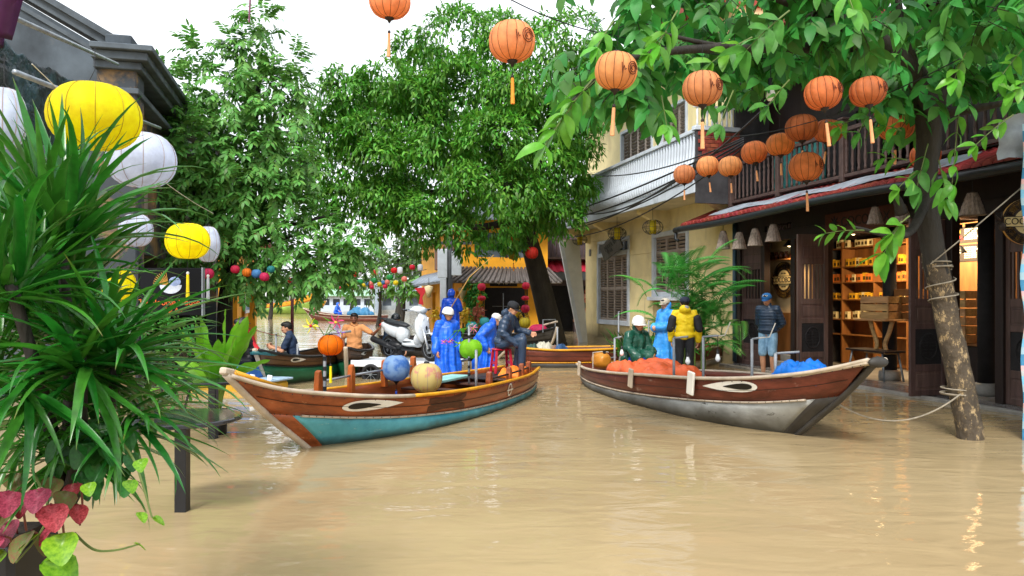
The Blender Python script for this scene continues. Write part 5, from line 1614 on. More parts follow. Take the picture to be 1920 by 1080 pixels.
# ---------------- the low raft with colourful clutter at the left (seat of the hooded person)
raft = thing('small_raft', 'small raft boat with blue, white and yellow gear at the left', 'boat', (-5.0, 13.7, 0), R(-20))
mb = MB(); mb.box(-0.8, 0.8, -0.4, 0.4, -0.1, 0.16); mb.build('hull', mat('yellow raft side', c('c79a2a'), 0.5, 0.2, 4), raft, bevel=0.05)
mb = MB(); mb.box(-0.85, 0.85, -0.45, 0.45, 0.16, 0.2); mb.build('deck', mat('pale blue deck', c('9fb9cf'), 0.5, 0.3, 5), raft, bevel=0.01)
mb = MB(); mb.box(-0.3, 0.35, -0.2, 0.3, 0.2, 0.42); mb.build('seat_box', mat('blue crate plastic', c('2a63a8'), 0.4), raft, bevel=0.02)
for (x, y) in ((0.5, -0.3), (0.72, -0.1)):
    mb = MB(); mb.box(x - 0.05, x + 0.05, y - 0.02, y + 0.02, -0.1, 0.36, 0, Matrix.Rotation(R(6), 4, 'Y')); mb.build('white_leg', white_paint, raft, bevel=0.01)

# ================================================================ PEOPLE
def remesh(mb, name, m_, parent, voxel=0.012, it=4, disp=None):
    me = mb.mesh('tmp', m_)
    tmp = bpy.data.objects.new('tmp', me); COL.objects.link(tmp)
    r = tmp.modifiers.new('r', 'REMESH'); r.mode = 'VOXEL'; r.voxel_size = voxel; r.use_smooth_shade = True
    s_ = tmp.modifiers.new('s', 'SMOOTH'); s_.iterations = it; s_.factor = 0.5
    bpy.context.view_layer.update()
    out = bpy.data.meshes.new_from_object(tmp.evaluated_get(bpy.context.evaluated_depsgraph_get()))
    bpy.data.objects.remove(tmp); bpy.data.meshes.remove(me)
    out.name = name
    out.materials.clear(); out.materials.append(m_)
    if disp:
        n = len(out.vertices)
        co = np.empty(n * 3, np.float32); out.vertices.foreach_get('co', co); co = co.reshape(-1, 3)
        no = np.empty(n * 3, np.float32); out.vertex_normals.foreach_get('vector', no); no = no.reshape(-1, 3)
        d = np.array([disp(Vector(map(float, p))) for p in co], np.float32)
        co += no * d[:, None]
        out.vertices.foreach_set('co', co.ravel()); out.update()
    out.polygons.foreach_set('use_smooth', [True] * len(out.polygons))
    return link(name, out, parent)

def wrinkle(seed, amp=0.012):
    return lambda p: amp * (noise.noise(Vector((p.x * 9 + seed, p.y * 9, p.z * 4))) + 0.6 * abs(noise.noise(Vector((p.x * 16, p.y * 16 + seed, p.z * 7))))) 

def V(*a): return Vector(a)
def stand(h=1.0):
    P = dict(pelvis=V(0, 0, .93), chest=V(.0, 0, 1.24), neck=V(.0, 0, 1.42), head=V(.03, 0, 1.56),
             shl=V(0, .175, 1.37), shr=V(0, -.175, 1.37), ell=V(-.04, .235, 1.10), elr=V(-.04, -.235, 1.10), wrl=V(.08, .23, .88), wrr=V(.08, -.23, .88),
             hil=V(0, .09, .88), hir=V(0, -.09, .88), knl=V(.03, .10, .48), knr=V(.03, -.10, .48), anl=V(-.02, .10, .08), anr=V(-.02, -.10, .08))
    return P
def sit(s, foot=0.0, lean=0.12, kn=0.42):
    return dict(pelvis=V(0, 0, s + .09), chest=V(lean * .6, 0, s + .40), neck=V(lean, 0, s + .57), head=V(lean + .05, 0, s + .70),
                shl=V(lean * .9, .175, s + .52), shr=V(lean * .9, -.175, s + .52), ell=V(lean + .04, .23, s + .28), elr=V(lean + .04, -.23, s + .28), wrl=V(.36, .14, s + .20), wrr=V(.36, -.14, s + .20),
                hil=V(.02, .09, s + .07), hir=V(.02, -.09, s + .07), knl=V(kn, .14, s + .09), knr=V(kn, -.14, s + .09), anl=V(kn, .13, foot + .08), anr=V(kn, -.13, foot + .08))

def person(label, loc, face, P, top='jacket', top_m=None, leg_m=None, legs='trousers', hat=None, hat_m=None, sk=skin, yaw=0.0, nod=0.0, voxel=0.012, seed=1.0, scale=1.0, shoe_m=None, hood=False, group=None):
    t = thing('person', label, 'person', loc, face)
    t.scale = (scale,) * 3
    H = P['head']
    HR = Matrix.Rotation(yaw, 3, 'Z') @ Matrix.Rotation(nod, 3, 'Y')
    def hp(x, y, z): return H + HR @ Vector((x, y, z))
    tor = (P['neck'] - P['pelvis']).normalized()
    side = (P['shl'] - P['shr']).normalized()
    fwd = side.cross(tor).normalized()
    TM = Matrix((fwd, side, tor)).transposed()
    b = MB()
    # torso, neck, head with face
    b.ell(P['chest'], .105, .15, .20, 14, 10, 0, TM); b.ell(P['pelvis'].lerp(P['chest'], .45), .095, .135, .20, 14, 10, 0, TM); b.ell(P['pelvis'], .105, .15, .12, 14, 10, 0, TM)
    b.caps(P['neck'] - tor * .03, H - HR @ Vector((0.015, 0, .05)), .056, .05)
    b.ell(H + HR @ Vector((-.008, 0, .012)), .094, .077, .112, 16, 12, 0, HR)
    b.ell(hp(.03, 0, -.052), .058, .055, .062, 12, 10, 0, HR)
    b.caps(hp(.082, 0, .015), hp(.104, 0, -.022), .010, .016, 8)
    for s in (-1, 1):
        b.ell(hp(-.005, s * .078, -.005), .018, .010, .03, 8, 6, 0, HR)
        b.ell(hp(.072, s * .034, -.018), .025, .022, .02, 8, 6, 0, HR)
    b.ell(hp(.083, 0, -.062), .014, .026, .010, 8, 6, 0, HR)
    # limbs
    for s, q in ((1, 'l'), (-1, 'r')):
        b.caps(P['neck'] - tor * .04, P['sh' + q], .06, .056)
        b.caps(P['sh' + q], P['el' + q], .050, .040); b.caps(P['el' + q], P['wr' + q], .040, .027)
        b.caps(P['hi' + q], P['kn' + q], .082, .056); b.caps(P['kn' + q], P['kn' + q].lerp(P['an' + q], .35), .056, .056); b.caps(P['kn' + q].lerp(P['an' + q], .35), P['an' + q], .056, .036)
        a = P['an' + q]
        b.caps(a - V(.03, 0, .04), a + V(.16, 0.01 * s, -.055), .036, .026)
        # hand: palm, four unequal curled fingers, thumb from the side of the palm
        w = P['wr' + q]; d = (w - P['el' + q]).normalized()
        ref = side * -s
        nrm = (ref - d * ref.dot(d)); nrm = nrm.normalized() if nrm.length > .1 else fwd
        sd = d.cross(nrm).normalized()
        for k in (-1, 0, 1):
            b.caps(w + d * .01 + sd * .016 * k, w + d * .085 + sd * .022 * k, .017, .015, 8)
        for k, L in enumerate((.060, .072, .066, .050)):
            o = w + d * .088 + sd * (.033 - .022 * k)
            m1 = o + d * L * .6 + nrm * .012; e = m1 + d * L * .42 + nrm * .032
            b.caps(o, m1, .0105, .0095, 7); b.caps(m1, e, .0095, .008, 7)
        o = w + d * .03 + sd * .03
        m1 = o + d * .035 + sd * .028 + nrm * .012; e = m1 + d * .03 + nrm * .012
        b.caps(o, m1, .014, .011, 7); b.caps(m1, e, .011, .009, 7)
    remesh(b, 'body', sk, t, voxel, 3)
    # eyes, brows, mouth
    mb = MB()
    for s in (-1, 1):
        mb.ell(hp(.089, s * .033, .004), .008, .014, .0065, 8, 6, 0, HR); mb.ell(hp(.090, s * .034, .026), .010, .022, .005, 8, 6, 0, HR)
    mb.build('eyes_and_brows', hair_black, t, smooth=True)
    mb = MB(); mb.ell(hp(.090, 0, -.064), .010, .022, .005, 8, 6, 0, HR); mb.build('mouth', mat('lips', c('7d4038'), 0.5, 0.1, 8), t, smooth=True)
    # hair
    mb = MB(); mb.ell(hp(-.022, 0, .030), .094, .088, .100, 16, 12, 0, HR)
    mb.ell(hp(.005, 0, .075), .095, .078, .052, 16, 10, 0, HR)
    if hat != 'hooded':
        remesh(mb, 'hair', hair_black, t, 0.012, 2, lambda p: 0.004 * noise.noise(p * 60))
    # clothing
    c_ = MB()
    infl = {'shirt': 1.13, 'jacket': 1.24, 'puffer': 1.30, 'poncho': 1.32}[top]
    c_.ell(P['chest'], .105 * infl, .15 * infl, .205, 14, 10, 0, TM); c_.ell(P['pelvis'].lerp(P['chest'], .45), .105 * infl, .14 * infl, .21, 14, 10, 0, TM)
    c_.ell(P['pelvis'] + tor * (.03 if top != 'shirt' else .01), .112 * infl, .155 * infl, .11, 14, 10, 0, TM)
    if top == 'shirt':
        c_.caps(P['pelvis'] - tor * .02, P['pelvis'] + tor * .06, .14, .13)
    for s, q in ((1, 'l'), (-1, 'r')):
        up = {'shirt': .062, 'jacket': .07, 'puffer': .078, 'poncho': .082}[top]
        c_.caps(P['neck'] - tor * .05, P['sh' + q], .065, up)
        if top == 'shirt':
            c_.caps(P['sh' + q], P['sh' + q].lerp(P['el' + q], .72), up, .060)
        else:
            lo = {'jacket': .055, 'puffer': .058, 'poncho': .085}[top]
            c_.caps(P['sh' + q], P['el' + q], up, up * .9); c_.caps(P['el' + q], P['el' + q].lerp(P['wr' + q], .93), up * .9, lo)
    c_.caps(P['neck'] - tor * .05, P['neck'] + tor * (.02 if top != 'poncho' else .03), .078, .070)
    if top == 'poncho':
        kn = (P['knl'] + P['knr']) / 2
        bot = P['pelvis'].lerp(kn, 1.15)
        sit_ = kn.z > P['pelvis'].z - .2
        c_.caps(P['chest'], P['pelvis'], .17, .19 if sit_ else .21, 16); c_.caps(P['pelvis'], bot if not sit_ else P['pelvis'].lerp(kn, .8), .19 if sit_ else .21, .16 if sit_ else .25, 16)
    if hood == 'down' or hood is True:
        c_.ell(P['neck'] - fwd * .09 + tor * .02, .075, .11, .085, 12, 8, 0, TM)
    if hat == 'hooded':
        c_.ell(hp(-.055, 0, .02), .100, .105, .135, 16, 12, 0, HR); c_.caps(P['neck'], hp(-.03, 0, -.03), .085, .09)
        if True:
            c_.ell(hp(.0, 0, .09), .085, .085, .05, 14, 8, 0, HR)
    if top == 'poncho' and hat in ('helmet', 'cap', 'hardhat'):
        c_.ell(hp(-.045, 0, -.035), .085, .094, .11, 14, 10, 0, HR); c_.caps(P['neck'] - tor * .02, hp(-.03, 0, -.08), .085, .085)
    dsp = wrinkle(seed, {'shirt': .010, 'jacket': .014, 'puffer': .004, 'poncho': .022}[top])
    if top == 'poncho':
        kz = (P['knl'].z + P['knr'].z) / 2; pz = P['chest'].z
        def dsp(p, w=dsp):
            f = max(0.0, min(1.0, (pz + .1 - p.z) / max(.2, pz - kz)))
            a = math.atan2(p.y, p.x - P['pelvis'].x)
            return w(p) + .028 * f * math.sin(a * 9 + 3 * noise.noise(Vector((p.x * 3, p.y * 3 + seed, p.z * 2)))) + .012 * abs(noise.noise(Vector((p.x * 5 + seed, p.y * 5, p.z * 14)))) 
    if top == 'jacket' or top == 'shirt':
        am = .008 if top == 'jacket' else .006
        dsp = lambda p, w=dsp, am=am: w(p) + am * (1 - abs(noise.noise(Vector((p.x * 6 + p.z * 5, p.y * 6 + seed, p.z * 12)))) * 2.2)
    if top == 'puffer':
        dsp = lambda p, w=dsp: 0.011 * abs(math.sin(p.z * PI / 0.058)) ** 0.6 + w(p)
    remesh(c_, {'shirt': 'shirt', 'jacket': 'jacket', 'puffer': 'puffer_jacket', 'poncho': 'raincoat'}[top], top_m, t, voxel * 1.05, 3, dsp)
    g = MB()
    g.ell(P['pelvis'], .115, .162, .11, 14, 10, 0, TM)
    for s, q in ((1, 'l'), (-1, 'r')):
        g.caps(P['pelvis'] + side * s * .06, P['hi' + q], .1, .1)
        if legs == 'trousers':
            g.caps(P['hi' + q], P['kn' + q], .098, .076); g.caps(P['kn' + q], P['an' + q] + (P['kn' + q] - P['an' + q]).normalized() * .05, .076, .066)
        else:
            g.caps(P['hi' + q], P['hi' + q].lerp(P['kn' + q], .95), .102, .086)
    remesh(g, 'trousers' if legs == 'trousers' else 'shorts', leg_m, t, voxel * 1.05, 3, wrinkle(seed + 3, .010))
    if shoe_m:
        for s, q in ((1, 'l'), (-1, 'r')):
            a = P['an' + q]; mb = MB(); mb.caps(a - V(.035, 0, .042), a + V(.18, 0.01 * s, -.055), .045, .036); mb.ell(a - V(.02, 0, .01), .05, .045, .05)
            remesh(mb, 'shoe', shoe_m, t, 0.014, 2)
    # headgear
    HM = HR.to_4x4(); HM.translation = H
    if hat in ('helmet', 'hardhat'):
        mb = MB(); prof = [(.128, .0), (.126, .03), (.118, .075), (.095, .118), (.055, .145), (.001, .153)]
        S = HM @ Matrix.Translation((-.012, 0, .012)) @ Matrix.Diagonal((1.02, .9, .98, 1))
        mb.lathe(prof, 24, (0, 0, 0), 0, S); h_ = mb.build('helmet', hat_m, t, smooth=True)
        mb = MB(); pr = [(.124, .004), (.131, .004), (.131, .018), (.124, .018)]; mb.lathe(pr, 24, (0, 0, 0), 0, S); mb.build('helmet_rim', hat_m if hat == 'hardhat' else black_plastic, h_)
        if hat == 'hardhat':
            mb = MB(); vs = []
            for i in range(13):
                a = R(-75 + 150 * i / 12)
                for r_, z in ((.122, .01), (.165, -.012)):
                    vs.append(S @ Vector((r_ * math.cos(a), r_ * math.sin(a), z)))
            mb.add(vs, [(2 * i, 2 * i + 1, 2 * i + 3, 2 * i + 2) for i in range(12)]); o_ = mb.build('peak', hat_m, h_, smooth=True); o_.modifiers.new('t', 'SOLIDIFY').thickness = 0.006
        for s in (-1, 1):
            mb = MB(); mb.tube([hp(.0, s * .10, .0), hp(.03, s * .065, -.09), hp(.04, 0, -.115)], .006, 6); mb.build('chin_strap', black_plastic, h_)
    if hat == 'cap':
        S = HM @ Matrix.Translation((-.010, 0, .028)) @ Matrix.Diagonal((1.04, .92, .96, 1))
        mb = MB(); mb.lathe([(.104, -.01), (.106, .02), (.100, .055), (.078, .088), (.04, .105), (.001, .109)], 22, (0, 0, 0), 0, S); h_ = mb.build('cap', hat_m, t, smooth=True)
        mb = MB(); vs = []
        for i in range(13):
            a = R(-62 + 124 * i / 12)
            e = 0.085 * (1 - (abs(i - 6) / 6.0) ** 2.2)
            for r_, dx, z in ((.100, 0, .0), (.104, e, -.018)):
                vs.append(S @ Vector((r_ * math.cos(a) + dx, r_ * math.sin(a) * .95, z)))
        mb.add(vs, [(2 * i, 2 * i + 1, 2 * i + 3, 2 * i + 2) for i in range(12)]); o_ = mb.build('visor', hat_m, h_, smooth=True); o_.modifiers.new('t', 'SOLIDIFY').thickness = 0.006
        mb = MB(); mb.ell((0, 0, .109), .012, .012, .006, 8, 4, 0, None); mb.v = [tuple(S @ Vector(v)) for v in mb.v]; mb.build('cap_button', hat_m, h_)
    return t

navy_rain = mat('dark navy rain suit', c('2a3b52'), 0.38, 0.2, 6, bump=0.25, bscale=25)
blue_rain = mat('royal blue raincoat plastic', c('1560dc'), 0.45, 0.22, 5, bump=0.3, bscale=16, spec=0.5)
sky_rain = mat('sky blue raincoat plastic', c('3595e6'), 0.45, 0.22, 5, bump=0.3, bscale=16, spec=0.5)
green_rain = mat('dark green raincoat plastic', c('164c3c'), 0.3, 0.2, 5, bump=0.3, bscale=16, spec=0.5)
yellow_jk = mat('yellow jacket cloth', c('e3c516'), 0.6, 0.1, 5, bump=0.2, bscale=30)
puffer_m = mat('navy puffer nylon', c('25384d'), 0.35, 0.15, 8, bump=0.15, bscale=40)
denim = mat('light washed denim', c('6f9fc6'), 0.8, 0.2, 6, col2=c('9cc4e0'), bump=0.2, bscale=80)
navy_polo = mat('navy polo cloth', c('22344f'), 0.75, 0.15, 8, bump=0.15, bscale=60)
tan_polo = mat('tan orange polo cloth', c('c98a55'), 0.75, 0.12, 8, bump=0.15, bscale=60)
brown_tr = mat('brown wet trousers', c('4a3c34'), 0.6, 0.2, 6)
dark_tr = mat('black trousers', c('1d1f24'), 0.7, 0.2, 6)
helmet_w = mat('white helmet shell', c('e6e6e2'), 0.25, 0.04, 4, coat=0.4)
cap_black = mat('black cap cloth', c('1b1d22'), 0.8, 0.15, 10, bump=0.1, bscale=60)
cap_blue = mat('blue cap cloth', c('1f5f97'), 0.8, 0.12, 10, bump=0.1, bscale=60)
cap_beige = mat('beige cap cloth', c('b9b1a0'), 0.8, 0.12, 10, bump=0.1, bscale=60)
cap_navy = mat('navy cap cloth', c('262c3f'), 0.8, 0.12, 10, bump=0.1, bscale=60)
red_cloth = mat('red cloth', c('b3222c'), 0.7, 0.15, 6)

def face_to(loc, target):
    d = Vector(target) - Vector(loc); return math.atan2(d.y, d.x)

# man on the red stool in the stern of the left boat (profile to the right)
p = LBw(0.35, -0.12, 0.345)
st_ = thing('plastic_stool', 'red plastic stool under the seated man in dark rain suit', 'stool', p, 0.3)
redp = mat('red plastic', c('b01430'), 0.35, 0.1, 5)
mb = MB(); mb.box(-0.15, 0.15, -0.15, 0.15, 0.40, 0.43); mb.build('seat', redp, st_, bevel=0.015)
for sx in (-1, 1):
    for sy in (-1, 1):
        mb = MB(); mb.bar((sx * .12, sy * .12, .40), (sx * .155, sy * .155, 0), .045, .03); mb.build('leg', redp, st_, bevel=0.006)
    mb = MB(); mb.bar((sx * .14, -.13, .18), (sx * .14, .13, .18), .02, .05); mb.build('brace', redp, st_)
P = sit(0.43, 0.0, 0.16, 0.40)
P['knl'] = V(.36, .05, .63); P['anl'] = V(.24, .06, .09); P['knr'] = V(.44, -.17, .60); P['anr'] = V(.42, -.16, .09)
P['ell'] = V(.22, .25, .74); P['wrl'] = V(.46, .20, .70); P['elr'] = V(.10, -.26, .72); P['wrr'] = V(.36, -.20, .50)
person('man in dark navy rain suit and black cap sitting on a red stool', p, R(-18), P, 'jacket', navy_rain, navy_rain, 'trousers', 'cap', cap_black, yaw=R(-8), nod=R(22), hood=True, seed=2, shoe_m=rubber)
# man in royal blue raincoat and white helmet, wading behind the boat
P = stand(); P['head'] = V(.06, 0, 1.55); P['wrl'] = V(.14, .24, .90); P['wrr'] = V(.10, -.26, .86)
person('man in royal blue raincoat and white helmet wading behind the left boat', at(838, 560, 14.7).xy.to_3d() + V(0, 0, -.22), R(-62), P, 'poncho', blue_rain, dark_tr, 'trousers', 'helmet', helmet_w, yaw=R(22), nod=R(12), seed=5, sk=skin2)
# bent figure in blue behind the seated man
P = stand(); P['chest'] = V(.10, 0, 1.18); P['neck'] = V(.2, 0, 1.32); P['head'] = V(.27, 0, 1.42)
for q, s in (('l', 1), ('r', -1)):
    P['sh' + q] = V(.15, .175 * s, 1.28)
person('person in royal blue raincoat and pale cap half hidden behind the seated man', at(906, 560, 15.2).xy.to_3d() + V(0, 0, -.2), R(-5), P, 'poncho', blue_rain, dark_tr, 'trousers', 'cap', mat('pale cap cloth', c('d5d4d0'), 0.8), nod=R(20), seed=8)
# standing figure in blue hood with the bamboo pole
P = stand(); P['wrr'] = V(.16, -.2, 1.2); P['elr'] = V(.0, -.26, 1.12)
pp = at(846, 560, 21.4); pp.z = 0.22
person('person in deep blue hooded raincoat standing with a bamboo pole', pp, R(100), P, 'poncho', mat('deep blue raincoat', c('0c3da6'), 0.35, 0.2, 5, bump=0.3, bscale=16), dark_tr, 'trousers', 'hooded', seed=11)
bp = thing('bamboo_pole', 'thin bamboo pole slanting up from the blue hooded person', 'pole')
mb = MB(); mb.tube([at(838, 590, 21.1), at(880, 520, 21.1), at(926, 478, 21.1)], [0.016, 0.014, 0.011], 8); mb.build('cane', mat('bamboo', c('c29a55'), 0.5, 0.2, 6), bp, smooth=True)
# man in tan polo holding the scooter
P = stand(); P['wrl'] = V(.28, .50, 1.34); P['ell'] = V(.10, .40, 1.22); P['wrr'] = V(.16, -.22, .92)
person('man in tan orange polo shirt wading and holding the white scooter', at(664, 560, 16.1).xy.to_3d() + V(0, 0, -.34), R(-75), P, 'shirt', tan_polo, brown_tr, 'trousers', None, yaw=R(-12), nod=R(0), seed=14, sk=mat('deep tan skin', c('7a4c36'), 0.5, 0.1, 8))
tm_ = [o for o in bpy.data.objects if o.get('label', '').startswith('man in tan orange')][0]
mb = MB(); mb.tube([V(.075, .0, 1.385), V(.05, .06, 1.43), V(-.02, .085, 1.455), V(-.08, .0, 1.47), V(-.02, -.085, 1.455), V(.05, -.06, 1.43), V(.075, 0, 1.385)], .016, 6); mb.build('collar', mat('dark tan collar', c('a8744a'), .8), tm_, smooth=True)
mb = MB(); mb.tube([V(.125, 0, 1.37), V(.145, 0, 1.25)], .008, 5); mb.build('placket', MATS['dark tan collar'], tm_)
# helmeted face behind the scooter
P = stand(); P['wrr'] = V(.2, -.2, 1.0)
person('person in dark helmet peering over the scooter seat', at(742, 560, 17.1).xy.to_3d() + V(0, 0, -.40), R(-80), P, 'jacket', navy_rain, dark_tr, 'trousers', 'helmet', mat('black helmet shell', c('22262b'), 0.25, 0.1, 4, coat=0.4), seed=17)
# man in navy polo sitting in the green boat, profile to the left
p = GB.w(GB.L * 0.62, 0.0, 0.12)
P = sit(0.20, 0.0, 0.10, 0.40); P['knl'] = V(.40, .16, .40); P['knr'] = V(.40, -.16, .40); P['anl'] = V(.50, .14, .09); P['anr'] = V(.50, -.14, .09)
P['wrl'] = V(.40, .08, .52); P['wrr'] = V(.42, -.06, .54); P['ell'] = V(.20, .22, .46); P['elr'] = V(.20, -.22, .46)
person('man in navy polo sitting in the green hulled rowing boat', p, R(188), P, 'shirt', navy_polo, dark_tr, 'shorts', None, yaw=R(12), nod=R(10), seed=20, scale=1.04)
# hooded dark figure on the raft, left
P = sit(0.42, 0.0, 0.14, 0.40)
person('person in black hooded jacket sitting on the left raft', (-4.86, 13.85, 0.02), R(200), P, 'jacket', mat('black hooded jacket', c('15171d'), 0.5, 0.2, 6, bump=0.2, bscale=25), dark_tr, 'trousers', 'hooded', seed=23, yaw=R(-10), nod=R(8))
mb = MB(); mb.box(-0.02, 0.02, -0.16, 0.16, -0.05, 0.05)
P = sit(0.36, 0.0, 0.10, 0.38)
person('person in red jacket and dark cap beyond the black hooded figure', (-5.35, 14.6, 0.10), R(-30), P, 'jacket', red_cloth, dark_tr, 'trousers', 'cap', cap_black, seed=26)
# man in dark green raincoat with white hard hat, stern of the right boat
P = sit(0.34, 0.0, 0.10, 0.40)
P['wrr'] = V(.38, -.16, .44)
person('man in dark green raincoat and white hard hat seated in the right boat', RBw(0.95, 0.22, 0.10), R(-60), P, 'poncho', green_rain, mat('blue rain trousers', c('1c3fae'), 0.4, 0.15, 5), 'trousers', 'hardhat', helmet_w, yaw=R(-6), nod=R(4), seed=29, sk=skin2, scale=1.04)
# man in sky blue raincoat with beige cap
P = stand(); P['wrl'] = V(.22, .06, 1.08); P['wrr'] = V(.22, -.10, 1.06); P['ell'] = V(.02, .25, 1.10); P['elr'] = V(.02, -.25, 1.10)
person('young man in sky blue raincoat and beige cap beside the yellow jacket', at(1249, 560, 15.3).xy.to_3d() + V(0, 0, 0.02), R(205), P, 'poncho', sky_rain, dark_tr, 'trousers', 'cap', cap_beige, yaw=R(18), nod=R(4), seed=32, scale=0.97)
# man in yellow jacket, back to the camera
P = stand(); P['ell'] = V(-.02, .26, 1.10); P['elr'] = V(-.02, -.26, 1.10); P['wrl'] = V(.08, .25, .84); P['wrr'] = V(.08, -.25, .84)
yj = person('man in yellow and black jacket seen from behind in navy cap', at(1284, 560, 14.3).xy.to_3d() + V(0, 0, 0.0), R(80), P, 'jacket', yellow_jk, dark_tr, 'trousers', 'cap', cap_navy, yaw=R(12), nod=R(2), seed=35, hood=True, scale=1.0)
# black sleeve panels of the yellow jacket and the grey hood lining
for s, q in ((1, 'l'), (-1, 'r')):
    mb = MB(); mb.caps(P['sh' + q].lerp(P['el' + q], .38) + V(-.012, s * .012, 0), P['el' + q].lerp(P['wr' + q], .1) + V(-.012, s * .008, 0), .088, .080)
    remesh(mb, 'black_sleeve_panel', dark_tr, yj, 0.014, 2)
mb = MB(); mb.ell(P['neck'] + V(-.115, 0, .055), .05, .085, .05, 12, 8); remesh(mb, 'hood_lining', mat('grey lining', c('8e8f94'), 0.7), yj, 0.014, 2)
# man in puffer jacket on the shop step, hands behind his back
P = stand(); P['ell'] = V(-.12, .24, 1.10); P['elr'] = V(-.12, -.24, 1.10); P['wrl'] = V(-.16, .05, .93); P['wrr'] = V(-.17, -.05, .91)
P['head'] = V(.06, 0, 1.56)
pm = at(1440, 560, 15.0).xy.to_3d() + V(0, 0, 0.055)
person('man in navy puffer jacket and blue cap standing before the shop door', pm, R(228), P, 'puffer', puffer_m, denim, 'shorts', 'cap', cap_blue, yaw=R(4), nod=R(12), seed=38, shoe_m=rubber, scale=1.01)
pf = [o for o in bpy.data.objects if o.get('label', '').startswith('man in navy puffer')][0]
mb = MB(); hc = V(.06, 0, 1.56)
mb.tube([hc + Matrix.Rotation(R(4), 3, 'Z') @ V(.098, .05 - .02 * i, .075 + .008 * (-1) ** i) for i in range(6)], .006, 5)
mb.build('cap_script', chalk, pf)
# person sitting behind the white board
P = stand()
person('person in light blue rain jacket half hidden behind the leaning board', at(1086, 560, 30.5).xy.to_3d() + V(0, 0, -.05), R(205), P, 'jacket', sky_rain, skin2, 'shorts', 'cap', cap_navy, seed=41, voxel=0.016)
# far figures on the river
P = sit(0.40, 0.0, 0.2, 0.4)
person('person in blue rain clothes rowing the far brown boat', FB.w(FB.L * 0.62, 0, 0.12), R(-20), P, 'jacket', blue_rain, blue_rain, 'trousers', 'hooded', seed=44, voxel=0.03)
person('person in blue standing on the far yellow tourist boat', YB2.w(9.9, -0.9, 0.5), R(-90), stand(), 'jacket', blue_rain, blue_rain, 'trousers', 'cap', cap_navy, seed=47, voxel=0.03)

# ================================================================ SCOOTER ON A CART
cart = thing('hand_cart', 'white flat hand cart carrying the scooter through the water', 'cart', at(765, 560, 15.6).xy.to_3d(), R(-14))
mb = MB(); mb.box(-1.05, 1.05, -0.42, 0.42, 0.30, 0.36); mb.build('platform', mat('wet white deck', c('b9c0c6'), 0.35, 0.15, 4), cart, bevel=0.01)
for y in (-0.44, 0.44):
    mb = MB(); mb.box(-1.08, 1.08, y - 0.025, y + 0.025, 0.25, 0.38); mb.build('side_rail', white_paint, cart, bevel=0.008)
for y in (-0.48, 0.48):
    mb = MB(); Mx = Matrix.Translation((-0.62, y, 0.10)) @ Matrix.Rotation(R(90), 4, 'X')
    mb.lathe([(0.15, -0.03), (0.2, -0.025), (0.215, 0), (0.2, 0.025), (0.15, 0.03), (0.15, -0.03)], 24, (0, 0, 0), 0, Mx); w_ = mb.build('wheel', rubber, cart, smooth=True, fix=True)
    mb = MB(); mb.lathe([(0.001, -0.02), (0.03, -0.02), (0.03, 0.02), (0.001, 0.02)], 10, (0, 0, 0), 0, Mx)
    for k in range(8):
        a = 2 * PI * k / 8; mb.tube([Mx @ Vector((0, 0, 0)), Mx @ Vector((0.16 * math.cos(a), 0.16 * math.sin(a), 0))], 0.006, 5)
    mb.build('spokes', grey_metal, w_)
mb = MB(); mb.tube([(1.05, -0.3, 0.33), (1.6, -0.3, 0.5), (1.6, 0.3, 0.5), (1.05, 0.3, 0.33)], 0.02, 8); mb.build('handle', grey_metal, cart, smooth=True)

sw = mat('white scooter plastic', c('c9d1d8'), 0.2, 0.03, 3, coat=0.6)
sb_ = mat('black scooter plastic', c('1d1f23'), 0.4, 0.15, 8)
seat_m = mat('black vinyl seat', c('23262b'), 0.45, 0.15, 8, bump=0.1, bscale=60)
lens_m = mat('grey lamp lens', c('9aa7b2'), 0.08, 0.05, 4)
scooter = thing('motor_scooter', 'white motor scooter standing on the hand cart', 'scooter', cart.location + V(0.02, 0.05, 0.362), R(-40))
def wheel(x, r, front):
    Mx = Matrix.Translation((x, 0, r)) @ Matrix.Rotation(R(90), 4, 'X')
    mb = MB(); prof = [(r - 0.055 + 0.055 * math.cos(a), 0.052 * math.sin(a)) for a in [2 * PI * i / 14 for i in range(15)]]
    mb.lathe(prof, 32, (0, 0, 0), 0, Mx); w_ = mb.build('wheel', rubber, scooter, smooth=True, fix=True)
    mb = MB(); mb.lathe([(r - 0.09, -0.045), (r - 0.06, -0.045), (r - 0.06, 0.045), (r - 0.09, 0.045), (r - 0.09, -0.045)], 28, (0, 0, 0), 0, Mx)
    mb.build('rim', grey_metal, w_, fix=True)
    for k in range(5):
        a = 2 * PI * k / 5
        for da in (-0.16, 0.16):
            mb = MB(); mb.bar(Mx @ Vector((0.03 * math.cos(a), 0.03 * math.sin(a), 0)), Mx @ Vector(((r - 0.08) * math.cos(a + da), (r - 0.08) * math.sin(a + da), 0)), 0.016, 0.03); mb.build('spoke', grey_metal, w_)
    mb = MB(); mb.lathe([(0.001, -0.06), (0.035, -0.06), (0.035, 0.06), (0.001, 0.06)], 12, (0, 0, 0), 0, Mx); mb.build('hub', sb_, w_)
    if front:
        mb = MB(); mb.lathe([(0.06, 0.05), (0.10, 0.05), (0.10, 0.056), (0.06, 0.056), (0.06, 0.05)], 24, (0, 0, 0), 0, Mx); mb.build('brake_disc', grey_metal, w_, fix=True)
wheel(0.66, 0.265, True); wheel(-0.60, 0.255, False)
for y in (-0.085, 0.085):
    mb = MB(); mb.tube([(0.66, y, 0.265), (0.50, y * 0.9, 0.66)], [0.026, 0.022], 8); mb.build('fork_leg', mat('silver fork', c('c5cbd0'), 0.3, 0.1, 6, metal=0.5), scooter, smooth=True)
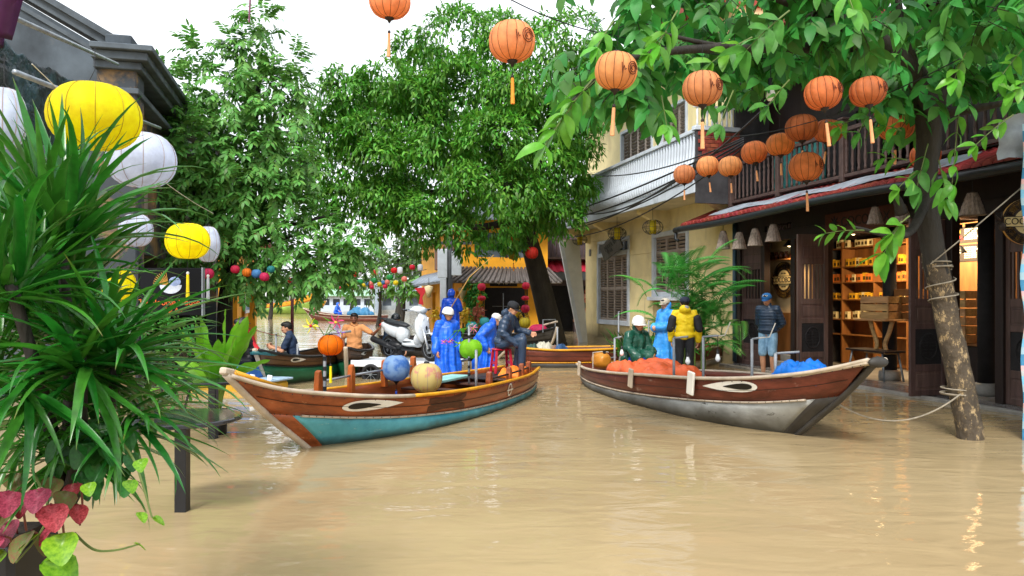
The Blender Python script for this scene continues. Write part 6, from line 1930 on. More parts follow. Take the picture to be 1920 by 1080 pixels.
# front mudguard
mb = MB(); vs = []
for i in range(15):
    a = R(10 + 145 * i / 14)
    w = 0.085 * (1 - 0.35 * abs(i - 6) / 8)
    for y in (-w, -w * .5, 0, w * .5, w):
        rr = 0.315 + 0.02 * (1 - (y / w) ** 2)
        vs.append((0.66 + rr * math.cos(a), y, 0.265 + rr * math.sin(a)))
mb.add(vs, [(i * 5 + j, i * 5 + j + 1, (i + 1) * 5 + j + 1, (i + 1) * 5 + j) for i in range(14) for j in range(4)])
o_ = mb.build('front_mudguard', sw, scooter, smooth=True); o_.modifiers.new('t', 'SOLIDIFY').thickness = 0.008
Ry = lambda a: Matrix.Rotation(R(a), 3, 'Y')
b = MB()   # leg shield and front apron
b.ell((0.40, 0, 0.66), 0.075, 0.20, 0.30, 18, 12, 0, Ry(-14)); b.ell((0.43, 0, 0.80), 0.08, 0.15, 0.22, 18, 12, 0, Ry(-16)); b.ell((0.34, 0, 0.45), 0.07, 0.19, 0.16, 16, 10, 0, Ry(10))
b.caps((0.36, 0, 0.86), (0.30, 0, 1.02), .07, .06)
remesh(b, 'leg_shield', sw, scooter, 0.012, 6)
b = MB(); b.ell((0.30, 0, 1.06), 0.14, 0.17, 0.075, 18, 12, 0, Ry(18)); b.ell((0.38, 0, 1.05), 0.09, 0.11, 0.075, 16, 10); b.caps((0.24, -.26, 1.05), (0.24, .26, 1.05), .034, .034)
remesh(b, 'handlebar_cover', sw, scooter, 0.012, 5)
mb = MB(); mb.ell((0.43, 0, 1.03), 0.055, 0.085, 0.06, 16, 10, 0, Ry(12)); mb.build('headlight', lens_m, scooter, smooth=True)
mb = MB(); mb.ell((0.485, 0, 0.79), 0.022, 0.045, 0.17, 14, 10, 0, Ry(-17)); gr = mb.build('front_grille', sb_, scooter, smooth=True)
for s in (-1, 1):
    mb = MB(); mb.tube([(0.50, s * .06, 0.90), (0.47, s * .085, 0.76), (0.43, s * .045, 0.62)], 0.012, 6); mb.build('grille_trim', mat('silver fork', c('c5cbd0')), gr, smooth=True)
    mb = MB(); mb.tube([(0.24, s * .26, 1.05), (0.21, s * .38, 1.06)], 0.022, 8); mb.build('grip', sb_, scooter, smooth=True)
    mb = MB(); mb.tube([(0.27, s * .24, 1.07), (0.27, s * .37, 1.075)], 0.008, 6); mb.build('brake_lever', grey_metal, scooter)
b = MB()   # tail bodywork
b.ell((-0.42, 0, 0.60), 0.40, 0.15, 0.145, 18, 12, 0, Ry(12)); b.ell((-0.62, 0, 0.68), 0.26, 0.13, 0.10, 16, 10, 0, Ry(16)); b.ell((-0.20, 0, 0.54), 0.16, 0.16, 0.19, 16, 10)
b.caps((-0.1, 0, 0.38), (0.28, 0, 0.34), .07, .07); b.ell((0.1, 0, 0.335), 0.30, 0.17, 0.055, 18, 8)
remesh(b, 'bodywork', sw, scooter, 0.012, 5)
b = MB(); b.ell((-0.36, 0, 0.755), 0.36, 0.135, 0.065, 18, 10, 0, Ry(6)); b.ell((-0.58, 0, 0.79), 0.20, 0.12, 0.06, 16, 8, 0, Ry(8))
remesh(b, 'seat', seat_m, scooter, 0.012, 4)
b = MB(); b.caps((-0.50, -.16, 0.30), (-0.92, -.20, 0.42), .055, .072); b.caps((-0.3, -.12, 0.24), (-0.5, -.16, 0.3), .025, .03)
remesh(b, 'exhaust', sb_, scooter, 0.012, 2)
b = MB(); b.ell((-0.45, 0, 0.30), 0.24, 0.14, 0.10, 14, 8); b.caps((-0.2, 0, 0.25), (0.1, 0, 0.24), .06, .05); b.ell((0.0, 0, 0.385), 0.2, 0.13, 0.02, 12, 6)
remesh(b, 'engine', sb_, scooter, 0.014, 2)
mb = MB(); mb.ell((-0.86, 0, 0.72), 0.03, 0.09, 0.04, 12, 8); mb.build('tail_light', mat('red lens', c('b02020'), 0.15), scooter, smooth=True)
mb = MB(); mb.tube([(-0.62, .1, .84), (-0.88, .09, .86), (-0.9, 0, .86), (-0.88, -.09, .86), (-0.62, -.1, .84)], .014, 8); mb.build('grab_rail', sb_, scooter, smooth=True)

# ================================================================ TREES AND PLANTS
leaf_fine = mat('fine green foliage', c('5a9630'), 0.45, 0.25, 0.6, island=0.4, trans=0.35, spec=0.4)
leaf_left = mat('broad grey green foliage', c('649a45'), 0.45, 0.25, 0.6, island=0.35, trans=0.3, spec=0.45)
leaf_right = mat('large fresh green leaf', c('3f8a2c'), 0.35, 0.2, 3, island=0.4, trans=0.45, spec=0.45)
leaf_rightd = mat('large dark green leaf', c('458a38'), 0.5, 0.2, 3, island=0.45, trans=0.45, spec=0.4)
leaf_spray_m = mat('lime green leaf', c('62a534'), 0.35, 0.15, 3, rand=0.22, trans=0.45, spec=0.45)
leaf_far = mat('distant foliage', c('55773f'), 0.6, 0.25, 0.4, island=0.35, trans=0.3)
leaf_strap = mat('glossy strap leaf', c('2c6f20'), 0.28, 0.3, 2.5, rand=0.35, trans=0.25, spec=0.5, stretch=(1, 6, 6))
def brown_tips(m):
    n, l = m.node_tree.nodes, m.node_tree.links
    bs = n['Principled BSDF']; src = bs.inputs['Base Color'].links[0].from_socket
    tc = n.new('ShaderNodeTexCoord'); sp = n.new('ShaderNodeVectorMath'); sp.operation = 'LENGTH'; l.new(tc.outputs['Object'], sp.inputs[0])
    oi = n.new('ShaderNodeObjectInfo'); ad = n.new('ShaderNodeMath'); ad.operation = 'MULTIPLY_ADD'; ad.inputs[1].default_value = 0.15; l.new(oi.outputs['Random'], ad.inputs[0]); l.new(sp.outputs['Value'], ad.inputs[2])
    mr = n.new('ShaderNodeMapRange'); mr.inputs['From Min'].default_value = 1.0; mr.inputs['From Max'].default_value = 1.12; mr.inputs['To Max'].default_value = 0.9
    l.new(ad.outputs[0], mr.inputs['Value'])
    mx = n.new('ShaderNodeMix'); mx.data_type = 'RGBA'; l.new(mr.outputs[0], mx.inputs[0]); l.new(src, mx.inputs[6]); mx.inputs[7].default_value = (*c('8a7440'), 1)
    l.new(mx.outputs[2], bs.inputs['Base Color'])
    # pale parallel veins
    return m
leaf_deep = leaf_strap.copy(); leaf_deep.name = 'plain strap leaf'  # same colour as the strap leaf, without brown tips
brown_tips(leaf_strap)
leaf_palm = mat('palm leaf', c('4a9a3f'), 0.35, 0.2, 2, rand=0.25, trans=0.3, spec=0.45)
leaf_banana = mat('banana leaf', c('6fae2a'), 0.35, 0.18, 3, rand=0.15, trans=0.4, spec=0.45)
bark_dark = mat('wet dark bark', c('2b2721'), 0.75, 0.35, 4, bump=0.8, bscale=18, stretch=(1, 1, 0.4), bdist=0.03)
bark_pale = mat('flaking bark', c('4a4033'), 0.8, 0.3, 5, bump=1.0, bscale=14, stretch=(1, 1, 0.6), bdist=0.04)
mix_spots('flaking bark patched', 'flaking bark', c('a08a66'), 12, 0.535, 0.60, stretch=(1, 1, 0.5), w=0.8)

def clump_leaves(clumps, per, L, W, Yc, jit, out=0.5, droop=0.3, shell=0.75, down=0.35):
    """leaves spread through round clumps (px, py, rpx, dY): positions, directions, normals, sizes"""
    PS, DS, NS, LS, WS = [], [], [], [], []
    for (px, py, rp, dy) in clumps:
        Y = Yc + dy
        ctr = np.array(at(px, py, Y)); r = rp / FPX * Y
        n = int(per * r * r)
        v = np_rot(n)
        rad = r * (shell + (1 - shell) * RNG.random(n) ** 0.5 * 1.25)
        # sub tufts: pull the directions towards random tuft axes for uneven outlines
        k = max(6, int(r * 14))
        ax = np_rot(k); idx = RNG.integers(0, k, n)
        v = v * 0.42 + ax[idx] * 0.75; v /= np.linalg.norm(v, axis=1, keepdims=True)
        tuft = RNG.uniform(0.75, 1.18, k)[idx]
        keep = (v[:, 2] > -0.25) | (RNG.random(n) < 0.30)
        v, rad, tuft = v[keep], rad[keep], tuft[keep]; n = len(v)
        p = ctr + v * (rad * tuft)[:, None] * np.array([1, 0.9, 0.85])
        d = v * out + np_rot(n) * 0.55 + np.array([0, 0, -down])
        nr = np_rot(n) * 0.5 + np.array([0, 0, 1.0]) + v * 0.4
        PS.append(p); DS.append(d); NS.append(nr)
        LS.append(L * RNG.uniform(0.7, 1.25, n)); WS.append(W * RNG.uniform(0.75, 1.2, n))
    return [np.concatenate(q) for q in (PS, DS, NS, LS, WS)]

def limb(mb, pts, r0, r1, n=8, k=5):
    P = smoothstep_list([tuple(p) for p in pts], k)
    mb.tube(P, [r0 + (r1 - r0) * (i / (len(P) - 1)) for i in range(len(P))], n)

# ---- big fine leaved tree in the middle
ct_ = thing('street_tree', 'big dense fine leaved tree in the middle with leaning black trunk', 'tree', at(1046, 560, 25).xy.to_3d())
TL = ct_.location.copy()
mb = MB()
base = at(1050, 560, 25); base.z = -0.6
limb(mb, [base, at(1030, 600, 24.8), at(1005, 500, 24.2), at(985, 430, 23.6), at(950, 340, 23)], 0.42, 0.22, 12)
mb.v = [tuple(Vector(v) - TL) for v in mb.v]; mb.build('trunk', bark_dark, ct_, smooth=True)
for (a, b_) in (((985, 430), (1060, 300)), ((990, 440), (860, 250)), ((955, 350), (740, 260)), ((970, 380), (900, 120)), ((985, 430), (1040, 140)), ((940, 330), (680, 350)), ((975, 410), (800, 400))):
    mb = MB(); p0, p1 = at(*a, 23.5), at(*b_, 23.0); mid = p0.lerp(p1, .5) + V(0, 0, -.35)
    limb(mb, [p0, mid, p1], 0.15, 0.04, 8); mb.v = [tuple(Vector(v) - TL) for v in mb.v]; mb.build('limb', bark_dark, ct_, smooth=True)
cl = [(850, 75, 78, .6), (775, 95, 62, .8), (930, 80, 75, .8), (1000, 95, 70, .6), (1065, 75, 75, 1.0), (1110, 110, 60, 1.2), (725, 150, 62, .2), (672, 195, 62, .4), (1085, 170, 75, .4), (640, 225, 60, .2), (575, 225, 48, .4), (555, 290, 46, .4), (560, 360, 46, .4), (600, 420, 44, .4), (650, 160, 50, .6), (600, 270, 55, .3), (585, 330, 46, .3), (620, 380, 46, .2), (690, 265, 72, -.4),
      (770, 200, 82, -.2), (860, 170, 90, -.4), (960, 170, 85, -.2), (1040, 230, 85, -.2), (640, 345, 58, .0), (705, 300, 66, -1.0), (725, 370, 66, -.6), (835, 285, 85, -.9), (930, 270, 88, -1.1), (1020, 310, 75, -.5), (1085, 280, 60, .3),
      (870, 360, 72, -1.3), (955, 365, 78, -1.0), (790, 400, 60, -.9), (660, 400, 44, .0), (720, 425, 48, -.2), (850, 430, 60, -.7), (930, 430, 60, -.6), (1010, 400, 60, -.2), (1075, 350, 60, .2), (1060, 420, 45, .3), (790, 455, 38, -.2), (885, 470, 34, -.2), (690, 440, 30, .2), (960, 460, 34, 0), (1120, 215, 50, .5),
      (740, 260, 120, 2.2), (880, 220, 130, 2.4), (1000, 260, 120, 2.2), (800, 360, 110, 2.0), (940, 380, 100, 2.0), (1040, 360, 80, 2.0), (680, 340, 80, 2.0)]
cl = [(a, b_, r_ * (.84 if dy_ < 1.6 else .95), dy_ + RNG.uniform(-.3, .3)) for a, b_, r_, dy_ in cl]
g = clump_leaves(cl, 1750, 0.20, 0.07, 22.2, 0, out=0.55, down=0.45)
me = leaf_mesh('crown', g[0] - np.array(TL), g[1], g[2], g[3], g[4], leaf_fine, droop=0.35)
o_ = link('crown', me, ct_); o_['kind'] = 'stuff'

# ---- left tree with compound leaves
lt = thing('street_tree', 'tall airy tree with drooping compound leaves left of centre', 'tree', at(428, 560, 17).xy.to_3d())
TL = lt.location.copy()
mb = MB(); base = at(424, 560, 17); base.z = -0.6
limb(mb, [base, at(422, 580, 17), at(432, 500, 17), at(448, 400, 16.8), at(470, 280, 16.5), at(488, 140, 16.5)], 0.20, 0.05, 10)
mb.v = [tuple(Vector(v) - TL) for v in mb.v]; mb.build('trunk', bark_dark, lt, smooth=True)
for (a, b_) in (((440, 450), (340, 330)), ((450, 400), (580, 300)), ((460, 340), (370, 200)), ((470, 290), (560, 170)), ((440, 450), (560, 440)), ((435, 480), (350, 440)), ((445, 430), (630, 400))):
    mb = MB(); limb(mb, [at(*a, 16.8), at((a[0] + b_[0]) / 2, (a[1] + b_[1]) / 2 + 8, 16.4), at(*b_, 16.0)], 0.07, 0.02, 7); mb.v = [tuple(Vector(v) - TL) for v in mb.v]; mb.build('limb', bark_dark, lt, smooth=True)
def spray_arrays(o, d, n_pair, L, W, step, seed=0, bend=0.5):
    """one compound leaf: rachis from o along d, pairs of leaflets; returns leaflet arrays and the rachis points"""
    d = d / (np.linalg.norm(d) + 1e-9)
    side = np.cross(d, [0, 0, 1.0]); side /= (np.linalg.norm(side) + 1e-9)
    P, D, N = [], [], []
    p = np.array(o, float); pts = [p.copy()]
    for i in range(n_pair):
        d = d + np.array([0, 0, -bend / n_pair]); d /= np.linalg.norm(d)
        p = p + d * step; pts.append(p.copy())
        up = np.cross(side, d)
        for s in (-1, 1):
            P.append(p.copy()); D.append(d * 0.62 + side * s * 0.85 - up * 0.0 + RNG.normal(size=3) * 0.14 + np.array([0, 0, -0.2])); N.append(up * 1.0 + RNG.normal(size=3) * 0.18 + np.array([0, 0, .2]))
    P.append(p + d * step * 0.4); D.append(d); N.append(np.cross(side, d))
    return np.array(P), np.array(D), np.array(N), pts
lcl = [(488, 40, 22), (486, 85, 26), (440, 85, 18), (470, 135, 36), (500, 165, 40), (545, 120, 24), (545, 175, 34), (400, 165, 42), (345, 190, 40), (375, 110, 20), (310, 160, 24), (440, 210, 55), (525, 225, 60), (320, 265, 40), (375, 275, 55), (455, 285, 66), (530, 290, 55), (330, 345, 50), (400, 350, 60),
       (480, 365, 70), (550, 375, 50), (310, 420, 36), (370, 420, 50), (440, 430, 60), (520, 440, 66), (600, 450, 45), (650, 450, 34), (470, 495, 50), (550, 500, 45), (620, 495, 42), (370, 490, 34), (665, 480, 26), (300, 380, 36), (500, 330, 60), (430, 320, 60), (560, 330, 40), (340, 300, 46), (420, 390, 55), (420, 490, 40), (590, 530, 22), (500, 530, 26), (640, 525, 18)]
sprays = []
for (px, py, rp) in lcl:
    Y0 = 16.3; r = rp / FPX * Y0
    n = int(11 + 60 * r * r + 22 * r)
    for k in range(n):
        v = np_rot(1)[0]
        if v[1] > 0.2 and RNG.random() < 0.5: v[1] *= -1
        p = np.array(at(px, py, Y0)) + v * r * RNG.uniform(0.45, 1.05) * np.array([1, 1.2, 1])
        d = v * 0.8 + RNG.normal(size=3) * 0.4 + np.array([0, -0.15, 0.05])
        sprays.append((p[1], p, d))
sprays.sort(key=lambda q: q[0])
# 300 nearest sprays are leaves of their own (4 shared shapes), the rest one mass
spm = []
for k in range(5):
    P, D, N, pts = spray_arrays((0, 0, 0), np.array([1.0, 0, 0.15]), 7 + (k % 2), 0.15, 0.07, 0.062, bend=0.5 + 0.25 * k)
    spm.append(leaf_mesh('leaf_spray', P, D, N, np.full(len(P), 0.17) * RNG.uniform(.8, 1.15, len(P)), np.full(len(P), 0.064), leaf_left, droop=0.25))
for i, (yy, p, d) in enumerate(sprays[:300]):
    az = math.atan2(d[1], d[0]); el = math.atan2(d[2], math.hypot(d[0], d[1]))
    o_ = link('leaf_spray', spm[i % 5], lt, Vector(p) - TL, (RNG.uniform(-.4, .4), -el, az), 0, (RNG.uniform(.85, 1.2),) * 3)
A = [[], [], []]
for (yy, p, d) in sprays[300:]:
    P, D, N, pts = spray_arrays(p, np.array(d), 7, 0.15, 0.07, 0.062, bend=RNG.uniform(0.5, 1.4))
    A[0].append(P); A[1].append(D); A[2].append(N)
A = [np.concatenate(a) for a in A]
n = len(A[0])
me = leaf_mesh('crown', A[0] - np.array(TL), A[1], A[2], 0.17 * RNG.uniform(.75, 1.2, n), 0.064 * RNG.uniform(.8, 1.15, n), leaf_left, droop=0.25)
o_ = link('crown', me, lt); o_['kind'] = 'stuff'

# ---- right tree: leaning trunk standing in the water, big leaves overhead
rt = thing('street_tree', 'leaning tree with flaking trunk and large leaves standing in water at right', 'tree', onwater(1818, 822))
TL = rt.location.copy()
b0 = onwater(1818, 822); b0.z = -0.5
trunk_pts = [b0, onwater(1818, 822), at(1795, 690, 8.9), at(1768, 560, 8.9), at(1742, 430, 8.9), at(1736, 330, 8.9), at(1742, 230, 8.8), at(1722, 150, 8.6), at(1650, 80, 8.2), at(1560, 30, 7.8), at(1480, -60, 7.4)]
P_ = smoothstep_list([tuple(p) for p in trunk_pts], 6)
rr = np.interp(np.linspace(0, 1, len(P_)), [0, .1, .2, .5, .62, .7, 1], [.165, .15, .138, .13, .145, .125, .05])
vs_mb = MB(); vs_mb.tube(P_, [float(x) for x in rr], 18)
vv = []
for v in vs_mb.v:
    q = Vector(v); w = noise.noise(q * 3.2) * 0.03 + noise.noise(q * 9) * 0.014
    vv.append(tuple(q + Vector((w, w * .6, 0)) - TL))
vs_mb.v = vv
# bark: dark above, flaking pale below
bm_ = MATS['flaking bark patched']
lim_i = int(len(P_) * 0.40)
low = MB(); low.v = vs_mb.v; low.f = vs_mb.f; low.m = [0] * len(vs_mb.f)
for i in range(len(P_) - 1):
    for j in range(18):
        low.m[i * 18 + j] = 0 if i < lim_i * 0.85 + 2 * noise.noise(Vector((j * .7, 3, 1))) else 1
low.build('trunk', [bm_, bark_dark], rt, smooth=True)
rlimbs = [[(1742, 240, 8.8), (1800, 120, 8.6), (1880, 0, 8.4)], [(1730, 170, 8.6), (1690, 40, 8.2), (1680, -80, 8)], [(1650, 85, 8.2), (1480, 90, 7.8), (1360, 88, 7.4), (1230, 60, 7.0)],
          [(1600, 60, 8.0), (1400, -20, 7.5), (1180, -30, 7.0)], [(1745, 215, 8.8), (1850, 200, 8.3), (1930, 180, 7.9)], [(1360, 88, 7.4), (1180, 110, 6.9), (1060, 200, 6.6)], [(1690, 400, 8.8), (1680, 370, 8.7), (1668, 372, 8.4)], [(1740, 360, 8.9), (1700, 440, 8.5), (1600, 425, 8.0)]]
for L_ in rlimbs:
    mb = MB(); limb(mb, [at(*q) for q in L_], 0.075 if L_[0][0] > 1640 else 0.05, 0.012, 8); mb.v = [tuple(Vector(v) - TL) for v in mb.v]; mb.build('limb', bark_dark, rt, smooth=True)
ymx = [(1000, 130), (1060, 210), (1100, 170), (1200, 190), (1260, 150), (1320, 130), (1400, 190), (1480, 130), (1560, 120), (1640, 170), (1700, 250), (1760, 190), (1820, 130), (1920, 170), (2000, 200)]
A = [[], [], []]; LL = []
stems = []
for k in range(980):
    px = RNG.uniform(1060, 2000); lim = np.interp(px, [q[0] for q in ymx], [q[1] for q in ymx])
    py = lim - abs(RNG.normal()) * 110 - 10 if RNG.random() < 0.5 else RNG.uniform(-160, lim)
    if px < 1180 and py < 60 + (1180 - px) * .6 and RNG.random() < 0.8: continue
    Y = RNG.uniform(8.2, 11.6) if px > 1230 else RNG.uniform(7.0, 9.5)
    if py < 60 and px > 1400 and RNG.random() < .4: Y = RNG.uniform(7.2, 8.2)
    p = np.array(at(px, py, Y)); a = RNG.uniform(0, 2 * PI)
    P, D, N, pts = spray_arrays(p, np.array([math.cos(a), math.sin(a), RNG.uniform(-.5, .1)]), RNG.integers(2, 4), .2, .1, .10, bend=RNG.uniform(.5, 1.6))
    A[0].append(P); A[1].append(D); A[2].append(N); stems.append(pts)
A = [np.concatenate(a) for a in A]; n = len(A[0])
tv, tf = [], []
for i in range(6):
    t_ = i / 5; w_ = (math.sin(PI * min(1, t_ ** .8)) ** .75) * .5 * (1 - .15 * t_) + .002
    for s_ in (-1, 0, 1):
        tv.append((t_, s_ * w_, .10 * t_ - .34 * t_ * t_ + abs(s_) * w_ * .09))
for i in range(5):
    for j in range(2):
        tf.append((i * 3 + j, (i + 1) * 3 + j, (i + 1) * 3 + j + 1, i * 3 + j + 1))
me = template_mesh('crown', tv, tf, A[0] - np.array(TL), A[1], A[2], 0.255 * RNG.uniform(.7, 1.15, n), 0.115 * RNG.uniform(.8, 1.15, n), leaf_rightd)
o_ = link('crown', me, rt); o_['kind'] = 'stuff'
mb = MB()
for pts in stems:
    mb.tube([Vector(q) - TL for q in pts[::2] + [pts[-1]]], 0.005, 4, cap=False)
o_ = mb.build('twigs', bark_dark, rt); o_['kind'] = 'stuff'

def big_leaf_mesh(name, m_, L=1.0, W=0.45, seg=8, droop=0.3, fold=0.22, wave=0.03, tip=1.0, yseg=2):
    """one broad leaf along +x: folded at the midrib, drooping, slightly wavy"""
    vs, fs = [], []
    for i in range(seg + 1):
        t = i / seg
        w = W / 2 * (math.sin(PI * min(1, t ** 0.8)) ** 0.75) * (1 - 0.15 * t) + (0.001)
        x = L * (t - 0.06 * t * t); z0 = L * (0.12 * t - droop * t * t)
        for j in range(-yseg, yseg + 1):
            s = j / yseg
            vs.append((x, s * w, z0 + abs(s) * w * fold + wave * L * math.sin(t * 17 + s * 2) * abs(s) * 0.35))
    k = 2 * yseg + 1
    for i in range(seg):
        for j in range(2 * yseg):
            fs.append((i * k + j, (i + 1) * k + j, (i + 1) * k + j + 1, i * k + j + 1))
    mb = MB(); mb.add(vs, fs)
    return mb.mesh(name, m_, True)
rlm = [big_leaf_mesh('leaf', leaf_spray_m, 1, 0.42, 7, d_, 0.2) for d_ in (0.15, 0.3, 0.5)]
rld = [big_leaf_mesh('leaf', leaf_rightd, 1, 0.42, 7, d_, 0.2) for d_ in (0.15, 0.3, 0.5)]
stem_m = mat('green twig', c('5b6b35'), 0.6)
def big_spray(px, py, Y, tx, ty, npair, L, meshes=rlm, dY=-0.2):
    """hand placed spray: from pixel (px,py) pointing to pixel (tx,ty)"""
    p = at(px, py, Y); q = at(tx, ty, Y + dY)
    d = (q - p); ln = d.length; d.normalize()
    mb = MB(); pts = [p + d * ln * i / 6 - V(0, 0, 0.10 * ln * (i / 6) ** 2) for i in range(7)]
    mb.tube([x - TL for x in pts], [0.009, 0.008, 0.007, 0.006, 0.005, 0.004, 0.003], 6)
    sp_ = mb.build('leaf_spray', stem_m, rt)
    for i in range(npair):
        t = (i + 1) / npair
        b_ = p + d * ln * t - V(0, 0, 0.10 * ln * t * t)
        sd = d.cross(V(0, 1, 0.15)).normalized()
        for s in (-1, 1):
            dr = (d * 0.75 + sd * s * 0.75 + V(RNG.normal() * .15, RNG.normal() * .3, RNG.normal() * .12 - .30)).normalized()
            rot = Matrix.Rotation(math.atan2(dr.y, dr.x), 3, 'Z') @ Matrix.Rotation(-math.asin(max(-1, min(1, dr.z))), 3, 'Y') @ Matrix.Rotation(RNG.uniform(-.9, .9) + s * .2, 3, 'X')
            l = L * RNG.uniform(.8, 1.1)
            link('leaf', meshes[RNG.integers(0, 3)], sp_, b_ - TL, rot.to_euler(), 0, (l, l, l))
    dr = d + V(0, 0, -.5)
    rot = Matrix.Rotation(math.atan2(dr.y, dr.x), 3, 'Z') @ Matrix.Rotation(-math.atan2(dr.z, math.hypot(dr.x, dr.y)), 3, 'Y')
    link('leaf', meshes[0], sp_, pts[-1] - TL, rot.to_euler(), 0, (L, L, L))
for a in ((1180, 100, 6.8, 1075, 175, 4, .27), (1110, 150, 6.6, 1045, 225, 4, .28), (1075, 195, 6.5, 1022, 262, 3, .27), (1270, 20, 6.9, 1235, 75, 3, .26), (1250, 60, 6.9, 1215, 92, 2, .22), (1480, 20, 6.6, 1400, 80, 4, .26), (1410, 70, 6.7, 1335, 105, 3, .25), (1580, -30, 6.4, 1600, 10, 2, .26),
          (1700, 300, 8.6, 1660, 290, 2, .25), (1740, 270, 8.5, 1720, 340, 3, .30), (1760, 300, 8.5, 1775, 365, 4, .27), (1800, 190, 8.3, 1785, 330, 5, .22), (1620, 432, 8.0, 1548, 428, 4, .19), (1705, 405, 8.0, 1672, 430, 2, .30), (1690, 415, 7.9, 1658, 465, 2, .32), (1600, 225, 8.4, 1572, 232, 2, .22),
          (1690, 245, 8.4, 1660, 230, 2, .26), (1640, 190, 8.3, 1610, 240, 2, .24), (1810, 100, 7.6, 1790, 140, 3, .24), (1770, 90, 7.8, 1740, 95, 3, .24), (1920, 90, 7.4, 1880, 130, 3, .25), (1930, 150, 7.4, 1900, 165, 3, .25), (1900, 215, 7.8, 1830, 260, 4, .18), (1720, 320, 8.4, 1685, 345, 2, .26), (1240, 180, 7.0, 1250, 228, 2, .22), (1300, 130, 7.0, 1330, 190, 2, .22), (1480, 150, 7.4, 1440, 190, 3, .22), (1375, 170, 7.6, 1350, 225, 2, .2), (1150, 40, 7.0, 1120, 80, 2, .22)):
    big_spray(*a, meshes=(rld if a[0] in (1740, 1770, 1480, 1375, 1300, 1640) else rlm))

# ---- riverside trees, far bank wood
def blob_tree(label, px, py, rpx, Y, trunk_px, trunk_y, n_cl, L, m_, per=420, group=None):
    t = thing('tree', label, 'tree', at(trunk_px, 560, Y).xy.to_3d(), 0, group)
    TL_ = t.location.copy()
    b0 = t.location.copy(); b0.z = -0.5
    mb = MB(); top = at(px, py, Y); r = rpx / FPX * Y
    limb(mb, [b0 - TL_, (b0.lerp(top, .5) + V(r * .1, 0, 0)) - TL_, top - TL_], r * .10 + .05, r * .04, 8); mb.build('trunk', bark_dark, t, smooth=True)
    cl_ = []
    for k in range(n_cl):
        a, q = RNG.uniform(0, 2 * PI), RNG.random() ** .5
        cl_.append((px + rpx * .7 * q * math.cos(a), py + rpx * .55 * q * math.sin(a), rpx * RNG.uniform(.3, .48), RNG.uniform(-.6, .6) * r))
    g_ = clump_leaves(cl_, per / (L / .3) ** 2, L, L * .42, Y, 0, out=.6, down=.35)
    o = link('crown', leaf_mesh('crown', g_[0] - np.array(TL_), g_[1], g_[2], g_[3], g_[4], m_), t); o['kind'] = 'stuff'
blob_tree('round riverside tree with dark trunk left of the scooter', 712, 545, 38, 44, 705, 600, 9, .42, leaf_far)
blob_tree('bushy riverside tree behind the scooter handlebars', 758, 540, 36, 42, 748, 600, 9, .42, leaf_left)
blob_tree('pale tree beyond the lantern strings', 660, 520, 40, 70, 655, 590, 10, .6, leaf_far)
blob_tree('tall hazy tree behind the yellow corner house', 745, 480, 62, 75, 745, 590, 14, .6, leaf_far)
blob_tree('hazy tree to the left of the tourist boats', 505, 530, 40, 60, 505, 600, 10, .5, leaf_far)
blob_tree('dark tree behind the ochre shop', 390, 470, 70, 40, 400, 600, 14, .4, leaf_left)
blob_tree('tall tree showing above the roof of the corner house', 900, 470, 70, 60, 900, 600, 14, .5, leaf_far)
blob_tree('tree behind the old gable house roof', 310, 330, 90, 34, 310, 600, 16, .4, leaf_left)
cl_ = []
for k in range(60):
    px = -200 + k * 20 + RNG.uniform(-10, 10) + (300)
    cl_.append((px, 545 + RNG.uniform(-22, 12), RNG.uniform(20, 34), RNG.uniform(0, 30)))
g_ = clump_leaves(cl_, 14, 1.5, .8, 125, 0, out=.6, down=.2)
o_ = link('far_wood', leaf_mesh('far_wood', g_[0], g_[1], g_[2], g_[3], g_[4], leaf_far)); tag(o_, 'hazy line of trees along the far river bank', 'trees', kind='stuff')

# ---- foreground strap leaved plant in its planter
def strap_mesh(name, m_, elev, droop, L=1.0, W=0.062, seg=10, fold=0.5):
    vs, fs = [], []
    x = z = 0.0; a = elev
    for i in range(seg + 1):
        t = i / seg
        w = W * min(1, .45 + t * 3.2) * max(0.02, (1 - t ** 2.6))
        nx_, nz_ = -math.sin(a), math.cos(a)
        for s in (-1, 0, 1):
            f = abs(s) * w * fold * .5
            vs.append((x + nx_ * f, s * w / 2, z + nz_ * f))
        x += math.cos(a) * L / seg; z += math.sin(a) * L / seg
        a -= droop / seg * (0.35 + 1.3 * t)
    for i in range(seg):
        for j in range(2):
            fs.append((i * 3 + j, (i + 1) * 3 + j, (i + 1) * 3 + j + 1, i * 3 + j + 1))
    mb = MB(); mb.add(vs, fs); return mb.mesh(name, m_, True)
strap = {}
for e in (80, 62, 44, 24, 4, -22):
    strap[e] = [strap_mesh('leaf', leaf_strap, R(e), d_, W=w_) for d_, w_ in ((.35, .068), (.8, .074), (1.4, .066))]
fp = thing('strap_leaf_plant', 'large dark green strap leaved plant filling the left foreground', 'plant', at(60, 560, 2.9).xy.to_3d())
TL = fp.location.copy()
def rosette(px, py, Y, n, L, elevs, az0=0, az1=2 * PI, parent=fp, lib=strap, jit=.14, TLo=None):
    o = at(px, py, Y) - (TLo if TLo is not None else TL)
    for k in range(n):
        e = elevs[RNG.integers(0, len(elevs))]
        az = az0 + (az1 - az0) * (k + RNG.uniform(-.4, .4)) / n
        l = L * RNG.uniform(.72, 1.15)
        off = V(RNG.normal() * .015, RNG.normal() * .015, (e - 20) / 80 * .06 + RNG.uniform(-.03, .05))
        link('leaf', lib[e][RNG.integers(0, 3)], parent, o + off, (RNG.uniform(-.3, .3), RNG.uniform(-jit, jit), az), 0, (l, l * RNG.uniform(.85, 1.15), l))
rosette(115, 480, 2.95, 62, .62, [80, 80, 62, 62, 44, 24])
rosette(225, 690, 2.75, 50, .50, [62, 44, 44, 24, 4])
rosette(20, 560, 2.55, 38, .54, [80, 62, 44, 24, 4])
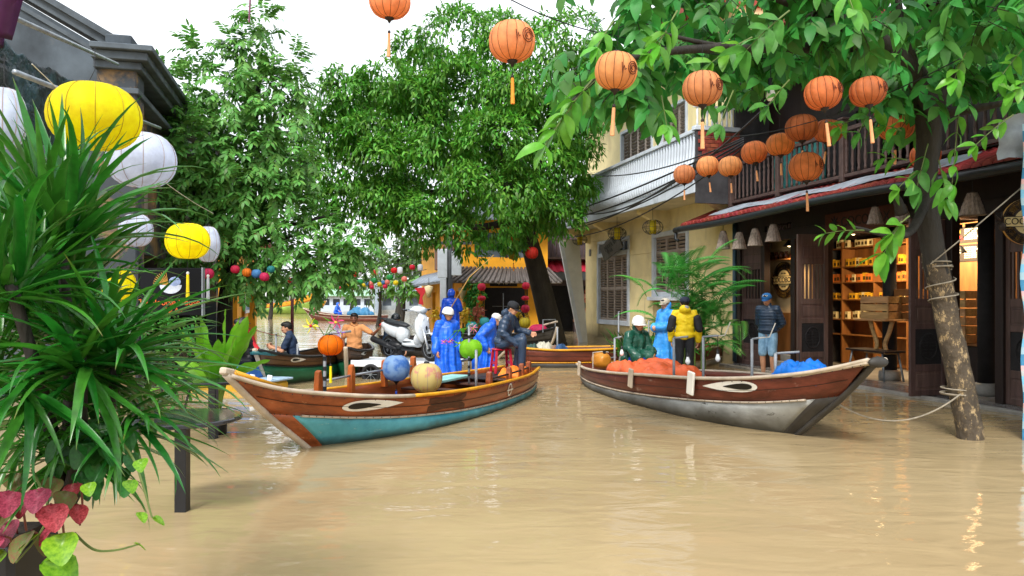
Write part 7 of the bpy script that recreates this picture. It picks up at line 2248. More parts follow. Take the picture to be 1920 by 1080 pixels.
rosette(150, 690, 2.6, 56, .52, [44, 24, 4, 4, -22, -22])
rosette(130, 590, 3.1, 36, .50, [62, 44, 24, 4])
rosette(40, 720, 2.45, 28, .44, [24, 4, -22, -22])
rosette(250, 780, 2.7, 26, .38, [4, -22, -22, 24], -1.8, 1.0)
for (px, py, Y) in ((115, 470, 2.95), (225, 690, 2.75), (20, 560, 2.55), (150, 690, 2.6), (130, 590, 3.1)):
    mb = MB(); e = at(px, py, Y) - TL; b_ = at(120, 960, 2.8) - TL; limb(mb, [b_, b_.lerp(e, .5) + V(.03, 0, 0), e + V(0, 0, .05)], .028, .02, 8); mb.build('stem', bark_dark, fp, smooth=True)
# deeper leaves of the same plant, joined
deep = MB()
def deep_rosette(px, py, Y, n, L, elevs):
    o = at(px, py, Y) - TL
    for k in range(n):
        me_ = strap[elevs[RNG.integers(0, len(elevs))]][RNG.integers(0, 3)]; l = L * RNG.uniform(.7, 1.15)
        M_ = Matrix.Translation(o + V(RNG.normal() * .05, RNG.normal() * .05, RNG.normal() * .05)) @ Matrix.Rotation(RNG.uniform(0, 2 * PI), 4, 'Z') @ Matrix.Scale(l, 4)
        deep.add([M_ @ v.co for v in me_.vertices], [tuple(p.vertices) for p in me_.polygons])
for a in ((100, 500, 3.05, 60, .60, [80, 80, 62, 62, 44]), (190, 680, 2.9, 60, .5, [62, 44, 24, 4, -22]), (110, 830, 2.65, 70, .36, [24, 4, -22, -22]), (20, 600, 2.7, 40, .5, [80, 62, 44]), (60, 620, 3.3, 60, .55, [80, 62, 44, 24, 4]), (160, 720, 3.2, 60, .5, [62, 44, 24, 4, -22]), (260, 760, 3.15, 40, .42, [44, 24, 4, -22]), (30, 480, 3.4, 40, .55, [80, 62, 44]), (80, 800, 3.0, 60, .42, [44, 24, 4, -22]), (-30, 700, 3.0, 50, .5, [62, 44, 24, 4]), (120, 640, 3.4, 40, .5, [62, 44, 24])):
    deep_rosette(*a)
o_ = deep.build('deep_leaves', leaf_deep, fp, smooth=True); o_['kind'] = 'stuff'
pl = thing('planter', 'black planter box standing in the water under the strap leaved plant', 'planter', at(10, 560, 2.75).xy.to_3d())
mb = MB(); mb.box(-.75, .17, -.22, .06, -.4, .80); mb.build('box', black_plastic, pl, bevel=0.02)
mb = MB(); mb.box(-.72, .14, -.19, .03, .80, .82); mb.build('soil', mat('dark soil', c('2a2019'), 0.9, 0.3, 20, bump=0.5), pl)
# red caladium leaves and pothos at the planter rim
cal_m = mat('red caladium leaf', c('8f2434'), 0.5, 0.3, 14, col2=c('b8485a'), rand=0.25, trans=0.25)
cal_g = mat('mottled caladium leaf', c('8f5b48'), 0.45, 0.3, 16, col2=c('5d7a3a'), rand=0.2, trans=0.25)
pot_m = mat('pothos leaf', c('5f9a22'), 0.3, 0.2, 9, col2=c('86b52f'), rand=0.15, trans=0.3)
def heart_mesh(name, m_):
    vs, fs = [(0, 0, 0)], []
    N = 16
    for r_ in (0.5, 1.0):
        for i in range(N + 1):
            a = -PI + 2 * PI * i / N
            w = (1 - 0.28 * abs(math.cos(a)) ** 3 * (1 if math.cos(a) < 0 else 0))
            x = (0.42 + 0.5 * math.cos(a) * w) if math.cos(a) > 0 else 0.42 + 0.46 * math.cos(a) * w
            y = 0.40 * math.sin(a) * (1 - 0.35 * max(0, math.cos(a)))
            vs.append(((x - .3) * r_ + .3 * r_, y * r_, abs(y) * .22 * r_ - .28 * (x * r_) ** 2))
    for i in range(N):
        fs.append((0, 1 + i, 2 + i)); fs.append((1 + i, 1 + N + 1 + i, 2 + N + 1 + i, 2 + i))
    mb = MB(); mb.add(vs, fs); return mb.mesh(name, m_, True)
cd = thing('caladium', 'red leaved caladium at the planter rim, bottom left', 'plant', at(40, 560, 2.5).xy.to_3d())
TL = cd.location.copy()
hm = [heart_mesh('leaf', cal_m), heart_mesh('leaf', cal_g)]
for i, (px, py, s, k) in enumerate(((15, 905, .15, 0), (78, 900, .14, 0), (95, 930, .16, 0), (10, 990, .20, 0), (60, 980, .17, 1), (110, 965, .13, 0), (35, 940, .15, 1), (-10, 940, .16, 0), (120, 905, .13, 1), (140, 930, .12, 0), (55, 915, .13, 0), (85, 985, .13, 1), (25, 870, .13, 1), (100, 880, .12, 1), (145, 890, .12, 0), (20, 960, .16, 0))):
    s *= .72; p = at(px, py + 15, 2.38 + .012 * i); a = RNG.uniform(-2.4, -.6)
    link('leaf', hm[k], cd, p - TL, (RNG.uniform(-.4, .4), R(28), a), 0, (s, s, s))
    mb = MB(); mb.tube([p - TL, p - TL + V(-.01, .04, -.02), p - TL + V(-.04, .10, -.10)], .004, 5); mb.build('leaf_stalk', mat('red stalk', c('6d3a34'), .5), cd)
pt = thing('pothos', 'trailing green pothos leaves hanging at the bottom left corner', 'plant', at(110, 560, 2.5).xy.to_3d())
TL = pt.location.copy()
hp_ = heart_mesh('leaf', pot_m)
for (px, py, s, a) in ((112, 1000, .13, -1.0), (88, 1045, .14, -.3), (75, 1000, .08, -2.2), (62, 1010, .06, -2.6), (250, 1018, .05, .4), (10, 1030, .10, -2.0), (165, 905, .06, -1), (260, 960, .05, -.6), (285, 970, .05, .2), (240, 900, .06, -.8), (265, 860, .06, -1.2)):
    link('leaf', hp_, pt, at(px, py, 2.40) - TL, (RNG.uniform(-.3, .3), R(25), a), 0, (s, s, s))
hd_ = heart_mesh('leaf', mat('dark heart leaf', c('2f6a2c'), 0.4, 0.25, 9, rand=0.3, trans=0.3))
for k in range(46):
    q = RNG.random(); s = RNG.uniform(.06, .11)
    link('leaf', hd_, pt, at(105 + 130 * q + RNG.normal() * 12, 800 + RNG.uniform(-20, 160) * (1 - .35 * q), 2.62 + RNG.uniform(-.1, .12)) - TL, (RNG.uniform(-.5, .5), R(RNG.uniform(15, 60)), RNG.uniform(-2.6, -.2)), 0, (s, s, s))
mb = MB(); limb(mb, [at(140, 1000, 2.5) - TL, at(175, 1030, 2.45) - TL, at(215, 1032, 2.42) - TL, at(262, 1020, 2.4) - TL], .005, .003, 5); mb.build('vine', stem_m, pt)
mb = MB(); limb(mb, [at(60, 880, 2.5) - TL, at(90, 950, 2.42) - TL, at(75, 1000, 2.4) - TL, at(30, 1055, 2.4) - TL], .005, .003, 5); mb.build('vine', stem_m, pt)
mb = MB(); limb(mb, [at(200, 800, 2.6) - TL, at(250, 860, 2.45) - TL, at(285, 970, 2.4) - TL], .005, .003, 5); mb.build('vine', stem_m, pt)

# ---- banana like plant in a pot behind the second table
bn = thing('banana_plant', 'bright green broad leaved plant in a pot behind the far table', 'plant', at(408, 560, 9.1).xy.to_3d())
TL = bn.location.copy()
bl_ = [big_leaf_mesh('leaf', leaf_banana, 1, .30, 12, d_, .25, .05, yseg=3) for d_ in (.02, .25, .6)]
for (az, el, s, v, zz) in ((0.1, 84, .95, 0, .75), (3.3, 76, .95, 0, .72), (-.3, 64, 1.0, 0, .68), (3.5, 56, .9, 0, .68), (0.2, 72, .9, 0, .72), (-1.2, 62, .8, 1, .65), (4.2, 62, .8, 1, .65), (-.2, 34, .85, 1, .6), (3.0, 38, .8, 1, .6), (-.5, 12, .85, 2, .62), (2.8, 66, .9, 0, .65), (5.6, 50, .85, 0, .66), (3.7, 20, .75, 2, .6), (-1.6, 40, .7, 1, .62), (-.1, 52, .9, 0, .7)):
    e = R(el); rot = Matrix.Rotation(az, 3, 'Z') @ Matrix.Rotation(-e, 3, 'Y') @ Matrix.Rotation(RNG.uniform(-.8, .8), 3, 'X')
    b_ = V(.10 * math.cos(az), .10 * math.sin(az), zz)
    link('leaf', bl_[v], bn, b_, rot.to_euler(), 0, (s * .86,) * 3)
    mb = MB(); mb.tube([(0, 0, .1), b_ * .6 + V(0, 0, .1), b_], .018, 6); mb.build('leaf_stalk', mat('light green stalk', c('8fb552'), .5), bn, smooth=True)
mb = MB(); mb.lathe([(.10, -.4), (.11, .1), (.12, .3), (.11, .3), (.10, .2), (.001, .2)], 18); mb.build('pot', black_plastic, bn, smooth=True)
# leafy hedge on the left behind the planter
hd = thing('leafy_shrub', 'dark leafy shrub behind the strap leaved plant and the sign', 'shrub', at(300, 560, 9.8).xy.to_3d())
g_ = clump_leaves([(300, 640, 60, 0), (340, 690, 50, .2), (250, 620, 70, .4), (330, 600, 40, .5), (220, 700, 70, .3), (180, 600, 80, .6), (90, 560, 90, .8), (330, 740, 40, 0)], 900, .12, .05, 10.0, 0)
o_ = link('foliage', leaf_mesh('foliage', g_[0] - np.array(hd.location), g_[1], g_[2], g_[3], g_[4], leaf_rightd), hd); o_['kind'] = 'stuff'
for k in range(5):
    mb = MB(); x = -.5 + .25 * k; limb(mb, [(x * .4, 0, -.4), (x * .7, .05, .4), (x, .1, .95)], .02, .008, 6); mb.build('stem', bark_dark, hd)

# ---- areca palm against the yellow house
pa = thing('areca_palm', 'tall feathery palm against the yellow house wall', 'palm', at(1302, 560, 16.7).xy.to_3d())
def frond_mesh(L, droop, m_, nl=20, ll=.42):
    mb = MB(); x = z = 0; a = R(0); pts = []
    for i in range(nl + 1):
        pts.append((x, z, a)); x += math.cos(a) * L / nl; z += math.sin(a) * L / nl; a -= droop / nl
    mb.tube([(p[0], 0, p[1]) for p in pts[::3] + [pts[-1]]], [.016 * (1 - .8 * i / len(pts[::3])) for i in range(len(pts[::3]) + 1)], 5)
    for i in range(4, nl + 1):
        t = i / nl
        l = ll * math.sin(PI * (.12 + .80 * t)) ** .7; X, Z, A_ = pts[i]
        for s in (-1, 1):
            dx, dy, dz = math.cos(A_) * .75, s * .72, math.sin(A_) * .75 + .18
            w = .030
            q0 = Vector((X, 0, Z)); q1 = q0 + Vector((dx, dy, dz)) * l * .5; q2 = q0 + Vector((dx, dy, dz - .45)) * l
            sd = Vector((-dy * s, dx * s, 0)).normalized() * w if s else Vector((0, 0, 0))
            sd = Vector((math.cos(A_), 0, math.sin(A_))) * w
            mb.add([q0, q1 + sd, q1 - sd, q2], [(0, 2, 1), (1, 2, 3)])
    return mb.mesh('frond', m_)
fr = [frond_mesh(1.75, 1.0, leaf_palm), frond_mesh(1.5, 1.5, leaf_palm), frond_mesh(1.3, 2.0, leaf_palm)]
for k in range(130):
    az = RNG.uniform(0, 2 * PI) if k % 3 else RNG.uniform(PI, 2 * PI)
    el = RNG.uniform(35, 84); zz = RNG.uniform(.35, 2.05)
    rot = Matrix.Rotation(az, 3, 'Z') @ Matrix.Rotation(-R(el), 3, 'Y')
    link('frond', fr[k % 3], pa, V(RNG.normal() * .34, RNG.normal() * .2, zz * 1.05), rot.to_euler(), 0, (RNG.uniform(.5, .78),) * 3)
for k in range(9):
    a = RNG.uniform(0, 6); x, y = .25 * math.cos(a), .22 * math.sin(a)
    mb = MB(); limb(mb, [(x, y, -.4), (x * .9, y * .9, .8), (x * .8, y, RNG.uniform(1.2, 2.0))], .035, .022, 7); mb.build('cane', mat('green cane', c('5f7a3c'), .5, .25, 6), pa, smooth=True)
# strap leaved bed below the shutters
for (px, Y, lab, n) in ((1185, 18.2, 'clump of dark strap leaves behind the man in green raincoat', 26), (1215, 17.4, 'bushy strap leaved clump left of the man in sky blue', 30)):
    t = thing('lily_clump', lab, 'plant', at(px, 560, Y).xy.to_3d())
    for k in range(n):
        e = [80, 62, 44, 24][RNG.integers(0, 4)]; l = RNG.uniform(.6, 1.0)
        link('leaf', strap[e][RNG.integers(0, 3)], t, V(RNG.normal() * .22, RNG.normal() * .15, .25), (0, 0, RNG.uniform(0, 6.28)), 0, (l, l * 1.4, l))
    mb = MB(); mb.lathe([(.3, -.4), (.34, .3), (.3, .3), (.001, .26)], 16); mb.build('pot', stone_edge, t, smooth=True)
# ivy on the corner house pillar
iv = thing('ivy', 'dark ivy climbing the pillar of the yellow corner house', 'plant', at(890, 560, 32.2).xy.to_3d())
g_ = clump_leaves([(888, 535, 18, 0), (892, 560, 18, 0), (886, 585, 18, 0), (894, 605, 16, 0), (884, 615, 14, 0)], 2200, .16, .1, 32.2, 0)
o_ = link('foliage', leaf_mesh('foliage', g_[0] - np.array(iv.location), g_[1], g_[2], g_[3], g_[4], leaf_rightd), iv); o_['kind'] = 'stuff'
mb = MB(); limb(mb, [(0, .3, -.5), (.05, .3, 1), (-.05, .3, 2.3)], .04, .02, 6); mb.build('stem', bark_dark, iv)

# ================================================================ LANTERNS
def fabric(name, hexc, tr=0.45, rough=0.65):
    return mat(name, c(hexc), rough, 0.2, 7, trans=tr, bump=0.35, bscale=24, rand=0.14)
rib_m = mat('dark rib thread', c('5a2a12'), 0.7)
def lantern(label, loc, rx, rz_, m_, ribs=12, tassel=None, tlen=0.3, m_rib=rib_m, cap_m=wood_dark, wire=0.2, group=None, swirl=0, rot=0.0, pinch=0.05, tilt=0.0, shape='round', ribt=0.0022, category='lantern', caps_on=True):
    t = thing('lantern', label, category, loc, rot, group)
    t.rotation_euler = (tilt, tilt * .6, rot)
    nz = 14
    if shape == 'tube':
        prof = [(rx * .55, -rz_), (rx * .95, -rz_ * .8), (rx, -rz_ * .5), (rx, rz_ * .5), (rx * .95, rz_ * .8), (rx * .55, rz_)]
    else:
        prof = [(rx * (0.16 + 0.84 * math.sin(PI * (i + .0) / nz) ** .82), -rz_ * math.cos(PI * i / nz)) for i in range(nz + 1)]
    mb = MB(); mb.lathe(prof, ribs * 6, (0, 0, 0), 0, None, ribs, pinch); mb.build('shade', m_, t, smooth=True)
    if m_rib:
        mb = MB()
        for k in range(ribs):
            a = 2 * PI * k / ribs
            mb.tube([((r * (1 - pinch) + ribt) * math.cos(a), (r * (1 - pinch) + ribt) * math.sin(a), z) for r, z in prof], ribt, 4, cap=False)
        mb.build('ribs', m_rib, t)
    if caps_on:
        mb = MB(); mb.lathe([(rx * .2, rz_ * .97), (rx * .17, rz_ * 1.08), (rx * .08, rz_ * 1.12)], 12); mb.build('top_cap', cap_m, t, smooth=True)
        mb = MB(); mb.lathe([(rx * .24, -rz_ * .97), (rx * .2, -rz_ * 1.1), (rx * .1, -rz_ * 1.16), (rx * .05, -rz_ * 1.3)], 12); mb.build('bottom_cap', cap_m, t, smooth=True)
    mb = MB(); mb.tube([(-rx * .16, 0, rz_), (0, 0, rz_ + rx * .35), (rx * .16, 0, rz_)], .0025, 4); mb.tube([(0, 0, rz_ + rx * .33), (0, 0, rz_ + rx * .33 + wire)], .002, 4); mb.build('hanger', cable_black, t)
    if tassel:
        z0 = -rz_ * 1.28
        mb = MB(); mb.tube([(0, 0, z0 + .02), (0, 0, z0 - tlen * .28)], .0025, 4); tc_ = mb.build('tassel_cord', cable_black, t)
        mb = MB(); mb.ell((0, 0, z0 - tlen * .28), .016, .016, .018, 8, 6); mb.build('tassel_bead', cap_m, tc_, smooth=True)
        mb = MB(); mb.lathe([(.006, z0 - tlen * .29), (.014, z0 - tlen * .34), (.016, z0 - tlen * .7), (.019, z0 - tlen), (.001, z0 - tlen)], 10); mb.build('tassel', tassel, t)
    if swirl:
        mb = MB(); a0 = swirl
        def onl(u, v):
            a = a0 + u / rx; z = v; q = max(0, 1 - (z / rz_) ** 2)
            r = rx * (0.16 + 0.84 * (math.sqrt(q)) ** .82) + .004
            return (r * math.cos(a), r * math.sin(a), z)
        R_ = rx * .34
        mb.tube([onl(R_ * (1 - .75 * i / 40) * math.cos(i * .42), R_ * 1.0 * (1 - .75 * i / 40) * math.sin(i * .42)) for i in range(41)], .004, 5)
        mb.tube([onl(-R_ * 1.15 - .01 * i, -R_ * .2 + .012 * i * (-1) ** i) for i in range(5)], .004, 5)
        mb.build('painted_swirl', rib_m, t)
    return t
OR = fabric('orange lantern silk', 'f0a56c'); OR2 = fabric('deep orange lantern silk', 'e68d50'); OR3 = fabric('rust lantern silk', 'd8784a')
ta_or = mat('pale orange tassel', c('d99a6a'), 0.8, 0.1, 30); ta_red = mat('orange tassel', c('e08a2c'), 0.8, 0.1, 30)
ol = [(731, 3, 78, 30, OR, 'orange lantern cut by the top edge of the picture', 0), (960, 78, 88, 36, OR, 'torn orange lantern hanging before the big tree, highest in the middle', 1), (1155, 133, 80, 34, OR, 'torn orange lantern with loose flap left of the big leaves', 1), (1317, 166, 74, 31, OR, 'orange lantern on the wire above the white balcony end', 1),
      (1283, 327, 40, 17, OR, 'smallest orange lantern before the balcony wall', 0), (1327, 312, 42, 18, OR, 'orange lantern second from left in the low row', 0), (1369, 312, 44, 18, OR, 'orange lantern third from left in the low row', 0), (1414, 286, 48, 20, OR2, 'rust orange lantern fourth in the row by the balcony post', 0), (1463, 271, 52, 20, OR2, 'rust orange lantern before the teal boards', 0),
      (1511, 313, 62, 26, OR2, 'glowing orange lantern low before the railing with long tassel', 1), (1503, 240, 60, 24, OR3, 'dark rust lantern above the teal boards', 0), (1543, 175, 68, 29, OR2, 'large rust lantern with swirl below the dark branch', 1), (1627, 172, 66, 26, OR3, 'rust lantern beneath the tree fork, right of the large swirl one', 1), (1553, 246, 54, 21, OR3, 'rust lantern behind the leaves beside the railing post', 0),
      (1680, 240, 64, 22, OR2, 'orange lantern half covered by bright leaves near the trunk', 0), (1660, 214, 40, 14, OR3, 'small rust lantern peeping between leaves near the fork', 0), (1722, 208, 34, 16, OR3, 'crumpled rust lantern at the tree fork', 0), (1735, 292, 54, 22, OR3, 'rust lantern behind the trunk leaves at right', 0)]
for (px, py, w, hh, m_, lab, sw_) in ol:
    Y = 0.42 * FPX / w
    Y = max(6.2, min(Y, 13.8))
    if px in (1155, 1317): Y = 6.25 if px == 1155 else 6.5
    if px in (1543, 1627): Y = 7.3
    rx = w / 2 / FPX * Y; rz2 = hh / FPX * Y
    lantern(lab, at(px, py, Y), rx, rz2, m_, 14, ta_red if px == 960 else ta_or, 0.34 if hh > 24 else .26, wire=.25, group='orange lanterns over the street', swirl=(-PI / 2 + .75) if sw_ else 0, rot=0, tilt=RNG.uniform(-.15, .15), pinch=RNG.uniform(.02, .06))
YE = fabric('bright yellow lantern silk', 'ffec00', 0.55); WH = fabric('white lantern silk', 'cdd6e8', 0.5)
rib_y = mat('yellow rib thread', c('a98c00'), 0.7); rib_w = mat('brownish rib thread', c('a08f8c'), 0.7)
ta_y = mat('yellow ribbon', c('e6cf00'), 0.7); ta_w = mat('white ribbon', c('b9c2cf'), 0.7)
for (px, py, w, hh, Y, m_, lab) in ((178, 219, 162, 60, 3.9, YE, 'largest bright yellow lantern above the strap leaved plant'), (352, 452, 80, 33, 7.9, YE, 'bright yellow lantern before the black noodle sign'), (-8, 418, 100, 48, 3.6, YE, 'yellow lantern cut by the left edge among leaves'),
                                    (265, 300, 124, 50, 4.9, WH, 'large white lantern behind the yellow one'), (8, 222, 76, 56, 3.6, WH, 'white lantern cut by the left edge'), (390, 458, 44, 33, 8.3, WH, 'white lantern tucked behind the yellow lantern by the sign'), (255, 432, 60, 30, 6.6, WH, 'white lantern hidden behind strap leaves'), (225, 545, 60, 40, 7.6, YE, 'yellow lantern hidden low behind the strap leaves')):
    lantern(lab, at(px, py, Y), w / 2 / FPX * Y, hh / FPX * Y, m_, 10, (ta_y if m_ is YE else ta_w) if Y > 7 else None, .36, rib_y if m_ is YE else rib_w, white_paint, wire=.12, rot=.2, pinch=.04, caps_on=False)
# far colourful strings
FC = {k: fabric('paper lantern ' + k, h, .45) for k, h in dict(red='d8262f', white='d9dee6', green='2f9a52', yellow='e3d22a', pink='ef8f80', blue='4f86bd', magenta='d0305c', teal='2e8587', orange='dd7a1c', olive='a08f1e').items()}
far = [('white', 674, 510, 10), ('white', 713, 508, 10), ('white', 750, 507, 10), ('white', 788, 502, 10), ('red', 665, 514, 11), ('red', 702, 511, 12), ('red', 739, 507, 12), ('red', 773, 501, 11), ('green', 675, 529, 12), ('green', 702, 526, 12), ('green', 731, 520, 12), ('yellow', 682, 535, 9), ('yellow', 712, 533, 10), ('yellow', 742, 530, 10),
       ('pink', 663, 533, 10), ('pink', 695, 532, 11), ('pink', 726, 529, 10), ('pink', 758, 523, 11), ('blue', 689, 532, 9), ('blue', 719, 530, 9), ('magenta', 697, 538, 9), ('magenta', 722, 537, 9), ('red', 545, 526, 11), ('green', 592, 528, 10), ('blue', 605, 532, 11), ('magenta', 603, 537, 9), ('green', 620, 531, 8), ('blue', 634, 537, 8), ('magenta', 638, 540, 8), ('yellow', 652, 535, 9), ('magenta', 663, 539, 8), ('red', 590, 509, 11)]
cnt = {}
tot = {}
for f in far: tot[f[0]] = tot.get(f[0], 0) + 1
words = ['first', 'second', 'third', 'fourth', 'fifth', 'sixth', 'seventh']
for (k, px, py, w) in sorted(far, key=lambda q: (q[0], q[1])):
    cnt[k] = cnt.get(k, 0) + 1
    Y = 34.0
    lantern('%s lantern, %s %s one from the left on the far strings' % (k, words[cnt[k] - 1], k), at(px, py, Y), w / 2 / FPX * Y, (w * (.62 if k == 'white' else .44)) / FPX * Y, FC[k], 8, ta_w if k not in ('white',) else None, .2, None, white_paint, wire=.15, group='coloured lanterns strung over the river end', shape='tube' if k == 'white' else 'round', pinch=.03)
sline = mat('dark string', c('3a3d42'), .6)
for i, (a, b_, s) in enumerate(((at(540, 500, 34), at(800, 486, 34), .25), (at(540, 518, 34), at(800, 505, 34), .3), (at(560, 520, 34), at(790, 512, 34), .35))):
    mb = MB(); mb.tube(sag(a, b_, s), .012, 4); tag(mb.build('lantern_string', sline), ['upper string of the far lantern rows', 'middle string of the far lantern rows', 'lower string of the far lantern rows'][i], 'string')
# lanterns near the left tree and the corner house
for (k, px, py, w, Y, lab) in (('magenta', 390, 513, 22, 14.5, 'magenta lantern under the left tree beside the sign'), ('magenta', 441, 505, 17, 15, 'dark red lantern left of the tree trunk gap'), ('orange', 463, 511, 18, 15, 'orange lantern in the row under the left tree'), ('blue', 481, 513, 18, 15, 'blue lantern in the row under the left tree'), ('magenta', 496, 519, 18, 15, 'lowest magenta lantern in the row under the left tree'), ('teal', 508, 505, 15, 15, 'teal lantern at the end of the row under the left tree'),
                          ('orange', 962, 454, 24, 22, 'orange lantern hung beside the leaning black trunk'), ('olive', 963, 478, 20, 22, 'olive yellow lantern below the orange one by the trunk'), ('blue', 980, 464, 18, 22.4, 'blue lantern between the orange and red ones by the trunk'), ('red', 997, 474, 25, 22, 'red lantern right against the leaning black trunk'),
                          ('magenta', 903, 538, 16, 31, 'upper pink lantern left of the corner house door'), ('magenta', 903, 559, 16, 31, 'middle pink lantern left of the corner house door'), ('magenta', 986, 536, 15, 31, 'upper pink lantern right of the corner house door'), ('magenta', 985, 559, 15, 31, 'middle pink lantern right of the corner house door'), ('magenta', 985, 579, 17, 31, 'lowest pink lantern right of the corner house door'),
                          ('teal', 885, 613, 22, 19.5, 'dark green lantern behind the pink lotus'), ('teal', 909, 604, 20, 19.8, 'dark green lantern left of the seated man'), ('olive', 984, 605, 22, 20.5, 'olive striped lantern by the black prow')):
    sq = .28 if 'pink' in lab and 'middle' in lab else .44
    lantern(lab, at(px, py, Y), w / 2 / FPX * Y, w * sq / FPX * Y, FC[k], 10, ta_red if k in ('olive',) and Y > 21.5 and py < 500 else None, .3, rib_m if k in ('olive', 'orange', 'red') else None, wood_dark, wire=.25, pinch=.05)
# lanterns of the left boat
BLm = mat('blue marbled silk', c('8fb4e0'), .6, .1, 5, col2=c('3f74c2'), trans=.4, mixlo=.45, mixhi=.6)
FLm = mat('cream floral silk', c('e8d48a'), .6, .1, 7, col2=c('d79a86'), trans=.4, mixlo=.52, mixhi=.6)
LIM = fabric('lime lantern silk', '8fd62e', .55); ORB = fabric('vivid orange silk', 'f08a00', .55)
def boat_lantern(lab, px, py, w, h, Y, m_, rib_, tas=None, caps=True, ribs=8, wire=.1):
    lantern(lab, at(px, py, Y), w / 2 / FPX * Y, h / 2 / FPX * Y, m_, ribs, tas, .3, rib_, cable_black, wire=wire, pinch=.035, caps_on=caps)
boat_lantern('vivid orange lantern hanging from the pole at the left boat bow', 620, 647, 48, 38, 9.0, ORB, rib_m, ta_y)
boat_lantern('blue marbled lantern in the left boat', 743, 690, 52, 48, 10.9, BLm, None, mat('blue ribbon', c('2342a0'), .6), ribs=6)
boat_lantern('cream lantern with pink flowers tied beside a pipe in the left boat', 800, 708, 60, 54, 10.7, FLm, rib_w, None, True, 9)
boat_lantern('lime green lantern hanging in the stern of the left boat', 883, 654, 44, 36, 12.0, LIM, None, None, True, 9)
boat_lantern('pink lantern lying in the black prow', 1009, 620, 36, 24, 21.6, FC['magenta'], None, None, False)
# flowers on the left boat
pet_p = mat('pink petal', c('e2437f'), .5, .15, 8, trans=.3); pet_y = mat('yellow petal', c('e6dc4a'), .5, .15, 8, trans=.3); pet_v = mat('violet petal', c('8b3fb5'), .5, .15, 8, trans=.3); pet_w = mat('pale pink petal', c('ea86a6'), .5, .15, 8, trans=.3)
pm = {k: big_leaf_mesh('petal', m_, 1, .5, 5, .1, .4) for k, m_ in (('p', pet_p), ('y', pet_y), ('v', pet_v), ('w', pet_w), ('g', leaf_spray_m))}
def flower(lab, px, py, Y, r, kind, n, base):
    p = at(px, py, Y); t = thing('artificial_flower', lab, 'flower', p)
    for k in range(n):
        a = 2 * PI * k / n; rot = Matrix.Rotation(R(20), 3, 'X') @ Matrix.Rotation(a, 3, 'Y') @ Matrix.Rotation(R(RNG.uniform(-30, 30)), 3, 'Z')
        link('petal', pm[kind], t, (0, 0, 0), rot.to_euler(), 0, (r,) * 3)
    mb = MB(); mb.ell((0, -.01, 0), r * .16, r * .16, r * .16, 8, 6); mb.build('heart', pet_y if kind != 'y' else red_cloth, t)
    q = Vector(base) - p; mb = MB(); mb.tube([(0, 0.005, 0), q * .5 + V(0, 0, .06), q], .005, 5); s_ = mb.build('stem', leaf_spray_m, t)
    link('stem_leaf', pm['g'], s_, q * .4 + V(0, 0, .05), (0, -.6, RNG.uniform(0, 6)), 0, (r * 1.3,) * 3)
ptop = LBw(4.95, -0.30, 1.20)
flower('yellow artificial lily at the bow pole', 583, 611, 8.8, .12, 'y', 6, ptop)
flower('pink artificial lily above the orange lantern', 630, 604, 8.8, .11, 'p', 6, ptop)
flower('violet artificial orchid beside the orange lantern', 639, 625, 8.8, .06, 'v', 5, ptop)
p2 = LBw(1.7, -0.05, 1.2)
flower('pale pink lotus on the stern lantern pole', 887, 616, 12.0, .10, 'w', 8, p2)
flower('pink rose before the blue raincoat, left one', 833, 641, 12.2, .07, 'p', 7, p2)
flower('pink rose before the blue raincoat, right one', 845, 640, 12.1, .07, 'p', 7, p2)
flower('green leaf cluster on the stern lantern pole', 862, 643, 12.1, .13, 'g', 5, p2)
# potted blooms by the corner house
for (px, py, lab, kk) in ((893, 588, 'red leaved bush in front of the corner house', 'p'), (868, 594, 'yellow blossom bush left of the corner house pillar', 'y'), (972, 590, 'yellow blossom tree right of the corner house door', 'y'), (825, 590, 'yellow and red flower pot behind the blue raincoat man', 'y')):
    t = thing('potted_flowers', lab, 'plant', at(px, 560, 29).xy.to_3d())
    p = at(px, py, 29) - t.location
    g_ = clump_leaves([(px, py, 16, 0), (px + 6, py + 12, 12, 0)], 900, .16, .09, 29, 0)
    o_ = link('blossom', leaf_mesh('blossom', g_[0] - np.array(t.location), g_[1], g_[2], g_[3], g_[4], mat('red bush leaf', c('b0604a'), .5, .2, 2, island=.4, trans=.3) if kk == 'p' else mat('yellow blossom', c('d8b62a'), .5, .2, 2, island=.3, trans=.3)), t); o_['kind'] = 'stuff'
    mb = MB(); mb.lathe([(.2, -.3), (.28, .25), (.24, .25), (.001, .2)], 14); mb.build('pot', stone_edge, t, smooth=True)
    mb = MB(); mb.tube([(0, 0, .2), p], .03, 6); mb.build('stem', bark_dark, t)

# ================================================================ STREET FURNITURE, SIGNS, CABLES
def bar_table(lab, px, pybot, r, h):
    p = onwater(px, pybot); t = thing('bar_table', lab, 'table', p)
    mb = MB(); mb.lathe([(.001, h - .035), (r - .01, h - .035), (r, h - .028), (r, h - .008), (r - .01, h), (.001, h)], 40); mb.build('tabletop', mat('wet black tabletop', c('2a2c30'), .12, .25, 5, bump=.03, bscale=14), t, smooth=False)
    mb = MB(); mb.box(-.045, .045, -.045, .045, -.5, h - .036); mb.build('post', black_metal, t, bevel=0.006)
    mb = MB(); mb.box(-.2, .2, -.2, .2, h - .05, h - .034); mb.build('top_plate', black_metal, t)
bar_table('near round black bar table standing in the water', 342, 958, .44, .735)
bar_table('far round black bar table before the broad leaved plant', 400, 822, .42, .70)
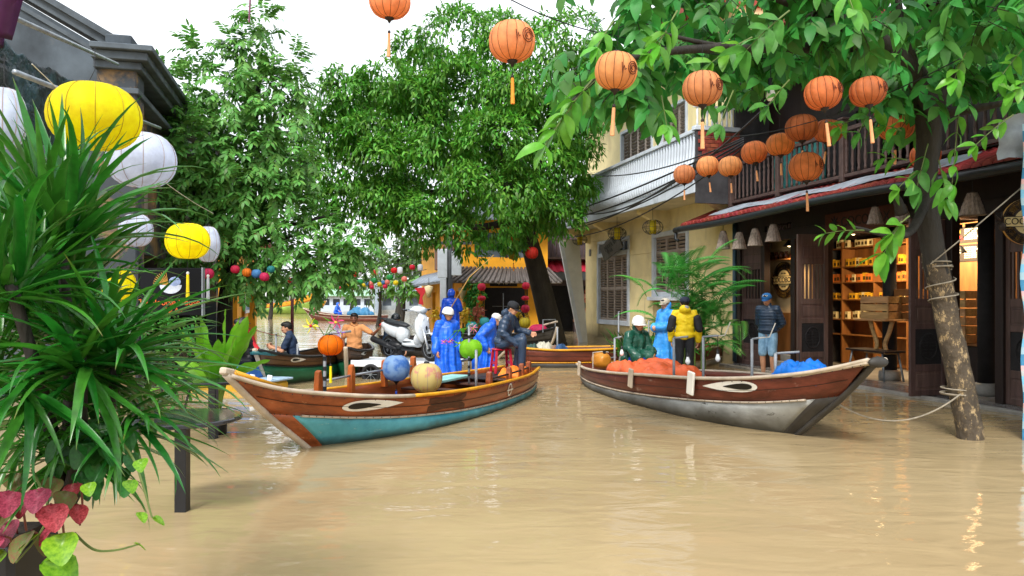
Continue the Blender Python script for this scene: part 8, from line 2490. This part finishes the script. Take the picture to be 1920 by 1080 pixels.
# noodle shop sign
ns = thing('noodle_sign', 'black noodle shop sign with orange lettering and bowl emblem', 'sign', at(322, 547, 9.0), R(-4))
mb = MB(); mb.box(-.40, .385, -.02, .02, -.285, .285); mb.build('board', mat('black sign face', c('0c0e13'), .75, .1, 4, spec=.2), ns, bevel=0.005)
or_ink = mat('orange lettering', c('dd6a2a'), .5, .08, 6)
text('lettering', 'The Noodle House', .105, or_ink, ns, (-.04, -.024, -.13), (R(90), 0, 0), sx=.98)
text('lettering', 'Hoi An', .085, or_ink, ns, (.02, -.024, -.225), (R(90), 0, 0))
Mx = Matrix.Rotation(R(90), 4, 'X')
mb = MB()
bowl = [(.13 * math.cos(a), .13 * math.sin(a)) for a in [PI + PI * i / 16 for i in range(17)]]
mb.prism([(x * 1.05, z * .8 + .08) for x, z in bowl], .006, Matrix.Translation((0, -.023, .0))); e = mb.build('bowl_emblem', mat('pale blue print', c('c3cde0'), .5, .15, 20), ns, fix=True)
mb = MB(); mb.ell((.05, -.024, .12), .075, .005, .06, 14, 8); mb.build('bowl_filling', mat('blue white print', c('8fa3cf'), .5, .2, 30), e)
for k in range(9):
    a = R(100 + k * 9); mb = MB(); mb.tube([(-.03, -.024, .08), (-.03 + .19 * math.cos(a), -.024, .08 + .17 * math.sin(a))], .004, 4); mb.build('noodle_stroke', gold, e)
mb = MB(); mb.box(-.44, -.40, -.03, .03, -2.2, .4); mb.build('post', black_metal, ns)
mb = MB(); mb.box(.385, .40, -.03, .03, -.29, .29); mb.build('edge_frame', grey_metal, ns)
# dark red pole with red tape barrier
rp_ = thing('barrier_pole', 'thin dark red pole with red tape at the river end', 'pole', at(548, 560, 23).xy.to_3d())
mb = MB(); mb.tube([(0, 0, -.6), (0, 0, 2.25)], .05, 10); mb.build('post', mat('dark red paint', c('5a2428'), .5), rp_, smooth=True)
rt_ = mat('red tape', c('d3252c'), .5, .1, 4)
mb = MB(); mb.tube(sag((0, 0, .45), at(455, 611, 21) - rp_.location, .05), .035, 6, ry=.008); mb.build('tape', rt_, rp_)
mb = MB(); mb.ell((0, -.04, .45), .09, .06, .14, 10, 8); mb.build('tape_knot', rt_, rp_, smooth=True)
# utility pole with boxes by the corner house
up = thing('utility_pole', 'dark utility pole with white boxes by the yellow corner house', 'pole', at(843, 560, 31).xy.to_3d())
mb = MB(); mb.tube([(0, 0, -.8), (0, 0, 5.2)], .13, 12); mb.build('post', mat('dark concrete', c('3e4247'), .7, .2, 4), up, smooth=True)
for (x, z, w, h) in ((-.28, 3.1, .2, .6), (-.25, 1.9, .13, .6), (.3, 3.1, .2, .5)):
    mb = MB(); mb.box(x - w, x + w, -.22, -.02, z - h, z + h); mb.build('meter_box', mat('pale grey box', c('b9c2cc'), .5, .1, 3), up, bevel=.02)
for z in (3.9, 4.5):
    mb = MB(); mb.box(-.9, .9, -.06, .06, z, z + .12); mb.build('cross_arm', mat('dark concrete', c('3e4247')), up)
pl2 = thing('utility_pole', 'far grey pylon pole above the riverside trees', 'pole', at(709, 560, 90).xy.to_3d())
mb = MB(); mb.tube([(0, 0, 0), (0, 0, 9)], [.45, .25], 8); mb.build('post', mat('far concrete', c('8a98a6'), .7), pl2)
for z in (6.2, 7.6):
    mb = MB(); mb.box(-2, 2, -.1, .1, z, z + .2); mb.build('cross_arm', MATS['far concrete'], pl2)
# red flag under the side skirt roof, conical lamps
rf2 = MB(); rf2.prism([(-.3, .3), (.3, .35), (.05, -.1), (.1, -.45), (-.12, -.4), (-.05, 0)], .03, None)
o_ = rf2.build('red_flag', red_cloth, None, loc=at(790, 553, 33), fix=True); tag(o_, 'drooping red flag under the grey skirt roof', 'flag')
for (px, py, lab) in ((804, 547, 'pale cone lamp under the side eave, left one'), (867, 550, 'pale cone lamp under the front eave corner, right one')):
    t = thing('cone_lamp', lab, 'lamp', at(px, py, 32.2)); mb = MB(); mb.lathe([(.06, -.25), (.2, .22), (.001, .28)], 14); mb.build('shade', mat('pale straw', c('cdbf98'), .7, .15, 8), t, smooth=True)
    mb = MB(); mb.tube([(0, 0, .2), (0, 0, .6)], .01, 5); mb.build('cord', cable_black, t)

# overhead cables in front of the balcony
wires = [(at(1395, 262, 14.6), at(1055, 402, 26), .10, .022), (at(1395, 266, 14.6), at(1055, 412, 26), .25, .022), (at(1395, 270, 14.6), at(1050, 425, 26), .35, .018), (at(1320, 300, 15.6), at(1058, 430, 26), .3, .018), (at(1395, 258, 14.6), at(1130, 330, 22), .2, .016), (at(1500, 140, 11), at(1055, 390, 26), .9, .02), (at(1390, 280, 14.8), at(1040, 445, 26), .5, .016)]
wl_ = ['topmost black cable of the bundle across the balcony', 'second black cable of the bundle across the balcony', 'third black cable of the bundle across the balcony', 'short black cable low on the balcony face', 'thin black cable high on the balcony balusters', 'single black cable from the tree branch down to the balcony', 'lowest slack black cable under the balcony edge']
for (a, b_, s, r), lab in zip(wires, wl_):
    mb = MB(); mb.tube(sag(a, b_, s, 18), r, 6); tag(mb.build('overhead_cable', cable_black, smooth=True), lab, 'cable', 'cables across the balcony')
mb = MB(); mb.tube(sag(at(948, -6, 6.7), at(1150, 66, 7.6), .05) + sag(at(1150, 66, 7.6), at(1500, 112, 8.4), .06), .006, 5); tag(mb.build('lantern_wire', cable_black), 'thin wire carrying the orange lanterns across the top', 'wire')
mb = MB(); mb.tube(sag(at(1300, 255, 12), at(1800, 110, 7), .25), .006, 5); tag(mb.build('lantern_wire', cable_black), 'thin wire through the rust lanterns near the tree fork', 'wire')
mb = MB(); mb.tube(sag(at(60, 120, 4), at(400, 400, 8.4), .08), .003, 5); tag(mb.build('lantern_wire', cord_white), 'pale wire carrying the yellow and white lanterns at left', 'wire')
mb = MB(); mb.tube([at(470, -20, 9), at(467, 42, 9)], .012, 6); tag(mb.build('hanging_ribbon', mat('purple ribbon', c('6d3b55'), .6)), 'thin purple ribbon hanging at the top above the left tree', 'ribbon')
# bare bulb under the branches
t = thing('light_bulb', 'white light bulb hanging among the dark leaves', 'bulb', at(1445, 168, 8.2))
mb = MB(); mb.lathe([(.03, .03), (.034, 0), (.05, -.05), (.05, -.08), (.03, -.12), (.001, -.13)], 14); mb.build('glass', bulb_white, t, smooth=True)
mb = MB(); mb.lathe([(.028, .03), (.03, .12), (.01, .13)], 12); mb.build('socket', black_plastic, t); mb = MB(); mb.tube([(0, 0, .12), (0, 0, .6)], .005, 5); mb.build('cord', cable_black, t)
# ropes on the right tree
rope_m = mat('grey hemp rope', c('8d8474'), .8, .2, 20, bump=.4, bscale=120)
rp = thing('mooring_rope', 'rope slack from the right boat bow to the leaning tree', 'rope')
bowp = RBw(6.3, -0.1, .55); tp_ = at(1790, 735, 8.9) + V(-.05, -.2, 0)
mb = MB(); mb.tube(sag(bowp, tp_, .30, 20), .010, 6); mb.build('line', rope_m, rp, smooth=True)
def coil(name, parent, pts_c, turns, r):
    mb = MB(); P = []
    a, b_ = Vector(pts_c[0]), Vector(pts_c[1])
    for i in range(turns * 14 + 1):
        t = i / (turns * 14); an = 2 * PI * t * turns; p = a.lerp(b_, t); P.append(p + V(math.cos(an) * r, math.sin(an) * r, .02 * math.sin(an * .5)))
    mb.tube(P, .009, 5); mb.build(name, rope_m, parent, smooth=True)
coil('knot_turns', rp, (at(1792, 728, 8.9), at(1790, 742, 8.9)), 3, .155)
rp = thing('tie_rope', 'thin pale rope wound on the trunk and rising to the right', 'rope')
coil('turns', rp, (at(1760, 505, 8.9), at(1755, 492, 8.9)), 3, .155)
coil('loose_turns', rp, (at(1772, 580, 8.9), at(1762, 520, 8.9)), 2, .165)
mb = MB(); mb.tube([at(1745, 495, 8.7), at(1800, 450, 8.8), at(1915, 352, 8.9)], .008, 6); mb.build('line', rope_m, rp, smooth=True)
# clutter in the boat behind: baskets and bags
for (px, py, lab, hx, s) in ((1022, 632, 'pale bag in the boat behind the leaning trunk', 'b7b4a4', .22), (1002, 636, 'dark green bag in the boat left of the trunk', '2f4a44', .2), (1050, 634, 'blue bucket in the boat by the trunk', '2a4f7a', .18), (1036, 636, 'brown bundle in the boat by the trunk', '7a5a48', .16)):
    p = at(px, py, 18.3); p.z = .30
    crumple('bag', lab, 'bag', p, RNG.uniform(0, 3), s * 2, s * 1.6, s * 1.4, mat('bag ' + hx, c(hx), .6, .2, 5), px * .1, n=14)
t = thing('cool_box', 'green and white cool box in the boat right of the scooter', 'box', BB.w(2.3, 0, .40), BB.rz)
mb = MB(); mb.box(-.25, .25, -.2, .2, 0, .32); mb.build('body', mat('teal green plastic', c('1c7a6a'), .4), t, bevel=.03); mb = MB(); mb.box(-.27, .27, -.22, .22, .32, .4); mb.build('lid', white_paint, t, bevel=.02)
